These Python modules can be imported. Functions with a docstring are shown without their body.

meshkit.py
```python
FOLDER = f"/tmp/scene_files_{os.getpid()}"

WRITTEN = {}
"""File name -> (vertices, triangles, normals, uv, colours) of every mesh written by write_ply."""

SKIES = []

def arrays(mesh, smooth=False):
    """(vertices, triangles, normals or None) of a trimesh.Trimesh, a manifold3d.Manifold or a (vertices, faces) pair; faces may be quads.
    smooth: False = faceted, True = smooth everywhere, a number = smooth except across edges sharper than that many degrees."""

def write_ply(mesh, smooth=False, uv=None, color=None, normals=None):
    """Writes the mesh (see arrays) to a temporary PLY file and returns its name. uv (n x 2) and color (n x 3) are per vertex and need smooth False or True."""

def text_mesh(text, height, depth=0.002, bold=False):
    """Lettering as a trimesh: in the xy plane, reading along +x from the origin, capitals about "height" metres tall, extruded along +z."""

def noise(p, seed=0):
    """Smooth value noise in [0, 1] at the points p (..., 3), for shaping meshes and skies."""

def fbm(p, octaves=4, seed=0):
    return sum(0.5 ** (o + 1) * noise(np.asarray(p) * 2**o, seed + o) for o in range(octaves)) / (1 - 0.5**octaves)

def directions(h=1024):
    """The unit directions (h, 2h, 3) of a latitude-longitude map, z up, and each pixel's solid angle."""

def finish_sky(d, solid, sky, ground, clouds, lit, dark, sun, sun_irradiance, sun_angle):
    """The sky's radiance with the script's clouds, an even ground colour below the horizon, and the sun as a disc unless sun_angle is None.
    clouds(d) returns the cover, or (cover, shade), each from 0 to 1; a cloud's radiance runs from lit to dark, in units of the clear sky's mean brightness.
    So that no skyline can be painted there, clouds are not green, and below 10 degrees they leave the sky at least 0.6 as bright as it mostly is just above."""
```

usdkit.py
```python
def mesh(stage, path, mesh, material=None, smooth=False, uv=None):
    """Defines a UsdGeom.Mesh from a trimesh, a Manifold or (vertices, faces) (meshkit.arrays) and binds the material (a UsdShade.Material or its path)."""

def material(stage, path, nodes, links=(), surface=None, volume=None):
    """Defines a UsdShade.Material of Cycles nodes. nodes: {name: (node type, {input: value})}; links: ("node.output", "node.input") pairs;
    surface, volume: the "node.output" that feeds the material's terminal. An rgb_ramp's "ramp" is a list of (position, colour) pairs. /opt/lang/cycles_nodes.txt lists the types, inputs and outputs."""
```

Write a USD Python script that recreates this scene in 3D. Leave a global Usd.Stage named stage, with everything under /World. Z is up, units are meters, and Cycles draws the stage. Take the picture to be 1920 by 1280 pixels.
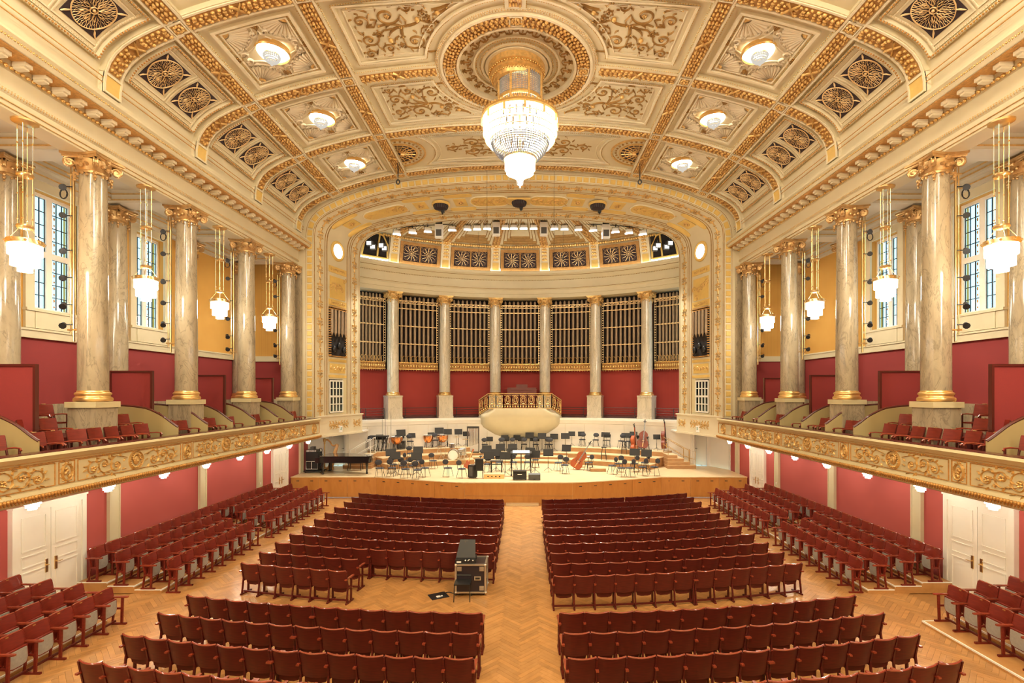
import math, random
import numpy as np
import trimesh, usdkit
from pxr import Usd, UsdGeom, UsdLux, UsdShade, Gf, Sdf, Vt
from scipy.interpolate import CubicSpline, PchipInterpolator
from shapely.geometry import Polygon, Point, LineString, box as sbox
from shapely import affinity, union_all

random.seed(7); RNG = np.random.default_rng(7)
stage = Usd.Stage.CreateInMemory()
UsdGeom.SetStageUpAxis(stage, 'Z'); UsdGeom.SetStageMetersPerUnit(stage, 1.0)
UsdGeom.Xform.Define(stage, '/World')
PI = math.pi

# ---------------------------------------------------------------- camera (stands on the rear balcony, level, lens shifted up)
F, CX, CY, CAMX, CAMZ = 950.0, 982.0, 735.0, 0.25, 5.5
cam = UsdGeom.Camera.Define(stage, '/World/camera')
cam.AddTranslateOp().Set((CAMX, 0, CAMZ)); cam.AddRotateXOp().Set(90)
cam.CreateHorizontalApertureAttr(36.0); cam.CreateVerticalApertureAttr(24.0)
cam.CreateFocalLengthAttr(36.0 * F / 1920)
cam.CreateHorizontalApertureOffsetAttr(-(CX - 960) / 1920 * 36.0)
cam.CreateVerticalApertureOffsetAttr((CY - 640) / 1920 * 36.0)
cam.CreateClippingRangeAttr((0.1, 500.0))
cam.CreateExposureAttr(0.16)

def at(u, v, z):
    """The point of the level plane at height z that the photograph's pixel (u, v) shows."""
    y = (CAMZ - z) * F / (v - CY)
    return CAMX + (u - CX) * y / F, y

# ---------------------------------------------------------------- sky behind the windows and the lamps outside the frame
sky = UsdLux.DomeLight.Define(stage, '/World/sky')
sky.CreateColorAttr((0.48, 0.78, 0.95)); sky.CreateIntensityAttr(0.8)
WARM = (1.0, 0.90, 0.73)
LAMP_E, CHAND_E, PEND_E, SOFFIT_E, STAGE_I, REAR_I = 26.0, 30.0, 34.0, 60.0, 6000.0, 64.0
def sphere_light(name, p, r, i, col=WARM):
    l = UsdLux.SphereLight.Define(stage, '/World/' + name)
    l.AddTranslateOp().Set(tuple(p)); l.CreateRadiusAttr(r); l.CreateIntensityAttr(i); l.CreateColorAttr(col)
for i, y in enumerate((12.0, 8.15, 4.3, 0.45)):          # the hall's lamps go on behind the camera
    for s in (-1, 1):
        if i: sphere_light(f'ceiling_lamp_light_{i}_{s + 1}', (s * 7.67, y, 15.6), .45, REAR_I)
        if i: sphere_light(f'pendant_lamp_light_{i}_{s + 1}', (s * 11.58, y, 8.7), .35, REAR_I * .8)
for i, y in enumerate((9.48, 7.36, 5.24)):
    for s in (-1, 1): sphere_light(f'soffit_lamp_light_{i}_{s + 1}', (s * 11.0, y, 2.9), .1, REAR_I)
for i, x in enumerate((-7.2, -5.0, -3.0, -1.0, 1.0, 3.0, 5.0, 7.2)):          # the stage spotlights' beams, from their lamps on the truss
    l = UsdLux.SphereLight.Define(stage, f'/World/stage_spot_light_{i}'); l.AddTranslateOp().Set((x, 32.0 - .020 * x * x, 15.65 - .0125 * x * x)); l.AddRotateXOp().Set(-16.); l.CreateRadiusAttr(.12); l.CreateIntensityAttr(STAGE_I); l.CreateColorAttr((1., .93, .80))
    sh = UsdLux.ShapingAPI.Apply(l.GetPrim()); sh.CreateShapingConeAngleAttr(33.); sh.CreateShapingConeSoftnessAttr(.5)
sphere_light('rear_chandelier_light', (0, 2.5, 14.6), 1.0, REAR_I)

# ---------------------------------------------------------------- materials
MT = {}
def mat(name, nodes, links, surface='p.BSDF'):
    MT[name] = usdkit.material(stage, '/World/Looks/' + name, nodes, links, surface=surface)
def plain(name, c, rough=.5, metal=0., bump=0., bscale=60., var=0., vscale=2.5, spec=.5, coat=0., emit=None, stretch=None):
    n = {'p': ('principled_bsdf', dict(base_color=c, roughness=rough, metallic=metal, specular_ior_level=spec, coat_weight=coat))}
    l = []
    if emit: n['p'][1].update(emission_color=emit[0], emission_strength=emit[1])
    if var or bump: n['g'] = ('texture_coordinate', {})
    if var:
        n['mp'] = ('mapping', dict(scale=stretch or (1, 1, 1)))
        n['t'] = ('noise_texture', dict(scale=vscale, detail=5., roughness=.6))
        n['r'] = ('rgb_ramp', dict(ramp=[(.25, [x * (1 - var) for x in c]), (.75, [min(1, x * (1 + var)) for x in c])]))
        l += [('g.object', 'mp.vector'), ('mp.vector', 't.vector'), ('t.fac', 'r.fac'), ('r.color', 'p.base_color')]
    if bump:
        n['bt'] = ('noise_texture', dict(scale=bscale, detail=3.))
        n['b'] = ('bump', dict(strength=bump, distance=.01))
        l += [('g.object', 'bt.vector'), ('bt.fac', 'b.height'), ('b.normal', 'p.normal')]
    mat(name, n, l)
plain('cream', (.61, .53, .345), .55, var=.05, vscale=1.2)
plain('cream_light', (.70, .615, .43), .5, var=.03)
plain('cream_olive', (.60, .51, .29), .5, var=.04, vscale=1.5)
plain('relief_cream', (.72, .63, .45), .45)
plain('gold', (.66, .42, .15), .38, .55, bump=.3, bscale=45, var=.28, vscale=9)
plain('gold_lace', (.80, .58, .30), .42, .35)
plain('garland_gold', (.60, .365, .12), .4, .4, bump=.4, bscale=50, var=.35, vscale=11)
plain('capital_gold', (.52, .325, .135), .36, .6, bump=.3, bscale=30, var=.25, vscale=7)
plain('partition_olive', (.40, .32, .145), .5)
plain('gold_dark', (.54, .28, .075), .45, .45, bump=.4, bscale=60, var=.3, vscale=14)
plain('gold_bright', (.86, .58, .22), .28, .8, bump=.15, bscale=30)
plain('gold_brown', (.33, .185, .05), .48, .35, var=.3, vscale=6)
plain('gold_ground', (.40, .21, .06), .55, .2, var=.25, vscale=8)
plain('gold_paint', (.68, .46, .13), .5, .1, var=.08, vscale=3)
plain('brass', (.80, .58, .28), .28, .95)
plain('white_paint', (.80, .75, .65), .4, var=.02)
plain('stage_white', (.83, .77, .67), .5, var=.02)
plain('seat_wood', (.092, .009, .0055), .42, coat=.08, spec=.35, var=.35, vscale=5, stretch=(1, 1, 6))
plain('seat_wood_light', (.17, .018, .009), .42, coat=.08, spec=.35, var=.3, vscale=5, stretch=(1, 1, 6))
plain('seat_top', (.26, .045, .02), .22, coat=.5, var=.2, vscale=5)
plain('trim_wood', (.085, .014, .009), .3, coat=.3)
plain('grey_fabric', (.33, .31, .28), .85, bump=.3, bscale=300, var=.1, vscale=20)
plain('screen_red', (.27, .031, .030), .8, var=.06, vscale=40)
plain('balcony_floor', (.13, .02, .015), .8)
plain('black', (.012, .012, .013), .4)
plain('black_gloss', (.008, .008, .009), .12, coat=.8)
plain('desk_black', (.011, .009, .007), .5)
plain('cushion', (.045, .045, .052), .85, bump=.3, bscale=200)
plain('dark_metal', (.06, .055, .05), .4, .6)
plain('chrome', (.75, .75, .74), .14, 1.)
plain('crystal_grey', (.26, .26, .26), .12, spec=.8)
plain('silver', (.62, .62, .6), .3, .9)
plain('copper', (.80, .30, .10), .22, .95)
plain('skin_white', (.85, .83, .78), .5)
plain('paper', (.9, .9, .87), .6)
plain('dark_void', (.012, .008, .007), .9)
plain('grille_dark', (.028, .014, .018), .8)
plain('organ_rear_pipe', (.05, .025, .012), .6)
plain('organ_pipe', (.36, .26, .165), .5, .15, var=.15, vscale=6, stretch=(1, 1, .3))
plain('bass_wood', (.20, .035, .012), .38, coat=.15, var=.25, vscale=7, stretch=(1, 1, .3))
plain('cello_wood', (.42, .085, .018), .4, coat=.1, var=.2, vscale=7, stretch=(1, 1, .3))
plain('harp_wood', (.62, .33, .11), .35, var=.2, vscale=6)
plain('box_wood', (.72, .45, .17), .5, var=.15, vscale=4)
plain('case_laminate', (.022, .016, .022), .35)
plain('amp_cloth', (.03, .028, .026), .8, bump=.3, bscale=300)
plain('speaker_grey', (.075, .072, .066), .6)
plain('step_edge', (.86, .84, .78), .4)
plain('riser_wood', (.42, .22, .09), .5, var=.2, vscale=3, stretch=(1, 1, 3))
plain('console_wood', (.16, .03, .022), .35, coat=.2)
plain('sign_green', (.02, .25, .12), .5)
plain('soffit', (.56, .50, .38), .6)
def wood(name, a, b, c, scale, rough=.35, coat=.2, rnd=None):
    n = {'g': ('geometry', {}), 'mp': ('mapping', dict(scale=scale)), 't': ('noise_texture', dict(scale=1.6, detail=6., roughness=.62, distortion=.6)),
         'r': ('rgb_ramp', dict(ramp=[(.25, a), (.5, b), (.78, c)])), 'p': ('principled_bsdf', dict(roughness=rough, coat_weight=coat, coat_roughness=.2))}
    l = [('g.position', 'mp.vector'), ('mp.vector', 't.vector'), ('t.fac', 'r.fac'), ('r.color', 'p.base_color')]
    if rnd:
        n['h'] = ('hsv', {}); n['m'] = ('map_range', dict(from_min=0., from_max=1., to_min=1 - rnd, to_max=1 + rnd))
        l = l[:3] + [('r.color', 'h.color'), ('g.random_per_island', 'm.value'), ('m.result', 'h.value'), ('h.color', 'p.base_color')]
    mat(name, n, l)
wood('oak', (.37, .175, .052), (.45, .225, .072), (.52, .275, .1), (2, 2, 2), .3, .25, .22)
for i, k in enumerate((.88, .97, 1.05, 1.13)):
    wood(f'oak_plank_{i}', (.37 * k, .175 * k, .052 * k), (.45 * k, .225 * k, .072 * k), (.52 * k, .275 * k, .1 * k), (2, 2, 2), .3, .25)
wood('stage_floor', (.62, .46, .25), (.70, .54, .31), (.77, .62, .39), (1.2, 9, 9), .32, .2)
wood('stage_front', (.38, .15, .028), (.45, .19, .04), (.51, .235, .055), (2, 2, .5), .4, .15)
wood('side_platform', (.42, .2, .06), (.5, .25, .08), (.56, .3, .1), (2, 2, 2), .4, .1)
def stripes(name, a, b, axis, freq, rough=.8):
    n = {'g': ('geometry', {}), 'mp': ('mapping', dict(scale=axis)), 'w': ('wave_texture', dict(scale=freq, distortion=1.2, detail=2.)),
         't': ('noise_texture', dict(scale=1.1, detail=4.)), 'x': ('mix_color', dict(fac=.5)), 'r': ('rgb_ramp', dict(ramp=[(.2, a), (.8, b)])), 'p': ('principled_bsdf', dict(roughness=rough, specular_ior_level=.25))}
    mat(name, n, [('g.position', 'mp.vector'), ('mp.vector', 'w.vector'), ('g.position', 't.vector'), ('w.fac', 'x.a'), ('t.fac', 'x.b'), ('x.result', 'r.fac'), ('r.color', 'p.base_color')])
stripes('red_wall', (.40, .075, .065), (.46, .098, .085), (1, 1, 0), 9)
stripes('apse_red', (.35, .045, .036), (.39, .056, .046), (1, 1, 0), 9)
stripes('orange_wall', (.55, .285, .06), (.64, .36, .09), (1, 1, .02), 5)
def marble(name, base, dark, vein):
    n = {'g': ('texture_coordinate', {}), 'oi': ('object_info', {}), 'ad': ('vector_math', dict(math_type='add')), 'mp': ('mapping', dict(scale=(1, 1, .32))),
         't': ('noise_texture', dict(scale=3.2, detail=8., roughness=.68, distortion=1.2)),
         'v': ('noise_texture', dict(scale=2.1, detail=5., roughness=.6, distortion=1.6)),
         'r': ('rgb_ramp', dict(ramp=[(.3, dark), (.5, base), (.75, [min(1, c * 1.15) for c in base])])),
         'rv': ('rgb_ramp', dict(ramp=[(.468, (0, 0, 0)), (.495, (.45, .45, .45)), (.52, (0, 0, 0)), (.66, (0, 0, 0)), (.74, (.4, .4, .4))])), 'm': ('mix', dict(color2=vein)), 'p': ('principled_bsdf', dict(roughness=.16, coat_weight=.3, coat_roughness=.08))}
    mat(name, n, [('g.object', 'ad.vector1'), ('oi.location', 'ad.vector2'), ('ad.vector', 'mp.vector'), ('mp.vector', 't.vector'), ('mp.vector', 'v.vector'), ('t.fac', 'r.fac'), ('r.color', 'm.color1'), ('v.fac', 'rv.fac'), ('rv.color', 'm.fac'), ('m.color', 'p.base_color')])
marble('marble', (.37, .30, .195), (.24, .195, .13), (.11, .09, .06))
marble('marble_pale', (.56, .485, .35), (.45, .39, .285), (.31, .265, .19))
mat('window_glass', {'a': ('transparent_bsdf', dict(color=(.85, .95, .97))), 'b': ('glossy_bsdf', dict(roughness=.05)), 'm': ('mix_closure', dict(fac=.06))},
    [('a.BSDF', 'm.closure1'), ('b.BSDF', 'm.closure2')], 'm.closure')
def glow(name, c, e, see=0.):
    if not see: mat(name, {'e': ('emission', dict(color=c, strength=e))}, [], 'e.emission')
    else: mat(name, {'e': ('emission', dict(color=c, strength=e)), 'a': ('transparent_bsdf', {}), 'g': ('glossy_bsdf', dict(color=(.9, .9, .9), roughness=.1)), 'd': ('mix_closure', dict(fac=.35)), 'm': ('mix_closure', dict(fac=see))},
             [('e.emission', 'd.closure1'), ('g.BSDF', 'd.closure2'), ('d.closure', 'm.closure1'), ('a.BSDF', 'm.closure2')], 'm.closure')
LW = (1.0, .915, .75)
glow('lamp_crystal', LW, PEND_E); glow('chandelier_crystal', LW, CHAND_E); glow('ceiling_crystal', LW, LAMP_E); glow('soffit_crystal', LW, SOFFIT_E)
glow('dim_crystal', (1., .95, .86), .85, .45); glow('strand_crystal', (.9, .88, .84), .22, .08); glow('basket_crystal', (1., .92, .8), .62)
glow('cove_strip', (1., .92, .76), 9.0); glow('frosted_lamp', (1., .97, .9), 4.0); glow('spot_lens', (1., .95, .85), 14.0); glow('far_lamp', (1., .97, .92), 5.0)

# ---------------------------------------------------------------- mesh building
class MB:
    def __init__(s): s.V, s.T, s.n = [], [], 0
    def add(s, v, f):
        v = np.asarray(v, float).reshape(-1, 3); f = np.asarray(f, int)
        if f.shape[1] == 4: f = np.vstack([f[:, [0, 1, 2]], f[:, [0, 2, 3]]])
        s.V.append(v); s.T.append(f + s.n); s.n += len(v); return s
    def scaled(s, k): s.V = [v * k for v in s.V]; return s
    def arrays(s): return np.vstack(s.V), np.vstack(s.T)
    def merge(s, o, M=None):
        v, f = o.arrays()
        if M is not None: v = v @ M[:3, :3].T + M[:3, 3]
        return s.add(v, f)
    def box(s, x0, x1, y0, y1, z0, z1):
        e = (s.n % 89) * 9e-6                                # no two faces quite coincide
        v = [(x, y, z) for x in (x0 - e, x1 + e) for y in (y0 - e, y1 + e) for z in (z0 - e, z1 + e)]
        return s.add(v, BOXF)
    def hexa(s, v): return s.add(v, BOXF)     # eight corners in the order of box()
    def bar(s, a, b, w, h, up=(0, 0, 1)):
        """A beam of section w x h from a to b."""
        a, b, up = np.array(a, float), np.array(b, float), np.array(up, float)
        t = (b - a) / np.linalg.norm(b - a); x = np.cross(t, up)
        if np.linalg.norm(x) < 1e-6: x = np.array([1., 0, 0])
        x /= np.linalg.norm(x); y = np.cross(x, t)
        return s.add([p + x * i * w / 2 + y * j * h / 2 for p in (a, b) for i in (-1, 1) for j in (-1, 1)], BOXF)
    def tube(s, P, r, n=6, closed=False):
        P = np.asarray(P, float); m = len(P); r = np.broadcast_to(r, (m,))
        t = np.roll(P, -1, 0) - np.roll(P, 1, 0) if closed else np.gradient(P, axis=0)
        t /= np.linalg.norm(t, axis=1, keepdims=True) + 1e-12
        ref = np.where(np.abs(t[:, 2:]) < .9, [0, 0, 1.], [1., 0, 0]); a = np.cross(t, ref); a /= np.linalg.norm(a, axis=1, keepdims=True); b = np.cross(t, a)
        g = np.arange(n) * 2 * PI / n
        v = P[:, None] + r[:, None, None] * (np.cos(g)[None, :, None] * a[:, None] + np.sin(g)[None, :, None] * b[:, None])
        i, j = np.meshgrid(np.arange(m if closed else m - 1), np.arange(n), indexing='ij')
        q = np.stack([i * n + j, i * n + (j + 1) % n, (i + 1) % m * n + (j + 1) % n, (i + 1) % m * n + j], -1).reshape(-1, 4)
        s.add(v.reshape(-1, 3), q)
        if not closed:
            for k in (0, m - 1):
                s.add(np.vstack([v[k], P[k]]), [(j, (j + 1) % n, n) for j in range(n)])
        return s
    def lathe(s, prof, c=(0, 0, 0), n=24, a0=0., a1=2 * PI, sx=1., sy=1.):
        prof = np.asarray(prof, float); full = abs(a1 - a0 - 2 * PI) < 1e-6
        g = np.linspace(a0, a1, n + 1)[:n if full else n + 1]; m = len(prof); k = len(g)
        v = np.stack([c[0] + prof[:, None, 0] * np.cos(g) * sx, c[1] + prof[:, None, 0] * np.sin(g) * sy, c[2] + np.repeat(prof[:, 1:2], k, 1)], -1)
        i, j = np.meshgrid(np.arange(m - 1), np.arange(k if full else k - 1), indexing='ij')
        q = np.stack([i * k + j, i * k + (j + 1) % k, (i + 1) * k + (j + 1) % k, (i + 1) * k + j], -1).reshape(-1, 4)
        return s.add(v.reshape(-1, 3), q)
    def grid(s, P):
        P = np.asarray(P, float); m, n = P.shape[:2]
        i, j = np.meshgrid(np.arange(m - 1), np.arange(n - 1), indexing='ij')
        return s.add(P.reshape(-1, 3), np.stack([i * n + j, i * n + j + 1, (i + 1) * n + j + 1, (i + 1) * n + j], -1).reshape(-1, 4))
    def slab(s, A, B):
        """A closed plate between two grids of the same shape."""
        A, B = np.asarray(A, float), np.asarray(B, float); s.grid(A); s.grid(B)
        for e in (lambda G: G[0], lambda G: G[-1], lambda G: G[:, 0], lambda G: G[:, -1]): s.grid(np.stack([e(A), e(B)]))
        return s
    def ball(s, c, r, k=0):
        v, f = BALLS[k]; return s.add(v * np.asarray(r) + np.asarray(c), f)
    def extr(s, poly, fn, t):
        """A closed outline (n,2) carried along the stations t by fn(a, b, t)."""
        p = np.asarray(poly, float); n = len(p)
        P = np.array([[fn(a, b, k) for a, b in np.vstack([p, p[:1]])] for k in t]); s.grid(P)
        try:
            v2, f2 = trimesh.creation.triangulate_polygon(Polygon(p), engine='earcut')
            for k in (t[0], t[-1]): s.add([fn(a, b, k) for a, b in v2], f2)
        except Exception: pass
        return s
    def poly(s, shp, fn, h0, h1):
        """A flat shape (shapely or points) as a plate between heights h0 and h1: fn(a, b, h)."""
        shp = shp if hasattr(shp, 'geom_type') else Polygon(shp)
        for g in getattr(shp, 'geoms', [shp]):
            v2, f2 = trimesh.creation.triangulate_polygon(g, engine='earcut')
            s.add([fn(a, b, h1) for a, b in v2], f2); s.add([fn(a, b, h0) for a, b in v2], f2)
            for ring in [g.exterior, *g.interiors]:
                c = np.array(ring.coords); s.grid([[fn(a, b, h0) for a, b in c], [fn(a, b, h1) for a, b in c]])
        return s
    def ribbon(s, pts, w, fn, h0, h1):
        """A ridge along a plane line: width w (per point), crest at h1."""
        p = np.asarray(pts, float); w = np.broadcast_to(w, (len(p),)); t = np.gradient(p, axis=0); t /= np.linalg.norm(t, axis=1, keepdims=True) + 1e-12
        n = np.stack([-t[:, 1], t[:, 0]], 1)
        L, R = p + n * w[:, None] / 2, p - n * w[:, None] / 2
        return s.grid([[fn(*q, h0) for q in L], [fn(*q, h1) for q in p], [fn(*q, h0) for q in R]])
BOXF = np.array([(0, 1, 3, 2), (4, 6, 7, 5), (0, 4, 5, 1), (2, 3, 7, 6), (0, 2, 6, 4), (1, 5, 7, 3)])
_o = trimesh.creation.icosahedron(); _s = trimesh.creation.icosphere(1); _t = trimesh.creation.icosphere(2)
_oc = (np.array([(1, 0, 0), (-1, 0, 0), (0, 1, 0), (0, -1, 0), (0, 0, 1), (0, 0, -1)], float), np.array([(0, 2, 4), (2, 1, 4), (1, 3, 4), (3, 0, 4), (2, 0, 5), (1, 2, 5), (3, 1, 5), (0, 3, 5)]))
BALLS = [(np.array(_o.vertices), np.array(_o.faces)), (np.array(_s.vertices), np.array(_s.faces)), _oc, (np.array(_t.vertices), np.array(_t.faces))]

USED = {}
def fresh(parent, name):
    k = (parent, name); i = USED.get(k, 0); USED[k] = i + 1
    return f'{parent}/{name}' if i == 0 else f'{parent}/{name}_{i:03d}'
def path_of(parent): return '/World' if parent is None else str(parent if isinstance(parent, str) else parent.GetPath())
def tag(p, label=None, cat=None, group=None, kind=None):
    for k, v in (('label', label), ('category', cat), ('group', group), ('kind', kind)):
        if v: p.SetCustomDataByKey(k, v)
    return p
def obj(name, mb, m, parent=None, smooth=40, **kw):
    p = usdkit.mesh(stage, fresh(path_of(parent), name), mb.arrays(), MT[m], smooth=smooth).GetPrim()
    return tag(p, **kw)
def thing(name, label, cat, loc=(0, 0, 0), rz=0., group=None, kind=None, rot=None):
    x = UsdGeom.Xform.Define(stage, fresh('/World', name)); x.AddTranslateOp().Set(tuple(float(c) for c in loc))
    if rz or rot is None: x.AddRotateZOp().Set(math.degrees(rz))
    if rot: x.AddRotateXYZOp().Set(rot)
    return tag(x.GetPrim(), label, cat, group, kind)
def copy(src, label, loc, rz=0., group=None, cat=None, scale=None, mirror=False):
    d = src.GetCustomData(); name = str(src.GetPath()).split('/')[-1]
    if name[-4:-3] == '_' and name[-3:].isdigit(): name = name[:-4]
    x = UsdGeom.Xform.Define(stage, fresh('/World', name)); x.GetPrim().GetReferences().AddInternalReference(src.GetPath())
    x.GetPrim().CreateAttribute('xformOp:translate', Sdf.ValueTypeNames.Double3).Set(Gf.Vec3d(*map(float, loc)))
    x.GetPrim().CreateAttribute('xformOp:rotateZ', Sdf.ValueTypeNames.Float).Set(math.degrees(rz))
    order = ['xformOp:translate', 'xformOp:rotateZ']
    if scale or mirror:
        k = scale or 1.
        x.GetPrim().CreateAttribute('xformOp:scale', Sdf.ValueTypeNames.Float3).Set(Gf.Vec3f(-k if mirror else k, k, k)); order.append('xformOp:scale')
    x.GetPrim().CreateAttribute('xformOpOrder', Sdf.ValueTypeNames.TokenArray).Set(order)
    x.GetPrim().SetInstanceable(True)
    return tag(x.GetPrim(), label, cat or d['category'], group or d.get('group'))
SIDE = {-1: 'left', 1: 'right'}
ORD = ['', 'first', 'second', 'third', 'fourth', 'fifth', 'sixth', 'seventh', 'eighth', 'ninth', 'tenth', 'eleventh', 'twelfth', 'thirteenth', 'fourteenth', 'fifteenth', 'sixteenth', 'seventeenth', 'eighteenth', 'nineteenth', 'twentieth', 'twenty-first', 'twenty-second']

def spiral(c, r, turns, a0, d=1, n=26, tail=None, r_in=.12):
    """Points and widths of a volute that winds inward; tail: points that lead to it."""
    k = np.linspace(0, 1, n); a = a0 + d * 2 * PI * turns * k; q = r * (1 - (1 - r_in) * k ** .8)
    p = np.stack([c[0] + q * np.cos(a), c[1] + q * np.sin(a)], 1); w = .05 + .95 * np.sin(PI * (.25 + .75 * k)) 
    if tail is not None:
        tail = np.asarray(tail, float); p = np.vstack([tail, p]); w = np.concatenate([np.linspace(.35, w[0], len(tail)), w])
    return p, w
# ================================================================ THE SETTING: coffered vault
_px = [0, 2.4, 5.9, 8.0, 9.45, 9.95, 10.5, 10.88, 11.04, 11.10, 11.10]
_pz = [16.84, 16.78, 16.42, 15.95, 15.45, 15.23, 14.92, 14.55, 14.20, 13.85, 13.20]
_c = np.array([(-a, b) for a, b in zip(_px[:0:-1], _pz[:0:-1])] + list(zip(_px, _pz)))
_d = np.concatenate([[0], np.cumsum(np.linalg.norm(np.diff(_c, axis=0), axis=1))]); _d -= _d[-1] / 2
_cs = PchipInterpolator(_d, _c)
_f = np.linspace(_d[0], _d[-1], 1601); _pp = _cs(_f); _pp = (_pp + (_pp[::-1] * [-1, 1])) / 2
for _ in range(25): _pp[1:-1] = (_pp[:-2] + 2 * _pp[1:-1] + _pp[2:]) / 4
_sl = np.concatenate([[0], np.cumsum(np.linalg.norm(np.diff(_pp, axis=0), axis=1))]); _sl -= _sl[-1] / 2
_tn = np.gradient(_pp, axis=0); _tn /= np.linalg.norm(_tn, axis=1, keepdims=True); _nn = np.stack([_tn[:, 1], -_tn[:, 0]], 1)
def V(s, y, h):
    return (np.interp(s, _sl, _pp[:, 0]) + h * np.interp(s, _sl, _nn[:, 0]), y, np.interp(s, _sl, _pp[:, 1]) + h * np.interp(s, _sl, _nn[:, 1]))
def S_of(x): return float(np.interp(x, _pp[200:1490, 0], _sl[200:1490]))
def S_at_z(z): return float(np.interp(z, _pp[1600:1000:-1, 1], _sl[1600:1000:-1]))
YR = [10.10, 13.95, 17.80, 21.65, 25.50]
S59, S945, SCOVE = S_of(5.9), S_of(9.27), S_at_z(14.15)
BK = -.14
def vbox(mb, s0, s1, y0, y1, h0, h1, ds=.3):
    s = np.linspace(s0, s1, max(2, int(abs(s1 - s0) / ds) + 2)); y = (y0, y1)
    return mb.slab([[V(a, b, h0) for b in y] for a in s], [[V(a, b, h1) for b in y] for a in s])
def vframe(mb, s0, s1, y0, y1, w, h0, h1):
    vbox(mb, s0, s0 + w, y0, y1, h0, h1); vbox(mb, s1 - w, s1, y0, y1, h0, h1)
    vbox(mb, s0 + w, s1 - w, y0, y0 + w, h0, h1); vbox(mb, s0 + w, s1 - w, y1 - w, y1, h0, h1)
def vbeads(mb, a, b, step, r, h, k=2):
    n = max(2, int(math.hypot(b[0] - a[0], b[1] - a[1]) / step))
    for t in (np.arange(n) + .5) / n: mb.ball(V(a[0] + (b[0] - a[0]) * t, a[1] + (b[1] - a[1]) * t, h), r, k)
def vbeadframe(mb, s0, s1, y0, y1, step, r, h):
    for a, b in (((s0, y0), (s0, y1)), ((s1, y0), (s1, y1)), ((s0, y0), (s1, y0)), ((s0, y1), (s1, y1))): vbeads(mb, a, b, step, r, h)
ceiling = tag(UsdGeom.Xform.Define(stage, '/World/ceiling').GetPrim(), 'cream and gold coffered barrel vault over the hall', 'ceiling', kind='structure')
m = MB(); s = _sl[::8]
m.grid([[V(a, b, BK) for b in np.linspace(-4, 26.2, 30)] for a in s]); obj('vault_shell', m, 'cream', ceiling, True)
rib, edge = MB(), MB()
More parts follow.
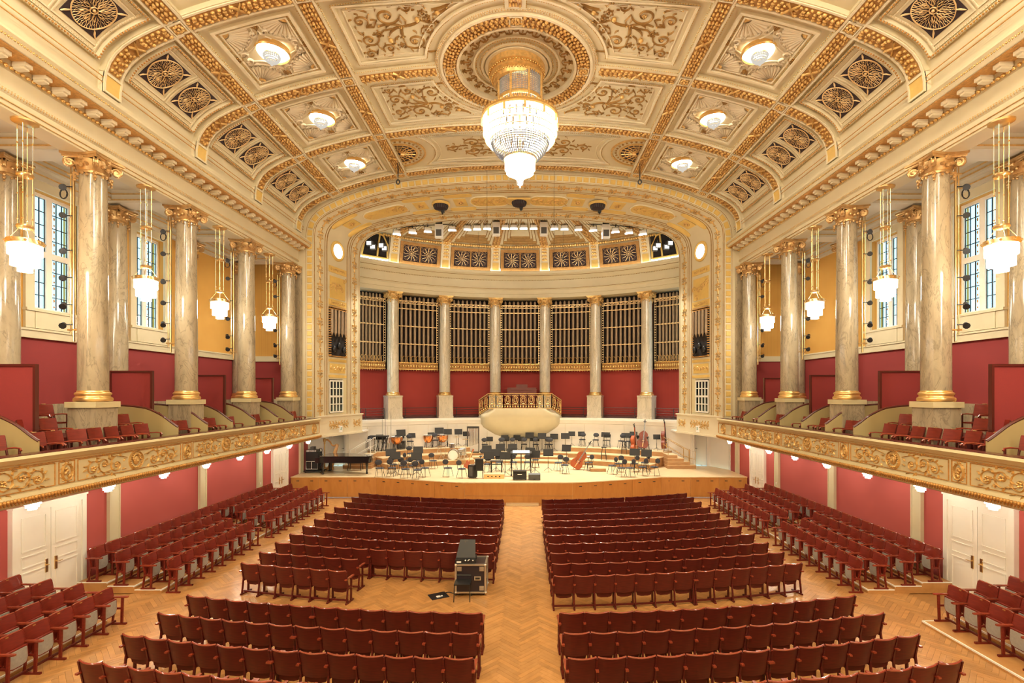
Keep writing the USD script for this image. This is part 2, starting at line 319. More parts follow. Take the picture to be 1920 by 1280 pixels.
def garland(s0, s1, y0, y1, along, cross=True):
    """A gilded strip of fruit and leaves between two rosette blocks, with a crossed ribbon at its middle."""
    g, b = MB(), MB(); vbox(g, s0, s1, y0, y1, .0, .012)
    L, Wd = ((s1 - s0), (y1 - y0)) if along == 's' else ((y1 - y0), (s1 - s0)); n = max(3, int(L / .165))
    for i in range(n):
        t = (i + .5) / n
        if cross and abs(t - .5) < .055: continue
        for j in (-1.5, -.5, .5, 1.5):
            q = (j * .235 + RNG.normal(0, .02)) * Wd; e = t * L + RNG.normal(0, .012) + (.025 if abs(j) > 1 else -.02)
            a, c = (s0 + e, (y0 + y1) / 2 + q) if along == 's' else ((s0 + s1) / 2 + q, y0 + e)
            k = .8 + .4 * RNG.random(); P = np.array(V(a, c, .025)); lo, ac = .072 * k, .046 * k
            b.ball(P, (lo, ac, .06 * k) if along == 's' else (ac, lo, .06 * k), 0)
            if RNG.random() < .35: b.ball(np.array(V(a + RNG.normal(0, .03), c + RNG.normal(0, .03), .07)), .026, 2)
    if cross:
        for d in (-1, 1):
            p = [(.44 * L, -d * .5 * Wd), (.56 * L, d * .5 * Wd)]
            pts = [((s0 + e, (y0 + y1) / 2 + q) if along == 's' else ((s0 + s1) / 2 + q, y0 + e)) for e, q in p]
            b.ribbon(np.linspace(pts[0], pts[1], 4), .06, V, .02, .09)
    obj('rib_ground', g, 'gold_ground', ceiling, False); obj('fruit_garland', b, 'garland_gold', ceiling, 180, kind='stuff')
def rosette(sc, yc, w):
    g, b, fr = MB(), MB(), MB(); vbox(g, sc - w, sc + w, yc - w, yc + w, 0, .012); vframe(fr, sc - w, sc + w, yc - w, yc + w, .035, 0, .05)
    for i in range(8):
        a = i * PI / 4; b.ball(V(sc + .105 * math.cos(a), yc + .105 * math.sin(a), .03), .055, 0)
        b.ball(V(sc + .62 * w * 1.2 * math.cos(a + .39), yc + .62 * w * 1.2 * math.sin(a + .39), .02), .028, 2)
    b.ball(V(sc, yc, .05), .055, 0)
    obj('rosette_ground', g, 'gold_paint', ceiling, False); obj('rosette_frame', fr, 'cream_light', ceiling, False); obj('rosette', b, 'gold', ceiling, 180)
GW, RW = .195, .31
# ribs along the hall
for sg in (-1, 1):
    for sc in (S59, S945):
        vbox(rib, sg * sc - RW, sg * sc + RW, 8.2, 26.0, BK - .05, 0)
        for o in (-.25, .25): vbox(edge, sg * sc + o - .03, sg * sc + o + .03, 10.1, 25.8, 0, .03)
        for i in range(4): garland(sg * sc - GW, sg * sc + GW, YR[i] + .27, YR[i + 1] - .27, 'y')
        for y in YR[1:]: rosette(sg * sc, y, .2)
# ribs across
for i, y in enumerate(YR):
    for sg in (-1, 1):
        a, b = sorted((sg * S59, sg * S945)); vbox(rib, a + RW, b - RW, y - RW, y + RW, BK - .05, 0)
        for o in (-.25, .25): vbox(edge, a + RW, b - RW, y + o - .03, y + o + .03, 0, .03)
        garland(a + .27, b - .27, y - GW, y + GW, 's')
        a, b = sorted((sg * S945, sg * SCOVE)); (vbox(rib, a + RW, b, y - RW, y + RW, BK - .05, 0) if sg > 0 else vbox(rib, a, b - RW, y - RW, y + RW, BK - .05, 0))
        for o in (-.25, .25): vbox(edge, a, b, y + o - .03, y + o + .03, 0, .03)
        (garland(a + .27, b - .05, y - GW, y + GW, 's') if sg > 0 else garland(a + .05, b - .27, y - GW, y + GW, 's'))
    if i in (1, 3, 4):
        vbox(rib, -S59 + RW, S59 - RW, y - RW, y + RW, BK - .05, 0)
        for o in (-.25, .25): vbox(edge, -S59 + RW, S59 - RW, y + o - .03, y + o + .03, 0, .03)
        for a, b in ((-S59 + .27, -.27), (.27, S59 - .27)): garland(a, b, y - GW, y + GW, 's')
        if i > 1: rosette(0, y, .2)
YC, RR = 17.8, 2.34
for sg in (-1, 1):
    a, b = sorted((sg * (RR + .45), sg * (S59 - RW))); vbox(rib, a, b, YC - RW, YC + RW, BK - .05, 0); garland(a + .12, b - .03, YC - GW, YC + GW, 's')
    a, b = (13.95 + RW, YC - RR - .45) if sg < 0 else (YC + RR + .45, 21.65 - RW)
    vbox(rib, -RW, RW, a, b, BK - .05, 0)
    if b - a > .4: garland(-GW, GW, a + .02, b - .1, 'y', False)
obj('coffer_rib', rib, 'cream', ceiling, False); obj('rib_border', edge, 'cream_light', ceiling, False)
# the great ring
def vring(mb, r0, r1, h0, h1, n=72, a0=0., a1=2 * PI):
    g = np.linspace(a0, a1, n + 1); f = lambda r, h: [V(r * math.cos(a), YC + r * math.sin(a), h) for a in g]
    mb.slab([f(r0, h0), f(r1, h0)], [f(r0, h1), f(r1, h1)])
m = MB(); vring(m, 2.02, 2.10, BK, .05); vring(m, 2.57, 2.66, BK, .05); vring(m, 2.66, 2.80, BK, -.03); obj('ring_border', m, 'cream_light', ceiling, 30)
m = MB(); vring(m, 2.10, 2.57, BK, .0); obj('ring_ground', m, 'gold_ground', ceiling, 30)
m = MB()
for i in range(92):
    a = 2 * PI * (i + .5) / 92
    if abs(math.sin(2 * a)) < .2: continue
    for j in (-1.5, -.5, .5, 1.5):
        r = RR + j * .11 + RNG.normal(0, .012); b = a + (.012 if abs(j) > 1 else -.01)
        m.ball(V(r * math.cos(b), YC + r * math.sin(b), .03), np.array((.062, .062, .062)) * (.8 + .4 * RNG.random()), 0)
obj('fruit_garland', m, 'garland_gold', ceiling, 180, kind='stuff')
for i in range(4): rosette(RR * math.cos(i * PI / 2), YC + RR * math.sin(i * PI / 2), .2)
m = MB()
for r, n in ((2.76, 190), (1.28, 90), (1.42, 100)):
    for i in range(n): m.ball(V(r * math.cos(2 * PI * i / n), YC + r * math.sin(2 * PI * i / n), BK + .05 if r < 2 else -.01), .028 if r < 2 else .024, 2)
obj('bead_moulding', m, 'gold', ceiling, 180)
m = MB(); vring(m, 1.16, 1.24, BK, -.04); vring(m, 1.46, 1.52, BK, -.08); vring(m, .95, 1.10, BK, -.02); obj('ring_moulding', m, 'cream_light', ceiling, 30)
m = MB()
for i in range(24):
    a = 2 * PI * (i + .5) / 24; R = lambda x, y: (((1.72 + y) * math.cos(a + x / 1.8)), YC + (1.72 + y) * math.sin(a + x / 1.8))
    ln = lambda pts, w: m.ribbon([R(*p) for p in pts], w, V, BK, BK + .05)
    ln([(0, -.08), (0, .24)], .05); ln([(-.1, .1), (-.04, .16), (0, .12)], .05); ln([(.1, .1), (.04, .16), (0, .12)], .05); ln([(-.09, .22), (0, .17), (.09, .22)], .045)
    ln([(-.23, -.03), (-.14, .02), (-.12, -.1), (0, -.14), (.12, -.1), (.14, .02), (.23, -.03)], .035)
obj('palmette_relief', m, 'gold_brown', ceiling, True)
m = MB(); m.lathe([(1.0, 16.95), (1.0, 16.66), (.92, 16.62), (.94, 16.5), (.84, 16.44), (.80, 16.3), (.70, 16.26), (.68, 16.9)], (0, YC, 0), 48); obj('ceiling_boss', m, 'gold', ceiling, 30)
m = MB()
for r, z, n in ((.96, 16.60, 60), (.86, 16.42, 54)):
    for i in range(n): m.ball((r * math.cos(2 * PI * i / n), YC + r * math.sin(2 * PI * i / n), z), .04, 2)
obj('boss_beading', m, 'gold_bright', ceiling, 180)

def scrolls(items, wmax, fn, h0, h1, mb, ros=None, kr=.2):
    for c, r, d, a0, tail in items:
        p, w = spiral(c, r, 1.45, a0, d, tail=tail); mb.ribbon(p, wmax * w * (r / .3) ** .5, fn, h0, h1)
        if ros is not None:
            for k in range(5): ros.ball(fn(c[0] + r * .12 * math.cos(k * 1.257), c[1] + r * .12 * math.sin(k * 1.257), h1 * .5 + h0 * .5), max(.02, r * .11), 2)
def leaf(mb, p, q, w, fn, h0, h1):
    t = np.linspace(0, 1, 6)[:, None]; p, q = np.array(p), np.array(q); nrm = np.array([-(q - p)[1], (q - p)[0]]) * .12
    mb.ribbon(p + (q - p) * t + nrm * np.sin(PI * t), w * np.sin(PI * (.12 + .86 * t[:, 0])), fn, h0, h1)
QUAD = [((-3.88, 15.24), .40, 1, 0., [(-3.4, 15.75), (-3.36, 15.5)]), ((-4.70, 15.34), .27, -1, 1.2, [(-4.2, 15.35), (-4.35, 15.62)]), ((-3.22, 14.95), .19, -1, 3.5, [(-3.5, 15.05)]),
        ((-2.80, 15.22), .13, 1, 2., None), ((-2.66, 15.48), .14, -1, -1., None), ((-4.65, 16.15), .29, 1, .3, [(-3.6, 15.75), (-4.1, 15.8), (-4.3, 16.0)]), ((-4.30, 15.93), .13, -1, 2.4, None),
        ((-3.24, 16.40), .38, -1, 2.6, [(-3.5, 15.75), (-3.62, 16.0)]), ((-2.75, 15.95), .20, 1, 3.6, [(-3.0, 16.1)]), ((-4.12, 16.62), .23, 1, 2.5, [(-4.45, 16.5)]), ((-4.78, 16.80), .20, -1, .2, [(-4.5, 16.6)]),
        ((-3.70, 16.55), .12, -1, 1.2, None)]
QLEAF = [((-3.5, 15.7), (-4.25, 15.62), .16), ((-3.5, 15.7), (-4.0, 16.05), .22), ((-3.5, 15.7), (-3.55, 16.15), .18), ((-3.5, 15.7), (-2.9, 15.5), .2), ((-2.5, 15.1), (-1.9, 14.85), .2), ((-2.5, 15.3), (-2.0, 15.02), .2), ((-2.9, 15.5), (-2.35, 15.6), .12),
         ((-4.4, 15.0), (-4.9, 14.85), .1), ((-3.3, 14.9), (-2.8, 14.8), .09), ((-3.7, 16.1), (-3.9, 16.4), .1), ((-2.7, 15.0), (-2.9, 14.8), .1), ((-4.9, 15.7), (-4.75, 15.9), .08), ((-3.0, 16.9), (-2.55, 16.85), .08), ((-4.4, 16.9), (-4.1, 16.95), .08), ((-2.4, 15.55), (-2.5, 15.8), .09)]
def circ(r): return Point(0, YC).buffer(r, 48)
for sx in (-1, 1):
    for sy in (-1, 1):
        fn = lambda a, b, h: V(a, b, h)
        y0, y1 = (13.95 + RW, YC - RW) if sy < 0 else (YC + RW, 21.65 - RW); x0, x1 = sorted((sx * RW, sx * (S59 - RW)))
        R = sbox(x0, y0, x1, y1).difference(circ(2.80)); fr, bd = MB(), MB()
        for d, w, h in ((.30, .07, -.07), (.55, .03, -.10)):
            fr.poly(R.buffer(-d).difference(R.buffer(-d - w)).segmentize(.22), fn, BK, h)
        for d, r in ((.02, .022), (.28, .022)):
            b = R.buffer(-d).exterior; n = int(b.length / .075)
            for k in range(n):
                p = b.interpolate((k + .5) / n, True); bd.ball(V(p.x, p.y, -.02 if d < .1 else -.08), r, 2)
        obj('coffer_frame', fr, 'cream_light', ceiling, False); obj('bead_moulding', bd, 'gold', ceiling, 180)
        sc, ro = MB(), MB()
        mir = lambda p: (-sx * p[0], p[1] if sy < 0 else 2 * YC - p[1])
        mfn = lambda a, b, h: V(*mir((a, b)), h)
        scrolls(QUAD, .068, mfn, BK, BK + .05, sc, ro)
        for p, q, w in QLEAF: leaf(sc, p, q, w * .62, mfn, BK, BK + .055)
        for c, r, d, a0, tl in QUAD:                                   # acanthus leaves sprouting from the volutes
            for k in range(5):
                g = a0 + d * (k * 1.15 + .4); o = (c[0] + r * .92 * math.cos(g), c[1] + r * .92 * math.sin(g)); leaf(sc, o, (o[0] + .5 * r * math.cos(g + d * .9), o[1] + .5 * r * math.sin(g + d * .9)), .035 + .07 * r, mfn, BK, BK + .045)
        for k in range(26):
            p = QLEAF[k % len(QLEAF)][k % 2]; ro.ball(mfn(p[0] + RNG.normal(0, .05), p[1] + RNG.normal(0, .05), BK + .04), .035, 2)
        for p in ((-4.0, 16.25), (-3.0, 15.45), (-2.35, 15.2)): ro.ball(mfn(*p, BK + .03), .09, 0)
        obj('scroll_relief', sc, 'gold_brown', ceiling, True); obj('scroll_rosettes', ro, 'gold', ceiling, 180)
# fans and scroll panel of the last bay before the stage
Y4 = (YR[3] + YR[4]) / 2
for sx in (-1, 1):
    c = sx * (S59 - RW - .02); fb, fr, bd = MB(), MB(), MB()
    fn = lambda a, b, h: V(c - sx * a, Y4 + b, h)
    half = lambda r: Point(0, 0).buffer(r, 24).intersection(sbox(0, -9, 9, 9))
    fb.poly(half(.82).segmentize(.2), fn, BK, BK + .012); obj('fan_grille_back', fb, 'grille_dark', ceiling, False)
    fr.poly(half(.90).difference(half(.82)).segmentize(.2), fn, BK, BK + .06); fr.poly(half(1.28).difference(half(1.20)).segmentize(.2), fn, BK, BK + .06)
    for r in (.28, .45, .62): fr.poly(half(r + .03).difference(half(r)).segmentize(.15), fn, BK, BK + .04)
    for k in range(9):
        a = -PI / 2 + PI * (k + .5) / 9; fr.ribbon([(.12 * math.cos(a), .12 * math.sin(a)), (.82 * math.cos(a), .82 * math.sin(a))], .05, fn, BK, BK + .05)
    obj('fan_grille', fr, 'gold', ceiling, False)
    for k in range(15):
        a = -PI / 2 + PI * (k + .5) / 15; bd.ball(fn(1.05 * math.cos(a), 1.05 * math.sin(a), BK), (.06, .06, .06), 0)
    obj('fan_border_beads', bd, 'gold_brown', ceiling, 180)
fr, bd, sc, ro = MB(), MB(), MB(), MB()
R = sbox(-S59 + RW, YR[3] + RW, S59 - RW, YR[4] - RW)
R2 = R.difference(Point(-(S59 - RW), Y4).buffer(1.45, 24)).difference(Point(S59 - RW, Y4).buffer(1.45, 24))
for d, w, h in ((.30, .07, -.07), (.52, .03, -.10)): fr.poly(R2.buffer(-d).difference(R2.buffer(-d - w)).segmentize(.22), V, BK, h)
for d in (.02, .28):
    b = (R if d < .1 else R2).buffer(-d).exterior; n = int(b.length / .09)
    for k in range(n): p = b.interpolate((k + .5) / n, True); bd.ball(V(p.x, p.y, -.02 if d < .1 else -.08), .022, 2)
obj('coffer_frame', fr, 'cream_light', ceiling, False); obj('bead_moulding', bd, 'gold', ceiling, 180)
for sx in (-1, 1):
    q = [((sx * 1.05, Y4 - .42), .36, sx, PI, [(0, Y4 - .1)]), ((sx * 1.05, Y4 + .42), .36, -sx, PI, [(0, Y4 + .1)]), ((sx * 2.1, Y4 - .4), .4, -sx, PI, [(sx * 1.4, Y4 - .3)]), ((sx * 2.1, Y4 + .4), .4, sx, PI, [(sx * 1.4, Y4 + .3)]), ((sx * 3.0, Y4), .3, sx, PI, [(sx * 2.4, Y4 - .2)])]
    if sx > 0: q = [(c, r, d, 0. if False else a0, t) for c, r, d, a0, t in q]
    scrolls(q, .065, V, BK, BK + .05, sc, ro)
    for c, r, d, a0, tl in q:
        for k in range(6):
            g = a0 + d * (k * 1.0 + .4); o = (c[0] + r * .92 * math.cos(g), c[1] + r * .92 * math.sin(g)); leaf(sc, o, (o[0] + .55 * r * math.cos(g + d * .9), o[1] + .55 * r * math.sin(g + d * .9)), .06, V, BK, BK + .045)
    for p, e in (((.3, 0), (.9, 0)), ((1.6, 0), (2.2, 0)), ((1.5, .5), (1.7, .85)), ((1.5, -.5), (1.7, -.85))): leaf(sc, (sx * p[0], Y4 + p[1]), (sx * e[0], Y4 + e[1]), .15, V, BK, BK + .07)
obj('scroll_relief', sc, 'gold_brown', ceiling, True); obj('scroll_rosettes', ro, 'gold', ceiling, 180)

# side coffers with a lamp each, and the sunburst coffers of the cove
LAMPS = []
for sg in (-1, 1):
    for i in range(1, 4):
        y0, y1 = YR[i] + RW, YR[i + 1] - RW; a, b = sorted((sg * (S59 + RW), sg * (S945 - RW))); yc, scn = (y0 + y1) / 2, (a + b) / 2
        fr, bd, sh, gd, br = MB(), MB(), MB(), MB(), MB()
        vframe(fr, a + .26, b - .26, y0 + .26, y1 - .26, .09, BK, -.05); vframe(fr, a + .44, b - .44, y0 + .44, y1 - .44, .05, BK, -.085)
        vbeadframe(bd, a + .02, b - .02, y0 + .02, y1 - .02, .085, .022, -.03); vbeadframe(bd, a + .40, b - .40, y0 + .40, y1 - .40, .085, .02, -.1)
        obj('coffer_frame', fr, 'cream_light', ceiling, False); obj('bead_moulding', bd, 'gold', ceiling, 180)
        ia, ib, iy0, iy1 = a + .49, b - .49, y0 + .49, y1 - .49
        for cx_, cy_, dx, dy in ((ia, iy0, 1, 1), (ib, iy0, -1, 1), (ia, iy1, 1, -1), (ib, iy1, -1, -1)):
            q = lambda u, w, h, cx_=cx_, cy_=cy_, dx=dx, dy=dy: V(cx_ + dx * u, cy_ + dy * w, h)
            for k in range(9):
                g = (k + .5) * PI / 18; sh.ribbon([(r * math.cos(g), r * math.sin(g)) for r in (.2, .5, .74)], [.03, .08, .125], q, BK, BK + .06)
            for r, w in ((.83, .05), (.97, .03)):
                sh.ribbon([(r * math.cos(g), r * math.sin(g)) for g in np.linspace(0.02, PI / 2 - .02, 12)], w, q, BK, BK + .045)
            gd.ribbon([(.13 * math.cos(g), .13 * math.sin(g)) for g in np.linspace(0, PI / 2, 6)], .13, q, BK, BK + .06)
        for k in range(4):
            g = k * PI / 2; q = lambda u, w, h, g=g: V(scn + u * math.cos(g) - w * math.sin(g), yc + u * math.sin(g) + w * math.cos(g), h)
            for d in (-1, 1):
                p, w = spiral((.82, d * .17), .15, 1.3, -d * PI / 2, -d, 16); sh.ribbon(p, .07 * w, q, BK, BK + .07)
                p, w = spiral((.70, d * .36), .10, 1.2, d * 2.4, d, 12); sh.ribbon(p, .05 * w, q, BK, BK + .06)
            for e in (-.6, 0, .6): leaf(br, (.93, 0), (.93 + .24 * math.cos(e), .2 * math.sin(e)), .09, q, BK, BK + .06)
            q2 = lambda u, w, h, g=g + PI / 4: V(scn + u * math.cos(g) - w * math.sin(g), yc + u * math.sin(g) + w * math.cos(g), h)
            for e in range(6): leaf(sh, (.78, 0), (.78 + .09 * math.cos(e * 1.05), .09 * math.sin(e * 1.05)), .04, q2, BK, BK + .05)
        obj('shell_relief', sh, 'relief_cream', ceiling, True); obj('corner_fan', gd, 'gold', ceiling, True); obj('leaf_relief', br, 'gold_brown', ceiling, True)
        LAMPS.append((sg, i, V(scn, yc, BK)))
    for i in range(4):
        y0, y1 = YR[i] + .48, YR[i + 1] - .48; a, b = sorted((sg * (S945 + RW + .10), sg * S_at_z(14.32))); yc = (y0 + y1) / 2; scn = (a + b) / 2 + sg * .02
        fr, bd = MB(), MB(); vframe(fr, a, b, y0, y1, .06, BK, -.03); vframe(fr, a + .11, b - .11, y0 + .14, y1 - .14, .03, BK, -.10)
        vbeadframe(bd, a + .03, b - .03, y0 + .03, y1 - .03, .08, .035, -.02)
        for dy in (-.67, .67):
            g = MB(); R0 = .51; vframe(fr, scn - .64, scn + .64, yc + dy - .64, yc + dy + .64, .03, BK, -.11); vbox(g, scn - R0, scn + R0, yc + dy - R0, yc + dy + R0, BK, BK + .015); obj('sunburst_back', g, 'grille_dark', ceiling, False)
            q = lambda u, w, h: V(scn + u * 1.02, yc + dy + w * 1.02, h); f = MB(); f1 = BK + .05
            f.ribbon([(.47 * math.cos(t), .47 * math.sin(t)) for t in np.linspace(0, 2 * PI, 37)], .035, q, BK + .01, f1)
            f.ribbon([(.085 * math.cos(t), .085 * math.sin(t)) for t in np.linspace(0, 2 * PI, 13)], .03, q, BK + .01, f1); f.ball(q(0, 0, BK + .02), .05, 0)
            for k in range(48):
                t = 2 * PI * k / 48; r0 = .29 if k % 6 == 0 else (.14 + .04 * (k % 2) if k % 3 else .2)
                rr = np.linspace(r0, .46, 5); wob = .012 * np.array([0, 1, -1, 1, 0]) * (1 if k % 2 else -1)
                f.ribbon([(r * math.cos(t) - o * math.sin(t), r * math.sin(t) + o * math.cos(t)) for r, o in zip(rr, wob)], np.linspace(.009, .017, 5), q, BK + .01, BK + .035)
            for k in range(8):
                t = 2 * PI * k / 8
                for e in (-1, 1): f.ribbon([(.1 * math.cos(t), .1 * math.sin(t)), (.19 * math.cos(t + e * .16), .19 * math.sin(t + e * .16)), (.3 * math.cos(t), .3 * math.sin(t))], [.02, .018, .02], q, BK + .01, BK + .045)
            for k in range(4):
                t = PI / 4 + k * PI / 2; f.ribbon([(.48 * math.cos(t), .48 * math.sin(t)), (.58 * math.cos(t), .58 * math.sin(t)), (.69 * math.cos(t), .69 * math.sin(t))], [.03, .07, .02], q, BK + .01, BK + .05)
            obj('sunburst_grille', f, 'gold_lace', ceiling, True)
        vbeadframe(bd, a + .13, b - .13, y0 + .16, y1 - .16, .07, .02, -.11)
        obj('coffer_frame', fr, 'cream_light', ceiling, False); obj('gilded_rope', bd, 'gold_dark', ceiling, 180)
    for y in YR[1:]:
        m, g = MB(), MB(); a, b = sorted((sg * SCOVE, sg * S_at_z(13.62))); vframe(m, a, b, y - .29, y + .29, .05, -.02, .05); vbox(m, a, b, y - .29, y + .29, -.17, .0)
        vbox(g, a + .05, b - .05, y - .24, y + .24, 0, .02); obj('block_frame', m, 'cream_light', ceiling, False); obj('gold_block', g, 'gold_paint', ceiling, False)
    m = MB()
    for z in (13.86, 14.0):
        a = sg * S_at_z(z); vbox(m, a - .01, a + .01, 8, 26.1, -.005, .012)
    obj('bead_line', m, 'gold_dark', ceiling, False)
# ================================================================ walls, floor, entablatures
def yex(prof, s): return lambda a, b, y: (s * a, y, b)
YE = 26.45                                                  # the hall's end, where the stage arch stands
XW, XB = 12.1, 14.3                                          # lower wall, rear wall of the side balconies
YCOL = [13.95, 17.80, 21.65, 25.50]
# parquet: herringbone oak
floor = tag(UsdGeom.Xform.Define(stage, '/World/floor').GetPrim(), 'honey oak herringbone parquet floor of the hall', 'floor', kind='structure')
m = MB(); m.box(-12.3, 12.3, -4, 27.0, -.12, -.016); obj('screed', m, 'oak', floor, False)
def herringbone(w, n, x0, x1, y0, y1):
    r = math.sqrt(.5); out = []
    K = int((max(abs(x0), abs(x1)) + max(abs(y0), abs(y1))) / w) + 8
    for b in range(-12, 13):
        for a in range(-40, 400):
            for o, sz in (((0, 0), (n, 1)), ((0, 1), (1, n))):
                p, q = a + b * n + o[0], a - b * n + o[1]; cx, cy = (p + sz[0] / 2) * w, (q + sz[1] / 2) * w
                X, Y = (cx - cy) * r + .2, (cx + cy) * r
                if x0 < X < x1 and y0 < Y < y1: out.append((X, Y, sz[0] > sz[1]))
    return out
planks = herringbone(.1, 6, -12.3, 12.3, 6.5, 25.6)
def plank(X, Y, h, mb):
    g = PI / 4 if h else 3 * PI / 4; L, W, z = .2992, .0494, RNG.normal(0, .0006); u, v = np.array((math.cos(g), math.sin(g))), np.array((-math.sin(g), math.cos(g))); c = np.array((X, Y))
    P = [(*(c + i * u * (L - e) + j * v * (W - e)), zz) for e, zz in ((0, -.014), (.0008, z)) for i, j in ((-1, -1), (1, -1), (1, 1), (-1, 1))]
    return mb.add(P, [(4, 5, 6, 7), (0, 1, 5, 4), (1, 2, 6, 5), (2, 3, 7, 6), (3, 0, 4, 7)])
def shows(X, Y):   # the middle aisle, the cross aisle, the clearing in the left block and the lanes beside the blocks
    return (-.6 < X < .98 and 8.3 < Y) or (10.9 < Y < 12.4 and -9 < X < 9) or (-3.4 < X < .9 and 11.2 < Y < 14.1) or (7.8 < X < 9.6 and Y > 9.2) or (-9.1 < X < -7.4 and Y > 10.8) or (X < -9 and 12 < Y < 13.8) or (X > 9 and 12.4 < Y < 14)
planks.sort(key=lambda p: (not shows(p[0], p[1]), p[1]))
rest = [MB() for _ in range(4)]
for i, p in enumerate(planks):
    if i < 300: obj('plank', plank(*p, MB()), f'oak_plank_{int(RNG.integers(4))}', floor, False)
    else: plank(*p, rest[int(RNG.integers(4))])
for i in range(4): obj('planks', rest[i], f'oak_plank_{i}', floor, False, kind='stuff')

SPROF = [(11.0, 11.92), (12.05, 11.92), (12.05, 13.3), (11.12, 13.6), (11.12, 13.36), (10.74, 13.27), (10.72, 13.2), (10.78, 13.12), (10.74, 13.06), (10.80, 12.98), (11.30, 12.96), (11.36, 12.80), (11.40, 12.76), (11.40, 12.34), (11.36, 12.28), (11.42, 12.22), (11.42, 12.10), (11.45, 12.09), (11.45, 11.99), (11.48, 11.98), (11.48, 11.92)]
SPROF = [(12.05, 11.92), (12.05, 13.55), (11.10, 13.60)] + SPROF[4:]
for n_, s in enumerate((-1, 1)):
    wall = tag(UsdGeom.Xform.Define(stage, f'/World/wall_{SIDE[s]}').GetPrim(), f'{SIDE[s]} side wall, red cloth below the balcony, red and ochre above it', 'wall', kind='structure')
    m = MB(); m.box(*sorted((s * XW, s * 12.35)), -4, 29.05, 0, 3.1); obj('lower_wall', m, 'red_wall', wall, False)
    m = MB(); m.box(*sorted((s * XB, s * 14.6)), -4, 26.9, 3.2, 7.1); obj('red_cloth', m, 'screen_red', wall, False)
    m = MB(); m.box(*sorted((s * 14.24, s * 14.32)), -4, 26.9, 3.2, 5.14); obj('wainscot', m, 'marble', wall, False)
    m = MB(); m.box(*sorted((s * 14.2, s * 14.34)), -4, 26.85, 7.1, 7.36); m.box(*sorted((s * 14.16, s * 14.34)), -4, 26.85, 7.32, 7.38); obj('dado_rail', m, 'cream', wall, False)
    m = MB(); yw = [-4, 15.0, 16.5, 18.95, 20.45, 26.9]                  # ochre wall with two window openings
    for a, b in ((-4, 15.0), (16.5, 18.95), (20.45, 26.9)): m.box(*sorted((s * XB, s * 14.75)), a, b, 7.3, 12.5)
    for a, b in ((15.0, 16.5), (18.95, 20.45)): m.box(*sorted((s * XB, s * 14.75)), a, b, 11.55, 12.5); m.box(*sorted((s * XB, s * 14.75)), a, b, 7.3, 7.95)
    obj('ochre_wall', m, 'orange_wall', wall, False)
    m = MB(); m.box(*sorted((s * 12.05, s * 14.75)), 26.6, 26.9, 3.2, 7.1); obj('end_wall_cloth', m, 'screen_red', wall, False)
    m = MB(); m.box(*sorted((s * 12.05, s * 14.75)), 26.6, 26.9, 7.38, 12.5); obj('end_wall_ochre', m, 'orange_wall', wall, False)
    m = MB(); m.box(*sorted((s * 12.05, s * 14.3)), 26.52, 26.7, 7.1, 7.38); m.box(*sorted((s * 12.05, s * 14.3)), 26.56, 26.7, 3.2, 5.14); obj('end_wall_rail', m, 'cream', wall, False)
    m = MB()
    for y in (15.2, 19.4, 23.6, 28.0):
        m.box(*sorted((s * 12.02, s * 12.12)), y - .2, y + .2, 0, 3.1); m.box(*sorted((s * 12.0, s * 12.12)), y - .2, y - .16, 0, 3.1); m.box(*sorted((s * 12.0, s * 12.12)), y + .16, y + .2, 0, 3.1)
    obj('wall_strip', m, 'cream', wall, False)
    m = MB(); m.box(*sorted((s * 11.995, s * 12.02)), 15.16, 15.26, .98, 1.06); obj('socket_plate', m, 'trim_wood', wall, False)
    m = MB(); m.box(*sorted((s * 11.995, s * 12.02)), 15.17, 15.25, .84, .92); m.box(*sorted((s * 11.995, s * 12.02)), 23.56, 23.64, 1.2, 1.3); obj('switch_plate', m, 'white_paint', wall, False)
    # aisle ceiling above the balcony: soffit, beams to the rear wall, gilt lines
    tr = tag(UsdGeom.Xform.Define(stage, f'/World/trim_{n_ + 1}').GetPrim(), f'cream and gilt entablature along the {SIDE[s]} side above the columns', 'entablature', kind='structure')
    m = MB(); m.extr([(s * a, b) for a, b in SPROF], lambda a, b, y: (a, y, b), np.linspace(-4, YE, 20)); obj('entablature', m, 'cream', tr, 25)
    m = MB(); m.box(*sorted((s * 12.0, s * 14.75)), -4, 26.8, 12.45, 12.6); obj('aisle_soffit', m, 'soffit', tr, False)
    m, g = MB(), MB()
    for y in [10.1] + YCOL: m.box(*sorted((s * 12.0, s * 14.3)), y - .36, y + .36, 12.02, 12.46)
    for y in [10.1] + YCOL:
        for o in (-.37, .37):
            for z in (12.1, 12.3): g.box(*sorted((s * 12.05, s * 14.2)), y + o - .012, y + o + .012, z, z + .035)
    m.box(*sorted((s * 13.95, s * 14.3)), -4, 26.8, 12.1, 12.46); m.box(*sorted((s * 14.15, s * 14.3)), -4, 26.8, 11.82, 12.1)
    for x, z in ((13.94, 12.3), (13.94, 12.16), (14.14, 11.95)): g.box(*sorted((s * x, s * (x + .02))), -4, 26.7, z, z + .04)
    obj('aisle_beam', m, 'soffit', tr, False); obj('gilt_line', g, 'gold', tr, False)
    for y in np.arange(9.5, 26.2, .4813): m = MB(); m.box(*sorted((s * 10.98, s * 11.3)), y, y + .17, 12.86, 12.965); m.box(*sorted((s * 11.04, s * 11.3)), y + .02, y + .15, 12.81, 12.87); obj('modillion', m, 'cream_light', tr, False)
    m = MB(); m.box(*sorted((s * 10.84, s * 11.3)), 8, 26.3, 12.955, 12.985); obj('modillion_soffit', m, 'gold_dark', tr, False)
    m = MB()
    for y in np.arange(8, 26.3, .128): m.ball((s * 11.33, y, 12.82), (.045, .05, .045), 1 if y < 15 else 0)
    obj('bead_moulding', m, 'gold_bright', tr, 180)
    m = MB()
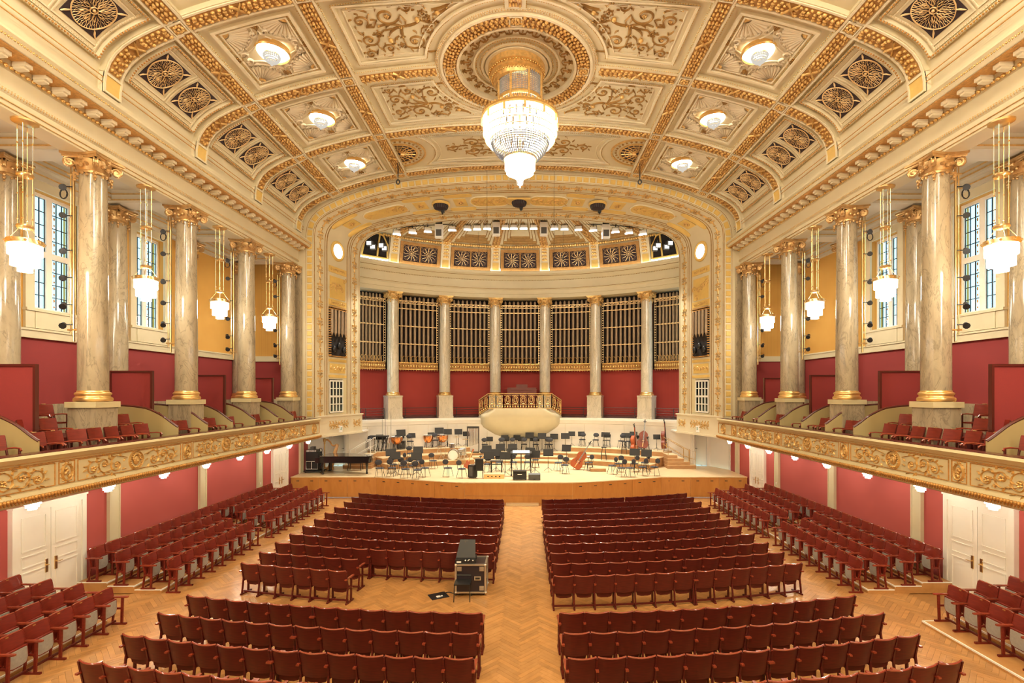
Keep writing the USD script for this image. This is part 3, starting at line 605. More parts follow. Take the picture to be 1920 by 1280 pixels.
    for k, y in enumerate(np.arange(8, 26.3, .07)):
        m.ball((s * 10.735, y, 13.09), (.03, .03, .035), 2); m.ball((s * 11.385, y, 12.285), (.035, .032, .045), 2); m.ball((s * 11.395, y + .035, 12.325), (.02, .02, .02), 2)
    for z, x in ((12.095, 11.435), (11.985, 11.465)): m.box(*sorted((s * (x - .012), s * (x + .01))), 8, 26.3, z - .008, z + .008)
    obj('gilded_rope', m, 'gold', tr, 180)

wr = tag(UsdGeom.Xform.Define(stage, '/World/wall_rear').GetPrim(), 'rear wall of the hall behind the camera', 'wall', kind='structure')
m = MB(); m.box(-12.3, 12.3, -4.3, -4.02, -.1, 3.1); m.box(-14.7, 14.7, -4.3, -4.02, 3.1, 17.2); obj('plain_wall', m, 'cream', wr, False)
# ---------------------------------------------------------------- windows high in the side walls
wn = 0
for s in (-1, 1):
    for k, (y0, y1) in enumerate(((15.0, 16.5), (18.95, 20.45))):
        wn += 1; w = tag(UsdGeom.Xform.Define(stage, f'/World/window_{wn}').GetPrim(), f'tall leaded window in the {SIDE[s]} wall, {"nearer the camera" if k == 0 else "nearer the stage"}', 'window', kind='structure')
        X = lambda a: sorted((s * a[0], s * a[1]))
        m = MB()
        for a, b in ((y0 - .28, y0), (y1, y1 + .28)): m.box(*X((14.22, 14.32)), a, b, 7.4, 11.85)
        m.box(*X((14.22, 14.32)), y0, y1, 11.55, 11.85); m.box(*X((14.16, 14.5)), y0 - .3, y1 + .3, 7.9, 7.98); m.box(*X((14.2, 14.32)), y0, y1, 7.4, 7.92); obj('window_surround', m, 'cream', w, False)
        m = MB(); ym = (y0 + y1) / 2; xx = X((14.5, 14.6))
        for a, b in ((y0, y0 + .09), (y1 - .09, y1), (ym - .1, ym + .1)): m.box(*xx, a, b, 7.95, 11.55)
        for a, b in ((7.95, 8.07), (9.64, 9.82), (11.44, 11.55)): m.box(*xx, y0, y1, a, b)
        obj('window_frame', m, 'white_paint', w, False)
        for c0, c1 in ((y0 + .09, ym - .1), (ym + .1, y1 - .09)):
            for z0, z1 in ((8.07, 9.64), (9.82, 11.44)):
                ld = MB(); ny, nz = 3, 4
                for i in range(ny + 1): y = c0 + (c1 - c0) * i / ny; ld.box(*X((14.54, 14.565)), y - .011, y + .011, z0, z1)
                for j in range(nz + 1): z = z0 + (z1 - z0) * j / nz; ld.box(*X((14.54, 14.565)), c0, c1, z - .011, z + .011)
                obj('lead_cames', ld, 'dark_metal', w, False)
                for i in range(ny):
                    for j in range(nz):
                        g = MB(); a, b, c, d = c0 + (c1 - c0) * i / ny, c0 + (c1 - c0) * (i + 1) / ny, z0 + (z1 - z0) * j / nz, z0 + (z1 - z0) * (j + 1) / nz
                        g.box(*X((14.548, 14.554)), a, b, c, d); obj('pane', g, 'window_glass', w, False)
                o = MB(); yy = c0 + (c1 - c0) * .17
                for j in range(8): z = z0 + .1 + (z1 - z0 - .2) * j / 7; o.ball((s * 14.53, yy, z), (.012, .03, .06 if j % 2 else .035), 0)
                obj('glass_ornament', o, 'gold_dark', w, 180)
# ---------------------------------------------------------------- doors under the balcony
dn = 0
for s in (-1, 1):
    for k, (y0, y1, h) in enumerate(((12.12, 14.18, 2.66), (24.75, 26.35, 2.66))):
        dn += 1; d = tag(UsdGeom.Xform.Define(stage, f'/World/door_{dn}').GetPrim(), f'white panelled double door in the {SIDE[s]} wall, {"near the camera" if k == 0 else "beside the stage"}', 'door', kind='structure')
        X = lambda a, b: sorted((s * a, s * b)); z0 = 0 if k == 0 else .02
        m = MB()
        for a, b in ((y0, y0 + .13), (y1 - .13, y1)): m.box(*X(11.98, 12.12), a, b, z0, h)
        m.box(*X(11.98, 12.12), y0 + .13, y1 - .13, h - .13, h); m.box(*X(11.95, 12.12), y0 - .02, y1 + .02, h, h + .05); obj('door_frame', m, 'white_paint', d, False)
        ym = (y0 + y1) / 2
        for a, b in ((y0 + .13, ym - .006), (ym + .006, y1 - .13)):
            m = MB(); m.box(*X(12.02, 12.1), a, b, z0, h - .13)
            for c, e in ((.2, 1.05), (1.15, 1.45), (1.55, 2.4)):
                for f in ((a + .12, a + .15), (b - .15, b - .12)): m.box(*X(12.005, 12.03), *f, c, e)
                for f in ((c, c + .03), (e - .03, e)): m.box(*X(12.005, 12.03), a + .12, b - .12, *f)
            leafp = obj('door_leaf', m, 'white_paint', d, False)
            sgn = 1 if a > ym else -1; c = ym + sgn * .13
            g = MB(); g.box(*X(12.0, 12.03), c - .035, c + .035, .88, 1.22); g.tube([(s * 12.0, c, 1.08), (s * 11.94, c, 1.08), (s * 11.94, c + sgn * .12, 1.08)], .011, 6); obj('door_handle', g, 'brass', leafp, 30)

# ---------------------------------------------------------------- side columns
def capital(mb, r, k=1.):
    """Gilded capital with four corner volutes, hung beads and a moulded abacus; bottom at z=0."""
    mb.lathe([(r * .98, -.02), (r * 1.04, .0), (r * 1.04, .05), (r * .98, .07), (r * 1.05, .12), (r * 1.18, .25), (r * 1.22, .36)], (0, 0, 0), 28)
    a = r * 1.30; n = 9; pts = []
    for q in range(4):
        for t in np.linspace(-1, 1, n, endpoint=False):
            bow = .82 + .18 * abs(t) ** 2; x, y = a * bow, a * t * 1.0
            g = q * PI / 2; pts.append((x * math.cos(g) - y * math.sin(g), x * math.sin(g) + y * math.cos(g)))
    P = np.array(pts)
    rows = [np.c_[P * f, np.full(len(P), z)] for f, z in ((1.02, .36), (1.08, .38), (1.08, .42), (1.16, .44), (1.16, .50))]; rows = [np.vstack([q, q[:1]]) for q in rows]
    mb.grid(rows); mb.add(np.vstack([rows[-1], [[0, 0, .50]]]), [(i, i + 1, len(rows[-1])) for i in range(len(rows[-1]) - 1)])
    for q in range(4):
        g = PI / 4 + q * PI / 2; u = np.array((math.cos(g), math.sin(g), 0)); w = np.array((-u[1], u[0], 0)); c = u * r * 1.52 + np.array((0, 0, .24))
        t = np.linspace(0, 1, 22); ang = PI / 2 - 2 * PI * 1.6 * t; rad = r * .42 * (1 - .85 * t)
        for off in (-.12, .12):
            S = [c + u * rr * math.cos(b) + np.array((0, 0, rr * math.sin(b))) + w * off * r for rr, b in zip(rad, ang)]
            mb.tube(np.vstack([[u * r * .9 + np.array((0, 0, .40)) + w * off * r], S]), r * .06, 5)
        disc = MB().lathe([(0.001, -r * .12), (r * .34, -r * .1), (r * .34, r * .1), (0.001, r * .12)], (0, 0, 0), 14)
        M = np.eye(4); M[:3, 0] = u; M[:3, 1] = (0, 0, 1); M[:3, 2] = w; M[:3, 3] = c; mb.merge(disc, M)
        for z, rr in ((-.02, .085), (-.11, .075), (-.19, .05)): mb.ball(u * r * 1.16 + np.array((0, 0, z)), r * rr * 2.2, 0)
        g2 = q * PI / 2; e = np.array((math.cos(g2), math.sin(g2), 0)); f = np.array((-e[1], e[0], 0))
        mb.ball(e * r * 1.22 + np.array((0, 0, .36)), (r * .26,) * 3, 0); mb.ball(e * r * 1.2 + np.array((0, 0, .16)), r * .2, 0)
        for i in (-1, 1): mb.ball(e * r * 1.16 + f * i * r * .38 + np.array((0, 0, .2)), r * .19, 0); mb.ball(e * r * 1.08 + f * i * r * .36 + np.array((0, 0, -.08)), r * .13, 0)
        mb.ball(e * r * 1.1 + np.array((0, 0, -.04)), r * .14, 0)
    return mb
ZB, ZT = 3.3, 11.92
def make_column(loc, label):
    t = thing('marble_column', label, 'column', loc, group=None)
    m = MB(); m.box(-.375, .375, -.375, .375, 0, 1.78); m.box(-.385, .385, -.385, .385, 0, .3); obj('pedestal', m, 'marble', t, False)
    m = MB(); m.box(-.42, .42, -.42, .42, 1.78, 1.94); obj('plinth', m, 'cream_olive', t, False)
    m = MB(); m.lathe([(.34, 1.94), (.425, 1.95), (.44, 2.0), (.425, 2.05), (.40, 2.06), (.38, 2.09), (.385, 2.12), (.405, 2.13), (.41, 2.16), (.395, 2.19), (.365, 2.20), (.355, 2.24), (.34, 2.25)], n=36); obj('base_moulding', m, 'gold_bright', t, 50)
    m = MB(); z = np.linspace(2.22, 8.17, 14); k = np.linspace(0, 1, 14); m.lathe(np.c_[.348 - .045 * k ** 1.6, z], n=40); obj('shaft', m, 'marble', t, True)
    m = capital(MB(), .33); v, f = m.arrays(); v[:, 2] += 8.13; obj('capital', MB().add(v, f), 'capital_gold', t, 40)
    return t
cn = ['nearest the camera', 'second from the camera', 'third from the camera', 'nearest the stage']
proto_col = None
for s in (-1, 1):
    for i, y in enumerate(YCOL):
        lb = f'grey veined marble column with gilded capital, {SIDE[s]} balcony, {cn[i]}'
        if proto_col is None: proto_col = make_column((s * 11.6, y, ZB), lb)
        else: copy(proto_col, lb, (s * 11.6, y, ZB), rz=(PI / 2) * (i % 4))
# half columns on the rear wall of the balconies
proto = None
for s in (-1, 1):
    for i, y in enumerate([13.95, 17.8, 21.65, 25.5]):
        lb = f'marble half column against the ochre wall of the {SIDE[s]} balcony, {["behind the nearest pendant lamp", "behind the nearest column", "behind the second column", "behind the third column"][i]}'
        if proto is None:
            proto = thing('wall_column', lb, 'column', (s * 14.05, y, ZB))
            m = MB(); m.box(-.42, .42, -.42, .42, 0, 1.85); obj('pedestal', m, 'marble', proto, False)
            m = MB(); m.lathe([(.40, 1.85), (.42, 1.92), (.40, 2.0), (.36, 2.02), (.37, 2.1), (.33, 2.16)], n=28); obj('base_moulding', m, 'gold_bright', proto, 50)
            m = MB(); m.lathe([(.33, 2.14), (.33, 4), (.31, 6.5), (.285, 8.13)], n=28); obj('shaft', m, 'marble', proto, True)
            m = capital(MB(), .29); v, f = m.arrays(); v[:, 2] += 8.12; obj('capital', MB().add(v, f), 'capital_gold', proto, 40)
        else: copy(proto, lb, (s * 14.05, y, ZB), rz=PI / 2 * i)
# ================================================================ balconies
XP = 10.35
def yscroll(mb, ro, yc, zc, L, s, fn):
    """The parapet's gilded acanthus scroll: waves of volutes to both sides of a wreathed head."""
    for d in (-1, 1):
        x = .42
        for i, r in enumerate((.24, .21, .18, .15)):
            if x + r > L: break
            up = 1 if i % 2 == 0 else -1
            p, w = spiral((d * (x + r), -up * .035), r, 1.35, PI / 2 * up if d > 0 else PI / 2 * up, -d * up, 22, tail=[(d * (x - .12), up * .12)])
            mb.ribbon([(yc + a, zc + b) for a, b in p], .036 * w * (1 - .08 * i), fn, 0, .035)
            for k in range(5): ro.ball(fn(yc + d * (x + r) + .045 * math.cos(k * 1.26), zc - up * .035 + .045 * math.sin(k * 1.26), .02), .035, 2)
            for e in range(9):
                g = e * .7 + RNG.random() * .5; c = (yc + d * (x + r) + r * math.cos(g), zc - up * .035 + r * math.sin(g)); leaf(mb, c, (c[0] + .12 * math.cos(g + .7), c[1] + .08 * math.sin(g + .7)), .045, fn, 0, .04)
            x += r * 1.75
    mb.ribbon([(yc + .24 * math.cos(t), zc + .24 * math.sin(t)) for t in np.linspace(0, 2 * PI, 25)], .035, fn, 0, .05)
    for k in range(20): t = k * PI / 10; ro.ball(fn(yc + .19 * math.cos(t), zc + .19 * math.sin(t), .02), .032, 2)
    ro.ball(fn(yc, zc, .01), (.06, .11, .13), 1); ro.ball(fn(yc, zc - .02, .06), (.03, .03, .05), 0)
    for k in range(9): t = PI * (k / 8.); ro.ball(fn(yc + .12 * math.cos(t), zc + .04 + .12 * math.sin(t), .03), .04, 0)
for s in (-1, 1):
    b = thing('balcony', f'{SIDE[s]} balcony with cream parapet, gilded scrollwork and rope moulding', 'balcony')
    PP = [(XP + .06, 3.08), (XP + .42, 3.02), (12.1, 3.02), (12.1, 3.3), (XP + .34, 3.3), (XP + .30, 4.06), (XP + .24, 4.12), (XP - .10, 4.16), (XP - .14, 4.10), (XP - .08, 4.04), (XP - .03, 3.98), (XP + .0, 3.95), (XP + .0, 3.36), (XP - .03, 3.33), (XP - .06, 3.26), (XP - .07, 3.2), (XP - .02, 3.12)]
    m = MB(); m.extr([(s * a, z) for a, z in PP], lambda a, z, y: (a, y, z), np.linspace(-2, 26.19, 12)); obj('parapet', m, 'cream_olive', b, 25)
    m = MB(); m.box(*sorted((s * (XP + .0), s * (XP + .34))), -2, 26.185, 4.115, 4.165); obj('handrail', m, 'trim_wood', b, False)
    m = MB(); m.box(*sorted((s * (XP + .34), s * 11.3)), -2, 25.98, 3.3, 3.60); m.box(*sorted((s * 11.3, s * 12.3)), -2, 25.98, 3.3, 3.88); m.box(*sorted((s * 12.3, s * 14.2)), -2, 25.98, 3.3, 4.22); obj('stepped_floor', m, 'balcony_floor', b, False)
    fn = lambda y, z, h, s=s: (s * (XP - h), y, z)
    rope = MB()
    for k, y in enumerate(np.arange(8, 26.3, .075)):
        rope.ball((s * (XP - .085), y, 3.24), (.045, .045, .055), 0); rope.ball((s * (XP - .06), y + .037, 3.17), (.03, .03, .03), 2)
    obj('rope_moulding', rope, 'gold_dark', b, 180)
    fr, ro_ = MB(), MB()
    def frame(y0, y1, z0, z1, w=.03):
        for a, c in (((y0, z0), (y1, z0)), ((y0, z1), (y1, z1)), ((y0, z0), (y0, z1)), ((y1, z0), (y1, z1))): fr.ribbon(np.linspace(a, c, 2), w, fn, -.005, .022)
    fr.ribbon([(8, 3.93), (26.3, 3.93)], .03, fn, -.005, .02); fr.ribbon([(8, 3.99), (26.3, 3.99)], .02, lambda y, z, h: (s * (XP - .03 - h), y, z), -.005, .02)
    for k in range(5):
        yc = 11.75 + 4.19 * k
        if yc < 26:
            frame(yc - .2, yc + .2, 3.40, 3.90); md = MB()
            md.ribbon([(yc + .13 * math.cos(t), 3.65 + .19 * math.sin(t)) for t in np.linspace(0, 2 * PI, 21)], .05, fn, 0, .05)
            for q in range(7): md.ball(fn(yc + RNG.normal(0, .035), 3.55 + .03 * q + RNG.normal(0, .01), .02), .045, 0)
            for q in range(14): t = q * PI / 7; md.ball(fn(yc + .17 * math.cos(t), 3.65 + .23 * math.sin(t), .01), .022, 2)
            obj('medallion', md, 'gold', b, 50)
        yc = 9.65 + 4.19 * k; e = min(26.25, yc + 1.80)
        frame(yc - 1.80, e, 3.40, 3.90)
        mb, ro = MB(), MB(); yscroll(mb, ro, yc if yc < 26 else 25.6, 3.65, 1.62 if yc < 26 else .6, s, fn); mb.merge(ro); obj('scroll_relief', mb, 'gold', b, 60)
    obj('panel_moulding', fr, 'gold_dark', b, False)

# little crystal lamps under the balcony edge
proto = None
for s in (-1, 1):
    for k in range(8):
        y = 11.6 + 2.12 * k; lb = f'small white crystal lamp under the {SIDE[s]} balcony, {ORD[k + 1]} from the camera'
        if proto is None:
            proto = thing('soffit_lamp', lb, 'lamp', (s * 11.0, y, 2.78), group='crystal lamps under the balconies')
            m = MB(); m.lathe([(.001, .24), (.11, .24), (.12, .21), (.10, .20)], n=12); obj('ceiling_plate', m, 'brass', proto, 30)
            m = MB(); m.box(-.09, .09, -.13, .13, .15, .20); m.box(-.07, .07, -.10, .10, .08, .145); m.box(-.045, .045, -.07, .07, .03, .075); obj('crystals', m, 'soffit_crystal', proto, False)
        else: copy(proto, lb, (s * 11.0, y, 2.78))
# pendant lamps between the columns
proto = None
for s in (-1, 1):
    for k, y in enumerate((12.02, 15.87, 19.72, 23.57)):
        lb = f'brass pendant lamp with stepped white crystal shade, {SIDE[s]} side, {["nearest the camera", "second from the camera", "third from the camera", "nearest the stage"][k]}'
        if proto: copy(proto, lb, (s * 11.58, y, 8.3)); continue
        proto = t = thing('pendant_lamp', lb, 'lamp', (s * 11.58, y, 8.3), group='pendant lamps between the columns')
        m = MB(); m.lathe([(.001, 3.62), (.26, 3.62), (.25, 3.58), (.14, 3.53), (.001, 3.53)], n=20); obj('ceiling_rose', m, 'brass', t, 30)
        m = MB()
        for i in range(4):
            a = i * PI / 2 + .5; m.tube([(.14 * math.cos(a), .14 * math.sin(a), 3.55), (.13 * math.cos(a), .13 * math.sin(a), 1.05), (.30 * math.cos(a), .30 * math.sin(a), .80)], .0075, 5)
            for z in (1.3, 1.9, 2.5, 3.1): m.ball((.135 * math.cos(a), .135 * math.sin(a), z), .024, 0)
        for z in (1.08, 2.3): m.lathe([(.15, z), (.165, z + .04), (.15, z + .08), (.13, z + .04), (.15, z)], n=16)
        obj('suspension_rods', m, 'brass', t, 30)
        m = MB(); m.lathe([(.27, .80), (.335, .80), (.345, .70), (.32, .68), (.30, .70)], n=24)
        for i in range(8): a = i * PI / 4; m.ball((.345 * math.cos(a), .345 * math.sin(a), .75), .032, 0)
        obj('brass_ring', m, 'brass', t, 30)
        m = MB()
        for r, z0, z1, n in ((.312, .44, .70, 26), (.262, .18, .55, 22), (.14, .05, .3, 14)):
            for i in range(n):
                a = 2 * PI * i / n; w = PI * r / n * .96; c, q = math.cos(a), math.sin(a)
                m.hexa([(rr * c - k * w * q, rr * q + k * w * c, z) for rr in (r - .02, r) for k in (-1, 1) for z in (z0, z1)])
        for r, z in ((.312, .45), (.262, .19), (.14, .06)): m.lathe([(.001, z), (r - .01, z)], n=14)
        obj('crystals', m, 'lamp_crystal', t, False)
# lamps set into the vault
proto = None
for sg, i, p in LAMPS:
    lb = f'round crystal ceiling lamp in the {SIDE[sg]} coffer {["", "nearest the camera", "in the middle of its row", "nearest the stage"][i]}'
    rot = None
    if proto: copy(proto, lb, (p[0], p[1], p[2])); continue
    proto = t = thing('ceiling_lamp', lb, 'lamp', p, group='crystal lamps in the vault')
    m = MB(); m.lathe([(.50, .06), (.62, .06), (.64, -.08), (.60, -.13), (.55, -.08), (.55, .05)], n=32); obj('gilded_ring', m.scaled(.86), 'gold_bright', t, 40)
    m = MB()
    m.lathe([(.545, -.05), (.50, -.12), (.40, -.14), (.31, -.11), (.30, -.03)], n=24); obj('crystal_ring', m.scaled(.86), 'ceiling_crystal', t, False)
    m = MB(); m.lathe([(.28, -.10), (.30, -.16), (.28, -.22), (.26, -.16)], n=20); obj('basket_ring', m.scaled(.86), 'brass', t, 30)
    m = MB()
    for i in range(24):
        a = 2 * PI * i / 24
        for z, r in ((-.22, .28), (-.28, .26), (-.34, .22), (-.39, .16), (-.43, .09)): m.ball((r * math.cos(a), r * math.sin(a), z), .036, 0)
    m.ball((0, 0, -.5), .06, 0); obj('crystal_basket', m.scaled(.86), 'basket_crystal', t, False)

# ---------------------------------------------------------------- the great chandelier
CHX = .12
t = thing('chandelier', 'huge crystal chandelier with gilded rings hanging from the middle of the vault', 'chandelier', (CHX, YC, 12.7))
def ring(mb, r, z0, z1, w=.05, n=56): mb.lathe([(r - w, z0), (r, z0), (r + .015, (z0 + z1) / 2), (r, z1), (r - w, z1), (r - w, z0)], n=n)
m = MB(); ring(m, .80, 3.72, 3.84); ring(m, .80, 2.88, 3.0); ring(m, .80, 2.52, 2.6)
for i in range(8):
    a = i * PI / 4 + PI / 8 * 0; m.box(-.001, .001, -.001, .001, 2.5, 2.501)
    c = np.array((.80 * math.cos(a + .39), .80 * math.sin(a + .39), 0)); m.bar(c + (0, 0, 2.5), c + (0, 0, 3.84), .07, .05)
    m.ball(c + (0, 0, 3.9), (.05, .05, .09), 0)
obj('crown_frame', m, 'gold', t, 40)
m = MB()
for r in (.765,):
    for i in range(96): a = 2 * PI * i / 96; m.bar((r * math.cos(a), r * math.sin(a), 3.0), (r * math.cos(a), r * math.sin(a), 3.74), .026, .02)
    for z in np.linspace(3.04, 3.72, 12): m.tube([(r * math.cos(a), r * math.sin(a), z) for a in np.linspace(0, 2 * PI, 57)[:-1]], .014, 4, True)
obj('crown_beads', m, 'crystal_grey', t, False)
m = MB()
for i in range(64): a = 2 * PI * i / 64; m.bar((.76 * math.cos(a), .76 * math.sin(a), 2.58), (.76 * math.cos(a), .76 * math.sin(a), 2.9), .03, .02)
obj('crown_drops', m, 'strand_crystal', t, False)
m = MB(); m.tube([(0, 0, 4.2), (0, 0, .6)], .06, 8); m.lathe([(.10, 3.95), (.3, 4.0), (.55, 4.1), (.6, 4.2)], n=24); obj('stem', m, 'gold', t, 30)
m = MB(); m.lathe([(.80, 2.56), (.95, 2.62), (1.12, 2.56), (1.27, 2.46), (1.34, 2.42), (1.36, 2.34), (1.32, 2.30), (1.2, 2.36), (1.0, 2.46), (.80, 2.5)], n=64)
for i in range(56): a = 2 * PI * i / 56; m.ball((1.30 * math.cos(a), 1.30 * math.sin(a), 2.45), (.05, .05, .06), 0)
for i in range(40): a = 2 * PI * i / 40; m.ball((1.0 * math.cos(a), 1.0 * math.sin(a), 2.63), (.035, .035, .05), 0)
obj('gilded_ring', m, 'gold_bright', t, 40)
m = MB()
for i in range(12):
    a = 2 * PI * i / 12 + .13; c = np.array((1.335 * math.cos(a), 1.335 * math.sin(a), 0)); m.bar(c + (0, 0, 2.06), c + (0, 0, 2.34), .07, .02)
ring(m, 1.06, 1.58, 1.66, .05)
for r, z in ((1.30, 1.83), (1.30, 2.08), (1.235, 1.65)): m.tube([(r * math.cos(a), r * math.sin(a), z) for a in np.linspace(0, 2 * PI, 65)[:-1]], .016, 5, True)
obj('ring_brackets', m, 'gold', t, False)
def curtain(mb, r, z0, z1, n, th=.02, fill=.9):
    for i in range(n):
        a = 2 * PI * i / n; w = PI * r / n * fill; c, q = math.cos(a), math.sin(a)
        mb.hexa([(rr * c - k * w * q, rr * q + k * w * c, z) for rr in (r - th, r) for k in (-1, 1) for z in (z0, z1)])
m = MB()
for r, z0, z1, n in ((1.29, 1.84, 2.30, 36), (1.22, 1.66, 1.95, 34), (1.12, 1.52, 1.75, 30)): curtain(m, r, z0, z1, n, .02, .72)
obj('crystal_tiers', m, 'chandelier_crystal', t, False)
m = MB(); k = np.linspace(0, 1, 12); prof = np.c_[1.02 - .44 * k ** 1.9, 1.62 - .66 * k]
for i in range(64):
    a = 2 * PI * i / 64; m.tube([(r * math.cos(a), r * math.sin(a), z) for r, z in prof], .021, 3)
for r, z in prof[1:]: m.tube([(r * math.cos(a), r * math.sin(a), z) for a in np.linspace(0, 2 * PI, 49)[:-1]], .018, 3, True)
obj('bead_bowl', m, 'strand_crystal', t, False)
m = MB()
for i in range(10): a = i * .628; m.ball((.45 * math.cos(a), .45 * math.sin(a), 1.5), .06, 1)
obj('inner_lamps', m, 'spot_lens', t, True, kind='stuff')
m = MB(); ring(m, .575, .93, 1.02, .05); obj('lower_ring', m, 'gold_bright', t, 40)
m = MB()
for r, z0, z1, n in ((.54, .62, .95, 26), (.48, .48, .7, 22), (.33, .40, .55, 16), (.20, .32, .45, 10)): curtain(m, r, z0, z1, n)
m.lathe([(.001, .42), (.46, .5)], n=16); obj('lower_crystals', m, 'chandelier_crystal', t, False)
m = MB(); m.lathe([(.001, .36), (.12, .34), (.13, .22), (.11, .2), (.13, .16), (.10, .08), (.04, .06), (.03, -.02), (.001, -.05)], n=16); obj('glass_finial', m, 'dim_crystal', t, True)

# ---------------------------------------------------------------- balcony fittings: red screens, curved partitions, chairs
for s in (-1, 1):
    for k, y in enumerate((12.45, 16.35, 20.3, 24.2)):
        t = thing('red_screen', f'red cloth screen in dark frame on the {SIDE[s]} balcony, {ORD[k + 1]} from the camera', 'screen', (s * 12.4, y, 3.90))
        lx, hx = -.66, .66; tp = 2.26
        m = MB(); m.box(lx, hx, -.02, .02, 0, tp); obj('cloth', m, 'screen_red', t, False)
        m = MB(); m.box(lx - .03, lx + .03, -.05, .05, 0, tp + .03); m.box(hx - .03, hx + .03, -.05, .05, 0, tp + .03); m.box(lx, hx, -.05, .05, tp - .03, tp + .03); obj('frame', m, 'trim_wood', t, False)
    for k, y in enumerate((11.4, 16.0, 17.5, 19.0, 20.6, 22.5, 24.0)):
        t = thing('box_partition', f'cream balcony partition with dark red sweeping edge, {SIDE[s]} side, {ORD[k + 1]} from the camera', 'partition', (s * XP, y, 3.3), group=None)
        q = np.linspace(0, 1, 22); xs = .31 + 2.0 * q; zz = PchipInterpolator([0, .36, .9, 1.4, 2.05, 2.4], [.92, 1.13, 1.51, 1.71, 1.78, 1.79])(xs)
        m = MB(); low = np.where(xs < .95, .30, np.where(xs < 1.95, .58, .92))
        m.slab([[(s * a, -.018, b) for a, b in zip(xs, low)], [(s * a, -.018, b) for a, b in zip(xs, zz)]], [[(s * a, .018, b) for a, b in zip(xs, low)], [(s * a, .018, b) for a, b in zip(xs, zz)]]); obj('panel', m, 'partition_olive', t, False)
        m = MB(); m.tube([(s * a, 0, b) for a, b in zip(xs, zz)], .034, 6); m.bar((s * xs[-1], 0, .94), (s * xs[-1], 0, zz[-1]), .06, .06); obj('edge_rail', m, 'trim_wood', t, 30)
def chair_parts(t):
    m = MB(); X = np.linspace(-.21, .21, 5); Z = np.linspace(.62, .95, 4)
    f = lambda o: [[(x * (1 + .12 * (z - .62)), -.20 - .25 * (z - .45) - .03 * (1 - (x / .21) ** 2) + o, z) for x in X] for z in Z]
    m.slab(f(0), f(.025)); b = obj('backrest', m, 'seat_wood_light', t, 30)
    m = MB()
    m.box(-.05, .05, -.335, -.315, .945, .965)
    obj('number_plate', m, 'brass', b, False)
    m = MB(); m.box(-.22, .22, -.2, .2, .42, .46); obj('seat', m, 'seat_wood_light', t, False)
    for sx in (-1, 1):
        m = MB(); m.bar((sx * .21, -.32, .93), (sx * .21, -.19, .43), .035, .03); m.bar((sx * .21, -.19, .44), (sx * .21, -.25, 0), .035, .03); obj('leg', m, 'trim_wood', t, False)
        m = MB(); m.bar((sx * .21, .18, .66), (sx * .21, .18, 0), .035, .035); obj('leg', m, 'trim_wood', t, False)
        m = MB(); m.tube([(sx * .22, -.24, .66), (sx * .23, 0, .68), (sx * .23, .17, .67), (sx * .22, .22, .62)], .02, 6); obj('armrest', m, 'seat_top', t, 30)
proto = None
BR = [(10.98, 3.60, [10.3, 10.9, 11.9, 12.42, 12.95, 13.5, 14.05, 14.6, 15.2, 16.5, 17.0, 18.1, 18.55, 19.65, 21.2, 21.7, 23.1, 24.7, 25.2]), (11.72, 3.88, [10.4, 10.95, 11.9, 12.45, 13.0, 14.9, 15.45, 16.8, 18.6]), (12.6, 4.22, [10.4, 10.95, 11.5, 12.75, 13.3, 13.85])]
for s in (-1, 1):
    for r, (x, z, ys) in enumerate(BR):
        for k, y in enumerate(ys):
            if any(abs(y - c) < .7 and abs(x - 11.6) < .5 for c in [10.1] + YCOL) or any(abs(y - c) < .3 for c in (11.4, 16.0, 17.5, 19.0, 20.6, 22.5, 24.0)): continue
            rz = (s * PI / 2 + RNG.normal(0, .1)) + s * .12; near = r == 0 and any(abs(y - c) < .68 for c in YCOL); loc = (s * (x - .08 * near), y, z); rz = s * PI / 2 if near else rz
            lb = f'red wooden balcony chair, {SIDE[s]} side, {["front", "middle", "back"][r]} row, {ORD[k + 1]} from the camera'
            if proto is None: proto = thing('balcony_chair', lb, 'chair', loc, rz, 'wooden chairs on the balconies'); chair_parts(proto)
            else: copy(proto, lb, loc, rz)
# ---------------------------------------------------------------- poles with small stage lights beside the columns
proto = None
for s in (-1, 1):
    for k, y in enumerate(YCOL[:3] + [25.95]):
        lb = f'brass lighting pole with black spotlights beside the {SIDE[s]} column {cn[k]}'; loc = (s * (12.28 if k < 3 else 12.25), y + .05 if k < 3 else 25.75, 6.9)
        if proto: copy(proto, lb, loc, mirror=(s > 0)); continue
        proto = t = thing('lighting_pole', lb, 'lighting pole', loc, group='lighting poles beside the columns')
        m = MB(); m.tube([(.10, 0, 0), (.10, 0, 4.9)], .03, 8); m.tube([(-.03, .05, .2), (-.03, .05, 4.9)], .018, 6); m.box(-.05, .55, -.04, .04, .3, .34); m.box(-.05, .5, -.04, .04, 4.6, 4.64); obj('pole', m, 'brass', t, 30)
        for z, tl in ((.45, .3), (1.0, -.4), (1.75, .2), (2.5, -.2), (3.45, .5), (4.25, -.3)):
            m = MB(); c = np.array((-.12, -.08, z)); d = np.array((.55, -.75, -.35 + tl * .3)); d /= np.linalg.norm(d); m.tube([c - d * .1, c - d * .09, c + d * .08, c + d * .16], [.03, .06, .065, .085], 10); m.bar((.08, 0, z + .02), c, .025, .025); obj('spotlight', m, 'black', t, 40)
        m = MB()
        for q in range(2): m.tube([(-.12 + .1 * math.cos(a), -.08 + .02 * q, 4.05 + .13 * math.sin(a)) for a in np.linspace(0, 2 * PI, 14)], .012, 5)
        obj('cable_coil', m, 'black', t, 30)
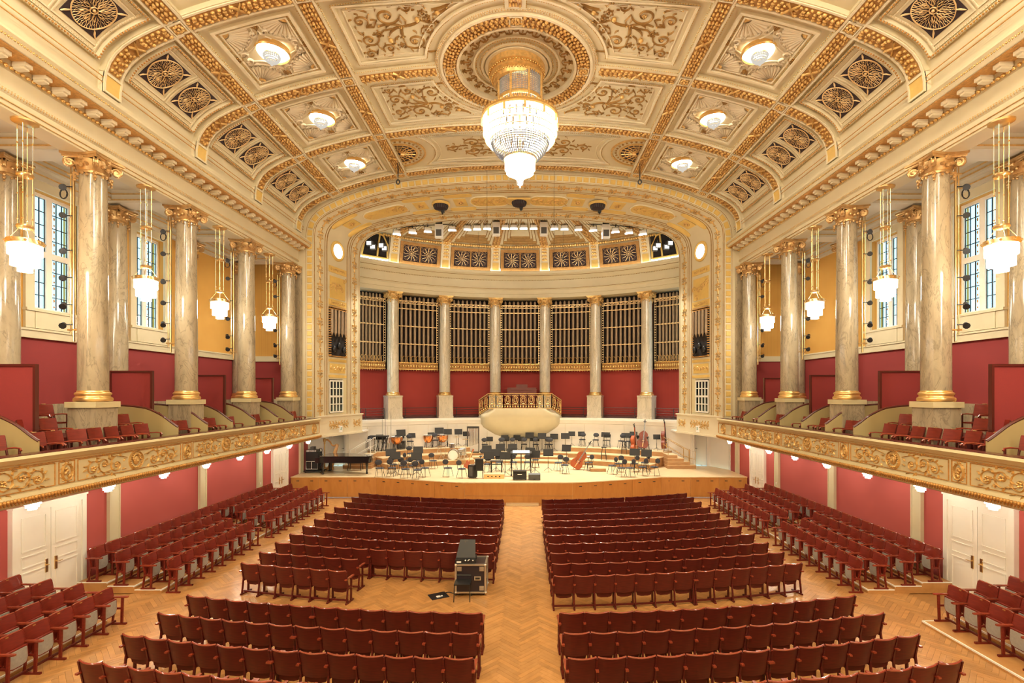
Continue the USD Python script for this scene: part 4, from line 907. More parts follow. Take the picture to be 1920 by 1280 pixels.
# ================================================================ stage arch
_fx = [0, 1.65, 4.41, 5.43, 6.48, 7.49, 8.49, 9.16, 9.78, 10.09, 10.4, 10.63, 10.78, 10.82, 10.82]
_fz = [16.61, 16.56, 16.39, 16.28, 16.13, 15.92, 15.61, 15.34, 15.04, 14.88, 14.66, 14.40, 14.05, 13.66, 13.2]
_bx = [0, 1.8, 3.56, 5.2, 6.78, 8.2, 8.75, 9.08, 9.28, 9.39, 9.43]
_bz = [15.72, 15.70, 15.63, 15.50, 15.28, 14.95, 14.72, 14.47, 14.18, 13.75, 13.2]
def halfcurve(x, z, n=90):
    c = np.c_[x, z]; d = np.r_[0, np.cumsum(np.linalg.norm(np.diff(c, axis=0), axis=1))]; p = PchipInterpolator(d, c)(np.linspace(0, d[-1], n))
    p = np.vstack([p[:0:-1] * [-1, 1], p])
    for _ in range(6): p[1:-1] = (p[:-2] + 2 * p[1:-1] + p[2:]) / 4
    p = p[len(p) // 2:]; v = np.c_[np.full(22, p[-1, 0]), np.linspace(p[-1, 1], 3.15, 23)[1:]]
    return np.vstack([p, v])
HG, HB = halfcurve(_fx, _fz), halfcurve(_bx, _bz)
def normals(p):
    t = np.gradient(p, axis=0); t /= np.linalg.norm(t, axis=1, keepdims=True); return np.c_[t[:, 1], -t[:, 0]]
NG = normals(HG); NG[0] = (0, -1)
HF = HG + NG * .22; QP = np.r_[0, np.cumsum(np.linalg.norm(np.diff(HF, axis=0), axis=1))]
YA, YBK = 26.2, 29.95
def A(p, w, h):
    a, sg = abs(p), (1 if p >= 0 else -1)
    i = lambda arr, k: np.interp(a, QP, arr[:, k])
    x, z = i(HF, 0) * (1 - w) + i(HB, 0) * w, i(HF, 1) * (1 - w) + i(HB, 1) * w
    return (sg * (x + h * i(NG, 0)), YA + (YBK - YA) * w, z + h * i(NG, 1))
def FR(p, d):   # a point of the arch's front face: d metres outward of its edge
    a, sg = abs(p), (1 if p >= 0 else -1); i = lambda arr, k: np.interp(a, QP, arr[:, k])
    return (sg * (i(HF, 0) - d * i(NG, 0)), YA, i(HF, 1) - d * i(NG, 1))
PX = lambda x: float(np.interp(x, HF[:90, 0], QP[:90]))       # p of the point over x
PZ = lambda z: float(np.interp(-z, -HF[88:, 1], QP[88:]))     # p of the point of the pier at height z
PE = PZ(4.2); PALL = QP[-1]
arch = thing('stage_arch', 'deep cream stage arch with gilded panels, framing the stage', 'arch')
pp = np.r_[-QP[:0:-1], QP]
m = MB(); m.grid([[A(p, w, 0) for w in np.linspace(0, 1, 5)] for p in pp]); obj('soffit_shell', m, 'cream', arch, True)
m = MB(); m.slab([[FR(p, d) for d in (0, 1.0)] for p in pp], [[(x, y + .25, z) for x, y, z in (FR(p, d) for d in (0, 1.0))] for p in pp]); obj('front_face', m, 'cream', arch, False)
m = MB(); m.grid([[A(p, 1, 0), tuple(np.array(A(p, 1, -.7)) + (0, .05, 0))] for p in pp])
for s in (-1, 1): m.box(*sorted((s * 10.55, s * 12.1)), YA + .1, 26.6, 3.1, 13.3)
obj('back_face', m, 'cream', arch, False)
n = int(2 * PE / .345)
for k in range(n):
    p = -PE + (k + .5) * 2 * PE / n; m = MB(); g = .138
    c = lambda e, y: [(FR(p - g + e, .10 + e)[0], y, FR(p - g + e, .10 + e)[2]), (FR(p + g - e, .10 + e)[0], y, FR(p + g - e, .10 + e)[2]), (FR(p + g - e, .36 - e)[0], y, FR(p + g - e, .36 - e)[2]), (FR(p - g + e, .36 - e)[0], y, FR(p - g + e, .36 - e)[2])]
    m.add(c(0, YA + .01) + c(.02, YA - .025), [(4, 5, 6, 7), (0, 1, 5, 4), (1, 2, 6, 5), (2, 3, 7, 6), (3, 0, 4, 7)]); obj('gold_square', m, 'gold_paint', arch, False)
ln = MB()
for w in (.01, .215, .255, .69, .735, .775, .975):
    ln.ribbon([(p, w) for p in np.linspace(-PE, PE, 181)], .012 if w not in (.255, .69) else .02, A, -.002, .02)
for d in (.04, .42): ln.grid([[tuple(np.array(FR(p, d + e)) - (0, q, 0)) for e, q in ((-.012, 0), (0, .02), (.012, 0))] for p in np.linspace(-PE, PE, 161)])
obj('edge_moulding', ln, 'gold_brown', arch, True)
for wc in (.115, .86):
    m = MB(); n = int(2 * PE / .9)
    for k in range(n):
        p0 = -PE + (k + .5) * 2 * PE / n; q = lambda a, b, h: A(p0 + a, wc + b, h)
        for d in (-1, 1):
            for e in (-1, 1):
                pt, w = spiral((d * .16, e * .028), .10, 1.1, PI / 2 * e, d * e, 9); pt[:, 1] = e * .028 + (pt[:, 1] - e * .028) * .27; m.ribbon(pt, .012 * w, q, 0, .045)
            m.ribbon([(d * .05, 0), (d * .25, 0), (d * .40, 0)], [.012, .02, .004], q, 0, .05)
        m.ribbon([(-.03, -.03), (0, -.038), (.03, -.03), (.035, .03), (0, .038), (-.03, .03), (-.03, -.03)], .009, q, 0, .05)
        for d in (-1, 1): m.ribbon([(d * .38, -.02), (d * .44, 0), (d * .38, .02)], .008, q, 0, .04)
    obj('grotesque_relief', m, 'gold', arch, True)
def apoly(shp, h0, h1, mb): mb.poly(shp.segmentize(.25), lambda a, b, h: A(a, b / 3.93, h), h0, h1)
def stad(pc, wc, lp, lw):   # rounded-end panel, metres
    r = lw / 2; return LineString([(pc - lp / 2 + r, wc), (pc + lp / 2 - r, wc)]).buffer(r, 8)
WC = .47 * 3.93
for s in (-1, 1):
    for x0, x1, kind in ((9.0, 6.6, 'oval'), (2.85, .62, 'oval'), (9.78, 0, 'square'), (5.78, 0, 'square'), (3.45, 0, 'square')):
        if kind == 'oval':
            pa, pb = s * PX(x0), s * PX(x1); pc, L = (pa + pb) / 2, abs(pa - pb); g, r, f = MB(), MB(), MB()
            sh = stad(pc, WC, L, .95); apoly(sh, 0, .02, g); apoly(sh.buffer(.05).difference(sh), 0, .04, f); obj('oval_panel', g, 'gold_paint', arch, False); obj('panel_border', f, 'cream_light', arch, False)
            for k in range(5):
                c = (pc + (k - 2) * L * .19, WC); q = lambda a, b, h: A(a, b / 3.93, h); pt, w = spiral(c, .24, 1.4, k * 1.3, 1 if k % 2 else -1, 18); r.ribbon(pt, .07 * w, q, .02, .07)
                for e in (-1, 1): leaf(r, (c[0] + .1, c[1] + e * .15), (c[0] + .3, c[1] + e * .36), .1, q, .02, .06)
            obj('scroll_relief', r, 'gold', arch, True)
        else:
            pc = s * PX(x0); g, r = MB(), MB(); apoly(sbox(pc - .36, WC - .38, pc + .36, WC + .38), 0, .02, g); obj('square_panel', g, 'gold_paint', arch, False)
            for k in range(10): t = k * PI / 5; r.ball(A(pc + .13 * math.cos(t), (WC + .13 * math.sin(t)) / 3.93, .03), .055, 0)
            r.ball(A(pc, WC / 3.93, .05), .07, 0); obj('rosette', r, 'gold', arch, 180)
            for e in (-1, 1):
                g = MB(); apoly(stad(pc, WC + e * .70, 1.6, .32), 0, .02, g); obj('crescent_panel', g, 'gold_paint', arch, False)
    # pier, from the top down
    ph = lambda z: s * PZ(z)
    def rect(z0, z1, w0, w1, h0, h1, mt, nm):
        m = MB(); a, b = sorted((ph(z0), ph(z1))); apoly(sbox(a, w0, b, w1), h0, h1, m); return obj(nm, m, mt, arch, False)
    W0, W1 = .29 * 3.93, .665 * 3.93
    rect(12.02, 12.36, W0, W1, 0, .03, 'gold_paint', 'gold_strip'); rect(10.62, 11.82, W0 + .08, W1 - .08, 0, .02, 'gold_paint', 'gold_panel'); rect(10.22, 10.55, W0, W1, 0, .03, 'gold_paint', 'gold_strip')
    rect(6.55, 7.06, W0 + .08, W1 - .08, 0, .02, 'gold_paint', 'gold_panel'); rect(6.30, 6.44, W0, W1, 0, .03, 'gold_paint', 'gold_strip'); rect(7.16, 7.30, W0, W1, 0, .03, 'gold_paint', 'gold_strip')
    r = MB(); q = lambda a, b, h: A(a, b / 3.93, h)
    for zc, R, n in ((11.2, .2, 8), (6.8, .13, 5), (12.19, .09, 7), (10.38, .09, 7)):
        for k in range(n):
            c = (ph(zc) + (RNG.normal(0, .18) if R == .2 else 0), W0 + .2 + (W1 - W0 - .4) * k / (n - 1)); pt, w = spiral(c, R, 1.2, k, 1 if k % 2 else -1, 12); r.ribbon(pt, .05 * w, q, .02, .06)
    obj('panel_relief', r, 'gold', arch, True)
    # small organ grille with pipes
    rect(7.42, 10.12, W0, W1, 0, .012, 'dark_void', 'grille_recess')
    m = MB()
    for k in range(5):
        w_ = W0 + .16 + (W1 - W0 - .32) * k / 4; P = [A(ph(z), w_ / 3.93, .08) for z in (8.55, 8.7, 8.75, 9.95, 10.02)]; m.tube(P, [.01, .06, .085, .085, .03], 8)
    obj('small_organ_pipes', m, 'organ_pipe', arch, 40)
    m = MB()
    for a, b in ((W0, W0 + .1), (W1 - .1, W1)):
        for z in np.arange(7.5, 10.1, .13): apoly(sbox(*sorted((ph(z), ph(z + .05)))[:1], a, sorted((ph(z), ph(z + .05)))[1], b), .01, .09, m)
    for z in (10.0, 10.1, 7.44): a, b = sorted((ph(z), ph(z + .05))); apoly(sbox(a, W0, b, W1), .01, .1, m)
    obj('grille_lattice', m, 'gold_dark', arch, False)
    m = MB()
    for k in range(3): m.ball(A(ph(7.85 + .2 * (k % 2)), (W0 + .3 + .42 * k) / 3.93, .1), (.12, .14, .22), 0)
    obj('stage_lights_in_recess', m, 'black', arch, 60)
    # window of sixteen panes
    rect(4.36, 6.2, W0 + .02, W1 - .02, -.0, .012, 'dark_void', 'window_recess')
    wf = MB(); a, b = W0 + .06, W1 - .34
    for k in range(5): w_ = a + (b - a) * k / 4; p0, p1 = sorted((ph(4.42), ph(6.12))); apoly(sbox(p0, w_ - .022, p1, w_ + .022), .01, .06, wf)
    for z, e in ((4.42, .04), (4.85, .022), (5.27, .05), (5.7, .022), (6.12, .04)): p0, p1 = sorted((ph(z - e), ph(z + e))); apoly(sbox(p0, a, p1, b), .01, .06, wf)
    wp = obj('window_bars', wf, 'white_paint', arch, False)
    for i in range(4):
        for z0, z1 in ((4.46, 4.83), (4.87, 5.22), (5.32, 5.68), (5.72, 6.08)):
            g = MB(); p0, p1 = sorted((ph(z0), ph(z1))); g.poly(sbox(p0, a + (b - a) * i / 4 + .02, p1, a + (b - a) * (i + 1) / 4 - .02), q, .03, .034); obj('pane', g, 'window_glass', arch, False)
    rect(4.36, 6.2, W1 - .32, W1 - .02, .0, .05, 'cream_olive', 'window_reveal')
    # base block with gilt relief
    m = MB(); X = lambda w, h: A(ph(4.0), w, h)
    for z0, z1, h in ((3.15, 4.18, .10), (4.18, 4.26, .17), (3.12, 3.22, .16)):
        c = [(w, hh) for w in (.02, 1.015) for hh in (-.2, h)]; m.hexa([(X(w, hh)[0], X(w, hh)[1], z) for w, hh in c for z in (z0, z1)])
    obj('pier_base', m, 'cream_light', arch, False)
    r = MB(); q2 = lambda a, z, h: (X(a / 3.93, .10 + h)[0], X(a / 3.93, .10 + h)[1], z)
    for c in (WC, .88 * 3.93):
        for d in (-1, 1):
            for k in range(3 if c == WC else 1): pt, w = spiral((c + d * (.2 + .24 * k), 3.72), .14, 1.3, PI / 2, -d, 16); r.ribbon(pt, .04 * w, q2, 0, .04); leaf(r, (c + d * (.14 + .24 * k), 3.8), (c + d * (.3 + .24 * k), 3.95), .06, q2, 0, .04); leaf(r, (c + d * (.14 + .24 * k), 3.62), (c + d * (.3 + .24 * k), 3.5), .06, q2, 0, .04)
        r.ball(q2(c, 3.8, .02), (.06, .1, .12), 0); r.ribbon([(c - .5, 3.72), (c, 3.55), (c + .5, 3.72)] if c == WC else [(c - .2, 3.7), (c, 3.55), (c + .2, 3.7)], .06, q2, 0, .04)
    obj('base_relief', r, 'gold', arch, True)
    m = MB(); m.hexa([(s * x, y, z) for x, y in ((11.2, 26.0), (11.2, 26.5), (11.75, 26.0), (11.75, 26.5)) for z in (3.3, 11.95)]); obj('marble_pilaster', m, 'marble', arch, False)
    c = A(ph(13.27), .47, .02); n = np.array((-s * .955, -.30, 0)); u = np.array((n[1], -n[0], 0)); M = np.eye(4); M[:3, 0] = u; M[:3, 1] = (0, 0, 1); M[:3, 2] = n; M[:3, 3] = c
    rl = thing('round_wall_lamp', f'round frosted wall lamp in gilt ring on the {SIDE[s]} pier of the stage arch', 'lamp', (0, 0, 0))
    g = MB().lathe([(.40, 0), (.56, .0), (.54, .06), (.46, .10), (.40, .06)], n=32); obj('gilt_ring', MB().merge(g, M), 'gold_paint', rl, 40)
    g = MB().lathe([(.41, .03), (.2, .09), (.001, .10)], n=32); obj('frosted_glass', MB().merge(g, M), 'frosted_lamp', rl, True)
    es = thing('exit_sign', f'small white exit sign with green figure above the {SIDE[s]} stage door', 'sign', (0, 0, 0)); z0 = 3.28; g = MB(); w0 = .50 * 3.93
    g.hexa([(X(w / 3.93, h)[0], X(w / 3.93, h)[1], z) for w in (w0 - .12, w0 + .12) for h in (.09, .15) for z in (z0, z0 + .36)]); obj('sign_panel', g, 'skin_white', es, False)
    g = MB(); f = lambda a, z, h: (X((w0 + a) / 3.93, .15 + h)[0], X((w0 + a) / 3.93, .15 + h)[1], z0 + .16 + z)
    for P in ([(0, .03), (.01, .09)], [(-.05, .08), (.01, .09), (.05, .06)], [(0, .03), (.035, -.01), (.03, -.05)], [(0, .03), (-.03, -.01), (-.07, -.02)]): g.ribbon(P, .03, f, .003, .006)
    g.ball(f(.02, .125, .0), .02, 0); obj('running_figure', g, 'sign_green', es, False)
# loudspeakers under the arch
for k, x in enumerate((-4.62, 0, 4.62)):
    c = A(PX(abs(x)) * (1 if x >= 0 else -1), .47, .06); t = thing('arch_loudspeaker', f'dark round loudspeaker hanging under the stage arch, {["left", "middle", "right"][k]} one of three', 'loudspeaker', c, group=None)
    if k == 1: m = MB(); m.box(-.62, .62, -.42, .42, -.03, .06); obj('gilt_frame', m, 'gold_paint', t, False)
    else: m = MB(); m.lathe([(.38, .08), (.5, .08), (.5, -.02), (.44, -.05), (.38, -.0)], n=28); obj('gilt_ring', m, 'gold_paint', t, 40)
    m = MB(); m.lathe([(.40, .02), (.40, -.10), (.34, -.22), (.18, -.28), (.001, -.29)], n=24); obj('grille', m, 'grille_dark', t, 40)
    m = MB()
    for i in range(20): a = i * PI / 10; m.tube([(.405 * math.cos(a), .405 * math.sin(a), -.02), (.405 * math.cos(a), .405 * math.sin(a), -.10), (.345 * math.cos(a), .345 * math.sin(a), -.23)], .012, 4)
    obj('grille_ribs', m, 'speaker_grey', t, False)
    m = MB(); m.box(.02, .20, -.06, .10, -.42, -.22); m.tube([(.1, 0, -.42), (.1, -.05, -.5)], .05, 8); obj('small_spotlight', m, 'black', t, False)

# ================================================================ apse
CYA = 20.1
def AP(r, a, z): return (r * math.sin(a), CYA + r * math.cos(a), z)
DEG = PI / 180
def arcs(mb, prof, a0, a1, n=40): return mb.extr(prof, lambda r, z, a: AP(r, a, z), np.linspace(a0 * DEG, a1 * DEG, n))
CA = [-32.8, -19.67, -6.5, 6.5, 19.67, 32.8]; BE = [-46.] + CA + [46.]
wb = tag(UsdGeom.Xform.Define(stage, '/World/wall_back').GetPrim(), 'curved rear wall of the stage, white below, red behind the columns', 'wall', kind='structure')
m = MB(); arcs(m, [(14.7, .9), (14.7, 3.36), (14.62, 3.40), (14.60, 3.52), (14.54, 3.62), (14.54, 3.76), (16.6, 3.76), (16.6, .9)], -44.6, 44.6, 60); obj('stage_wall', m, 'stage_white', wb, 30)
m = MB()
for a in np.arange(-40, 41, 5.2): m.hexa([AP(r, (a + e) * DEG, z) for r in (14.692, 14.72) for e in (-.03, .03) for z in (1.1, 3.34)])
obj('panel_joint', m, 'cream_olive', wb, False)
m = MB(); arcs(m, [(16.2, 3.7), (16.2, 12.2), (16.5, 12.2), (16.5, 3.7)], -46, 46, 60); obj('red_cloth', m, 'apse_red', wb, 30)
for s in (-1, 1):
    m = MB(); m.hexa([(s * x, y, z) for x, y in ((12.25, 29.1), (12.4, 29.3), (11.46, 30.6), (11.6, 30.75)) for z in (.9, 3.15)]); m.box(*sorted((s * 9.4, s * 12.3)), 31.6, 31.8, .9, 3.2); m.hexa([(s * x, y, z) for x, y in ((12.07, 29.0), (12.07, 29.22), (12.41, 29.0), (12.41, 29.22)) for z in (.9, 3.2)])
    m.box(*sorted((s * 11.36, s * 11.5)), 30.55, 31.7, .9, 3.15); m.box(*sorted((s * 10.3, s * 10.42)), 30.55, 31.7, .9, 3.15); obj('stage_side_wall', m, 'stage_white', wb, False)
    m = MB(); m.poly([(s * 10.5, 26.3), (s * 9.35, 30.0), (s * 9.3, 31.2), (s * 12.3, 31.7), (s * 12.3, 26.3)], lambda a, b, h: (a, b, h), 3.12, 3.2); obj('pier_soffit', m, 'stage_white', wb, False)
tr = tag(UsdGeom.Xform.Define(stage, '/World/trim_3').GetPrim(), 'curved cream entablature above the organ columns', 'entablature', kind='structure')
m = MB(); arcs(m, [(14.87, 12.0), (14.87, 12.25), (14.84, 12.26), (14.84, 12.5), (14.78, 12.56), (14.80, 12.64), (14.9, 12.66), (14.9, 13.2), (14.86, 13.24), (14.80, 13.30), (14.66, 13.46), (14.5, 13.58), (14.48, 13.74), (15.3, 13.74), (15.3, 13.9), (16.5, 13.9), (16.5, 12.0)], -46, 46, 70); obj('entablature', m, 'cream', tr, 25)
m = MB(); arcs(m, [(14.86, 12.25), (14.86, 12.265), (14.9, 12.265), (14.9, 12.25)], -46, 46, 60); arcs(m, [(14.77, 12.60), (14.77, 12.62), (14.9, 12.62), (14.9, 12.6)], -46, 46, 60); arcs(m, [(14.62, 13.46), (14.62, 13.475), (14.8, 13.475), (14.8, 13.46)], -46, 46, 60)
for a in np.arange(-45, 45, .42): m.ball(AP(14.87, a * DEG, 13.2), .028, 2)
obj('gilt_line', m, 'gold_brown', tr, False)
# columns of the apse
proto = None
an = ['first', 'second', 'third', 'fourth', 'fifth', 'sixth']
for i, a in enumerate(CA):
    lb = f'pale marble column with gilded capital before the organ, {an[i]} from the left'; loc = AP(15.2, a * DEG, 3.76)
    if proto: copy(proto, lb, loc, -a * DEG); continue
    proto = t = thing('organ_column', lb, 'column', loc, -a * DEG)
    m = MB(); m.box(-.47, .47, -.47, .47, .12, 1.5); m.box(-.5, .5, -.5, .5, 0, .14); m.box(-.49, .49, -.49, .49, 1.42, 1.52); obj('pedestal', m, 'marble_pale', t, False)
    m = MB(); m.lathe([(.44, 1.52), (.47, 1.56), (.44, 1.63), (.40, 1.65), (.41, 1.71), (.37, 1.75)], n=28); obj('base_moulding', m, 'gold_bright', t, 50)
    m = MB(); m.lathe([(.375, 1.74), (.372, 4), (.34, 7.72)], n=32); obj('shaft', m, 'marble_pale', t, True)
    m = capital(MB(), .335); v, f = m.arrays(); v[:, 2] += 7.73; obj('capital', MB().add(v, f), 'gold', t, 40)
# organ: pipes behind gilded lattice in seven bays
org = thing('organ', 'pipe organ behind gilded lattice between the columns of the apse', 'organ')
for i in range(7):
    a0, a1 = BE[i] + 1.35, BE[i + 1] - 1.35
    if i == 0: a0 = -41.5
    if i == 6: a1 = 41.5
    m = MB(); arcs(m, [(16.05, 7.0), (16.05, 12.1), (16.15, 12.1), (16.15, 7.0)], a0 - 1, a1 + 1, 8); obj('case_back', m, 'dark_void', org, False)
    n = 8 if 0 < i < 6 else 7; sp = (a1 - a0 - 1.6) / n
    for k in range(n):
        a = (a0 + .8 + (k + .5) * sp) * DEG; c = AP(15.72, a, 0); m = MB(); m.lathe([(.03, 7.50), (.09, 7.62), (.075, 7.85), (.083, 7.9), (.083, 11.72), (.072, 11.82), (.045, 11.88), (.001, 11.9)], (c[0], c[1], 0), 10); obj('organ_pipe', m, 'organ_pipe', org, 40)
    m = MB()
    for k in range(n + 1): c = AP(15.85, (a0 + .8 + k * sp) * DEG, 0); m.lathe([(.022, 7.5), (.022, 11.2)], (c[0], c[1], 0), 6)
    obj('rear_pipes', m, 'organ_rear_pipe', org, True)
    m = MB(); R = 15.56
    def seg(b0, b1, z0, z1, r=R, th=.03): m.hexa([AP(rr, b * DEG, z) for rr in (r, r + th) for b in (b0, b1) for z in (z0, z1)])
    for z in (11.02, 9.86, 8.68):
        for k in range(4): seg(a0 + (a1 - a0) * k / 4, a0 + (a1 - a0) * (k + 1) / 4, z, z + .055)
        for k in range(n): m.ball(AP(R, (a0 + .8 + (k + .5) * sp) * DEG, z + .03), (.07, .05, .075), 0)
    for z0, z1 in ((11.38, 11.42), (11.56, 11.60)):
        for k in range(4): seg(a0 + (a1 - a0) * k / 4, a0 + (a1 - a0) * (k + 1) / 4, z0, z1)
    nm = 16
    for k in range(nm): b = a0 + (a1 - a0) * (k + .5) / nm; seg(b - .16, b + .16, 11.46 + .04 * (k % 2), 11.52 + .04 * (k % 2)); seg(b - .32, b - .25, 11.40, 11.58)
    for e0, e1 in ((a0, a0 + .5), (a1 - .5, a1)):
        seg(e0, e0 + .08, 7.5, 11.6); seg(e1 - .08, e1, 7.5, 11.6)
        for k in range(24): z = 7.55 + k * .165; seg(e0 + .1, e1 - .1, z, z + .05)
    obj('lattice', m, 'gold_lace', org, False)
    m = MB()
    for k in range(4): seg(a0 + (a1 - a0) * k / 4, a0 + (a1 - a0) * (k + 1) / 4, 7.0, 7.5, R + .06)
    obj('foot_band_ground', m, 'gold_ground', org, False)
    m = MB()
    for z0, z1 in ((7.44, 7.5), (7.0, 7.06)):
        for k in range(4): seg(a0 + (a1 - a0) * k / 4, a0 + (a1 - a0) * (k + 1) / 4, z0, z1)
    for k in range(n * 2):
        b = a0 + (a1 - a0) * (k + .5) / (n * 2); m.ball(AP(R + .03, b * DEG, 7.25), (.08, .05, .10), 0); m.ball(AP(R, b * DEG, 7.39), .03, 2); m.ball(AP(R, b * DEG, 7.11), .03, 2); m.ball(AP(R + .02, b * DEG, 6.95), (.025, .025, .06), 2)
    obj('foot_band', m, 'gold_bright', org, 180)
    m = MB()
    for k in range(n):
        b = (a0 + .8 + (k + .5) * sp)
        for d in (-1, 1): m.tube([AP(R, (b + d * .12) * DEG, 7.5), AP(R, (b + d * .25) * DEG, 7.62), AP(R, (b + d * .1) * DEG, 7.74), AP(R, (b + d * .22) * DEG, 7.86), AP(R, (b + d * .5) * DEG, 7.9)], .018, 4)
    obj('pipe_foot_scrolls', m, 'gold', org, 60)
# half dome with grilles
dome = tag(UsdGeom.Xform.Define(stage, '/World/ceiling_001').GetPrim(), 'cream and gold half dome over the stage', 'ceiling', kind='structure')
DA = np.array((0, 26.5, 17.0))
def D(a, s, h=0.):
    p = np.array(AP(14.55, a * DEG, 15.55)); q = p * (1 - s) + DA * s; q[2] = 15.55 + 1.45 * (1 - (1 - s) ** 1.8); return tuple(q - np.array((0, .0, h)))
m = MB(); m.grid([[D(a, s) for s in np.linspace(0, 1, 12)] for a in np.linspace(-75, 75, 50)]); obj('dome_shell', m, 'cream', dome, True)
def GWl(a, t, h=0.): r = 15.1 - .55 * t ** 1.3 - h; return AP(r, a * DEG, 13.85 + 1.7 * t)
m = MB(); m.grid([[GWl(a, t, -.12) for t in np.linspace(-.08, 1, 6)] + [AP(14.3, a * DEG, 15.72)] for a in np.linspace(-50, 50, 60)]); obj('drum_shell', m, 'cream', dome, True)
for i in range(7):
    b0, b1 = BE[i] + 1.35, BE[i + 1] - 1.35
    if i in (0, 6): continue
    G = lambda a, t, h: GWl(b0 + (b1 - b0) * a, t, h)
    def gp(mb, x0, x1, t0, t1, h0, h1, n=4): mb.slab([[G(a, t, h0) for t in (t0, t1)] for a in np.linspace(x0, x1, n)], [[G(a, t, h1) for t in (t0, t1)] for a in np.linspace(x0, x1, n)])
    m = MB(); gp(m, 0, 1, .05, .80, -.12, -.06); obj('grille_back', m, 'grille_dark', dome, False)
    m = MB(); gp(m, 0, .08, .03, .82, -.1, .03); gp(m, .92, 1, .03, .82, -.1, .03); gp(m, .08, .92, .72, .82, -.1, .03, 6); gp(m, .08, .92, .03, .14, -.1, .03, 6); gp(m, .485, .515, .05, .78, -.1, .02, 2)
    obj('grille_frame', m, 'gold_ground', dome, False)
    m = MB()
    for c in (.285, .715):
        q = lambda a, b, h: G(c + a * .205, .43 + b * .30, h - .08)
        for R0 in (.52, .88, 1.0): m.ribbon([(R0 * math.cos(t), R0 * math.sin(t)) for t in np.linspace(0, 2 * PI, 25)], .10, q, 0, .06)
        for k in range(12): t = k * PI / 6; m.ribbon([(.15 * math.cos(t), .15 * math.sin(t)), (.5 * math.cos(t + .12), .5 * math.sin(t + .12)), (.9 * math.cos(t), .9 * math.sin(t))], [.16, .34, .2], q, 0, .07)
        for x, y in ((-1, -1), (-1, 1), (1, -1), (1, 1)): m.ribbon([(x * .7, y * .7), (x, y)], .12, q, 0, .05); m.ribbon([(x * 1.0, y * .6), (x * .75, y * .95)], .07, q, 0, .05)
        m.ball(G(c, .43, -.04), .07, 0)
    obj('rosette_grille', m, 'gold_lace', dome, False)
for i, a in enumerate(CA):
    m, g, r = MB(), MB(), MB(); G = lambda x, t, h: GWl(a + x, t, h)
    m.slab([[G(x, t, -.1) for t in np.linspace(0, 1, 4)] for x in (-1.25, 1.25)], [[G(x, t, .05) for t in np.linspace(0, 1, 4)] for x in (-1.25, 1.25)]); obj('dome_pier', m, 'cream_light', dome, False)
    g.slab([[G(x, t, .05) for t in (.05, .33)] for x in (-.8, .8)], [[G(x, t, .07) for t in (.05, .33)] for x in (-.8, .8)]); obj('gold_block', g, 'gold_paint', dome, False)
    for t in (.44, .56, .68, .8): r.ball(G(-.3, t, .06), (.13, .06, .09), 0); r.ball(G(.3, t, .06), (.13, .06, .09), 0)
    for k in range(8): r.ball(G(.55 * math.cos(k * .785), .95 + .07 * math.sin(k * .785), .07), .06, 0)
    r.ball(G(0, .95, .08), .09, 0); obj('pier_rosettes', r, 'gold_bright', dome, 180)
    b, gd = MB(), MB(); w = lambda s, k: a + k * 1.05 * (1 + s * .35)
    b.slab([[D(w(s, k), s, 0) for k in (-1, 1)] for s in np.linspace(0, .9, 8)], [[D(w(s, k), s, .05) for k in (-1, 1)] for s in np.linspace(0, .9, 8)]); obj('dome_rib', b, 'gold_ground', dome, False)
    for s in np.linspace(.01, .85, 48):
        for k in (-.5, .3): gd.ball(D(w(s, k + RNG.normal(0, .1)), s, .07), (.09, .09, .06), 0)
    obj('fruit_garland', gd, 'garland_gold', dome, 180, kind='stuff')
fz = MB()
for a in np.arange(-36, 36.1, .62): fz.ball(GWl(a, .93, .02), (.10, .07, .10), 0); fz.ball(GWl(a + .31, .87 if int(a * 10) % 2 else .99, .02), .045, 2)
obj('gilded_frieze', fz, 'gold_bright', dome, 180)
ln, em = MB(), MB()
for i in range(1, 6):
    a0, a1 = BE[i] + 1.9, BE[i + 1] - 1.9
    for d in (0, .9, 1.7):
        P = [D(a0 + d, .02 + d * .045), D(a0 + d + .3, .75), D(a1 - d - .3, .75), D(a1 - d, .02 + d * .045)]
        for p, q in zip([(a0 + d, .03 + d * .04), (a0 + d, .8), (a1 - d, .8), (a1 - d, .03 + d * .04)], [(a0 + d, .8), (a1 - d, .8), (a1 - d, .03 + d * .04), (a0 + d, .03 + d * .04)]):
            ln.ribbon(np.linspace(p, q, 8), .05 if abs(p[0] - q[0]) > .1 else .12, lambda a, s, h: D(a, s, h), 0, .03) if abs(p[1] - q[1]) < .1 else ln.tube([D(*(np.array(p) * (1 - t) + np.array(q) * t)) for t in np.linspace(0, 1, 8)], .025, 4)
    ac = (a0 + a1) / 2
    for d in (-1, 1):
        for c, R0 in (((d * 1.1, .30), 1.0), ((d * .9, .42), .7)):
            pt, w = spiral((0, 0), R0, 1.3, PI / 2, d, 16); em.tube([D(ac + c[0] + x, c[1] + y * .07, .01) for x, y in pt], .035, 4)
obj('panel_line', ln, 'gold_brown', dome, False); obj('scroll_relief', em, 'gold_brown', dome, 60)
cv = thing('cove_light_strip', 'thin white light strip on the cornice ledge below the dome', 'light strip', (0, 0, 0)); m = MB(); arcs(m, [(14.86, 13.745), (14.86, 13.785), (14.95, 13.785), (14.95, 13.745)], -45, 45, 50); obj('strip', m, 'cove_strip', cv, False)
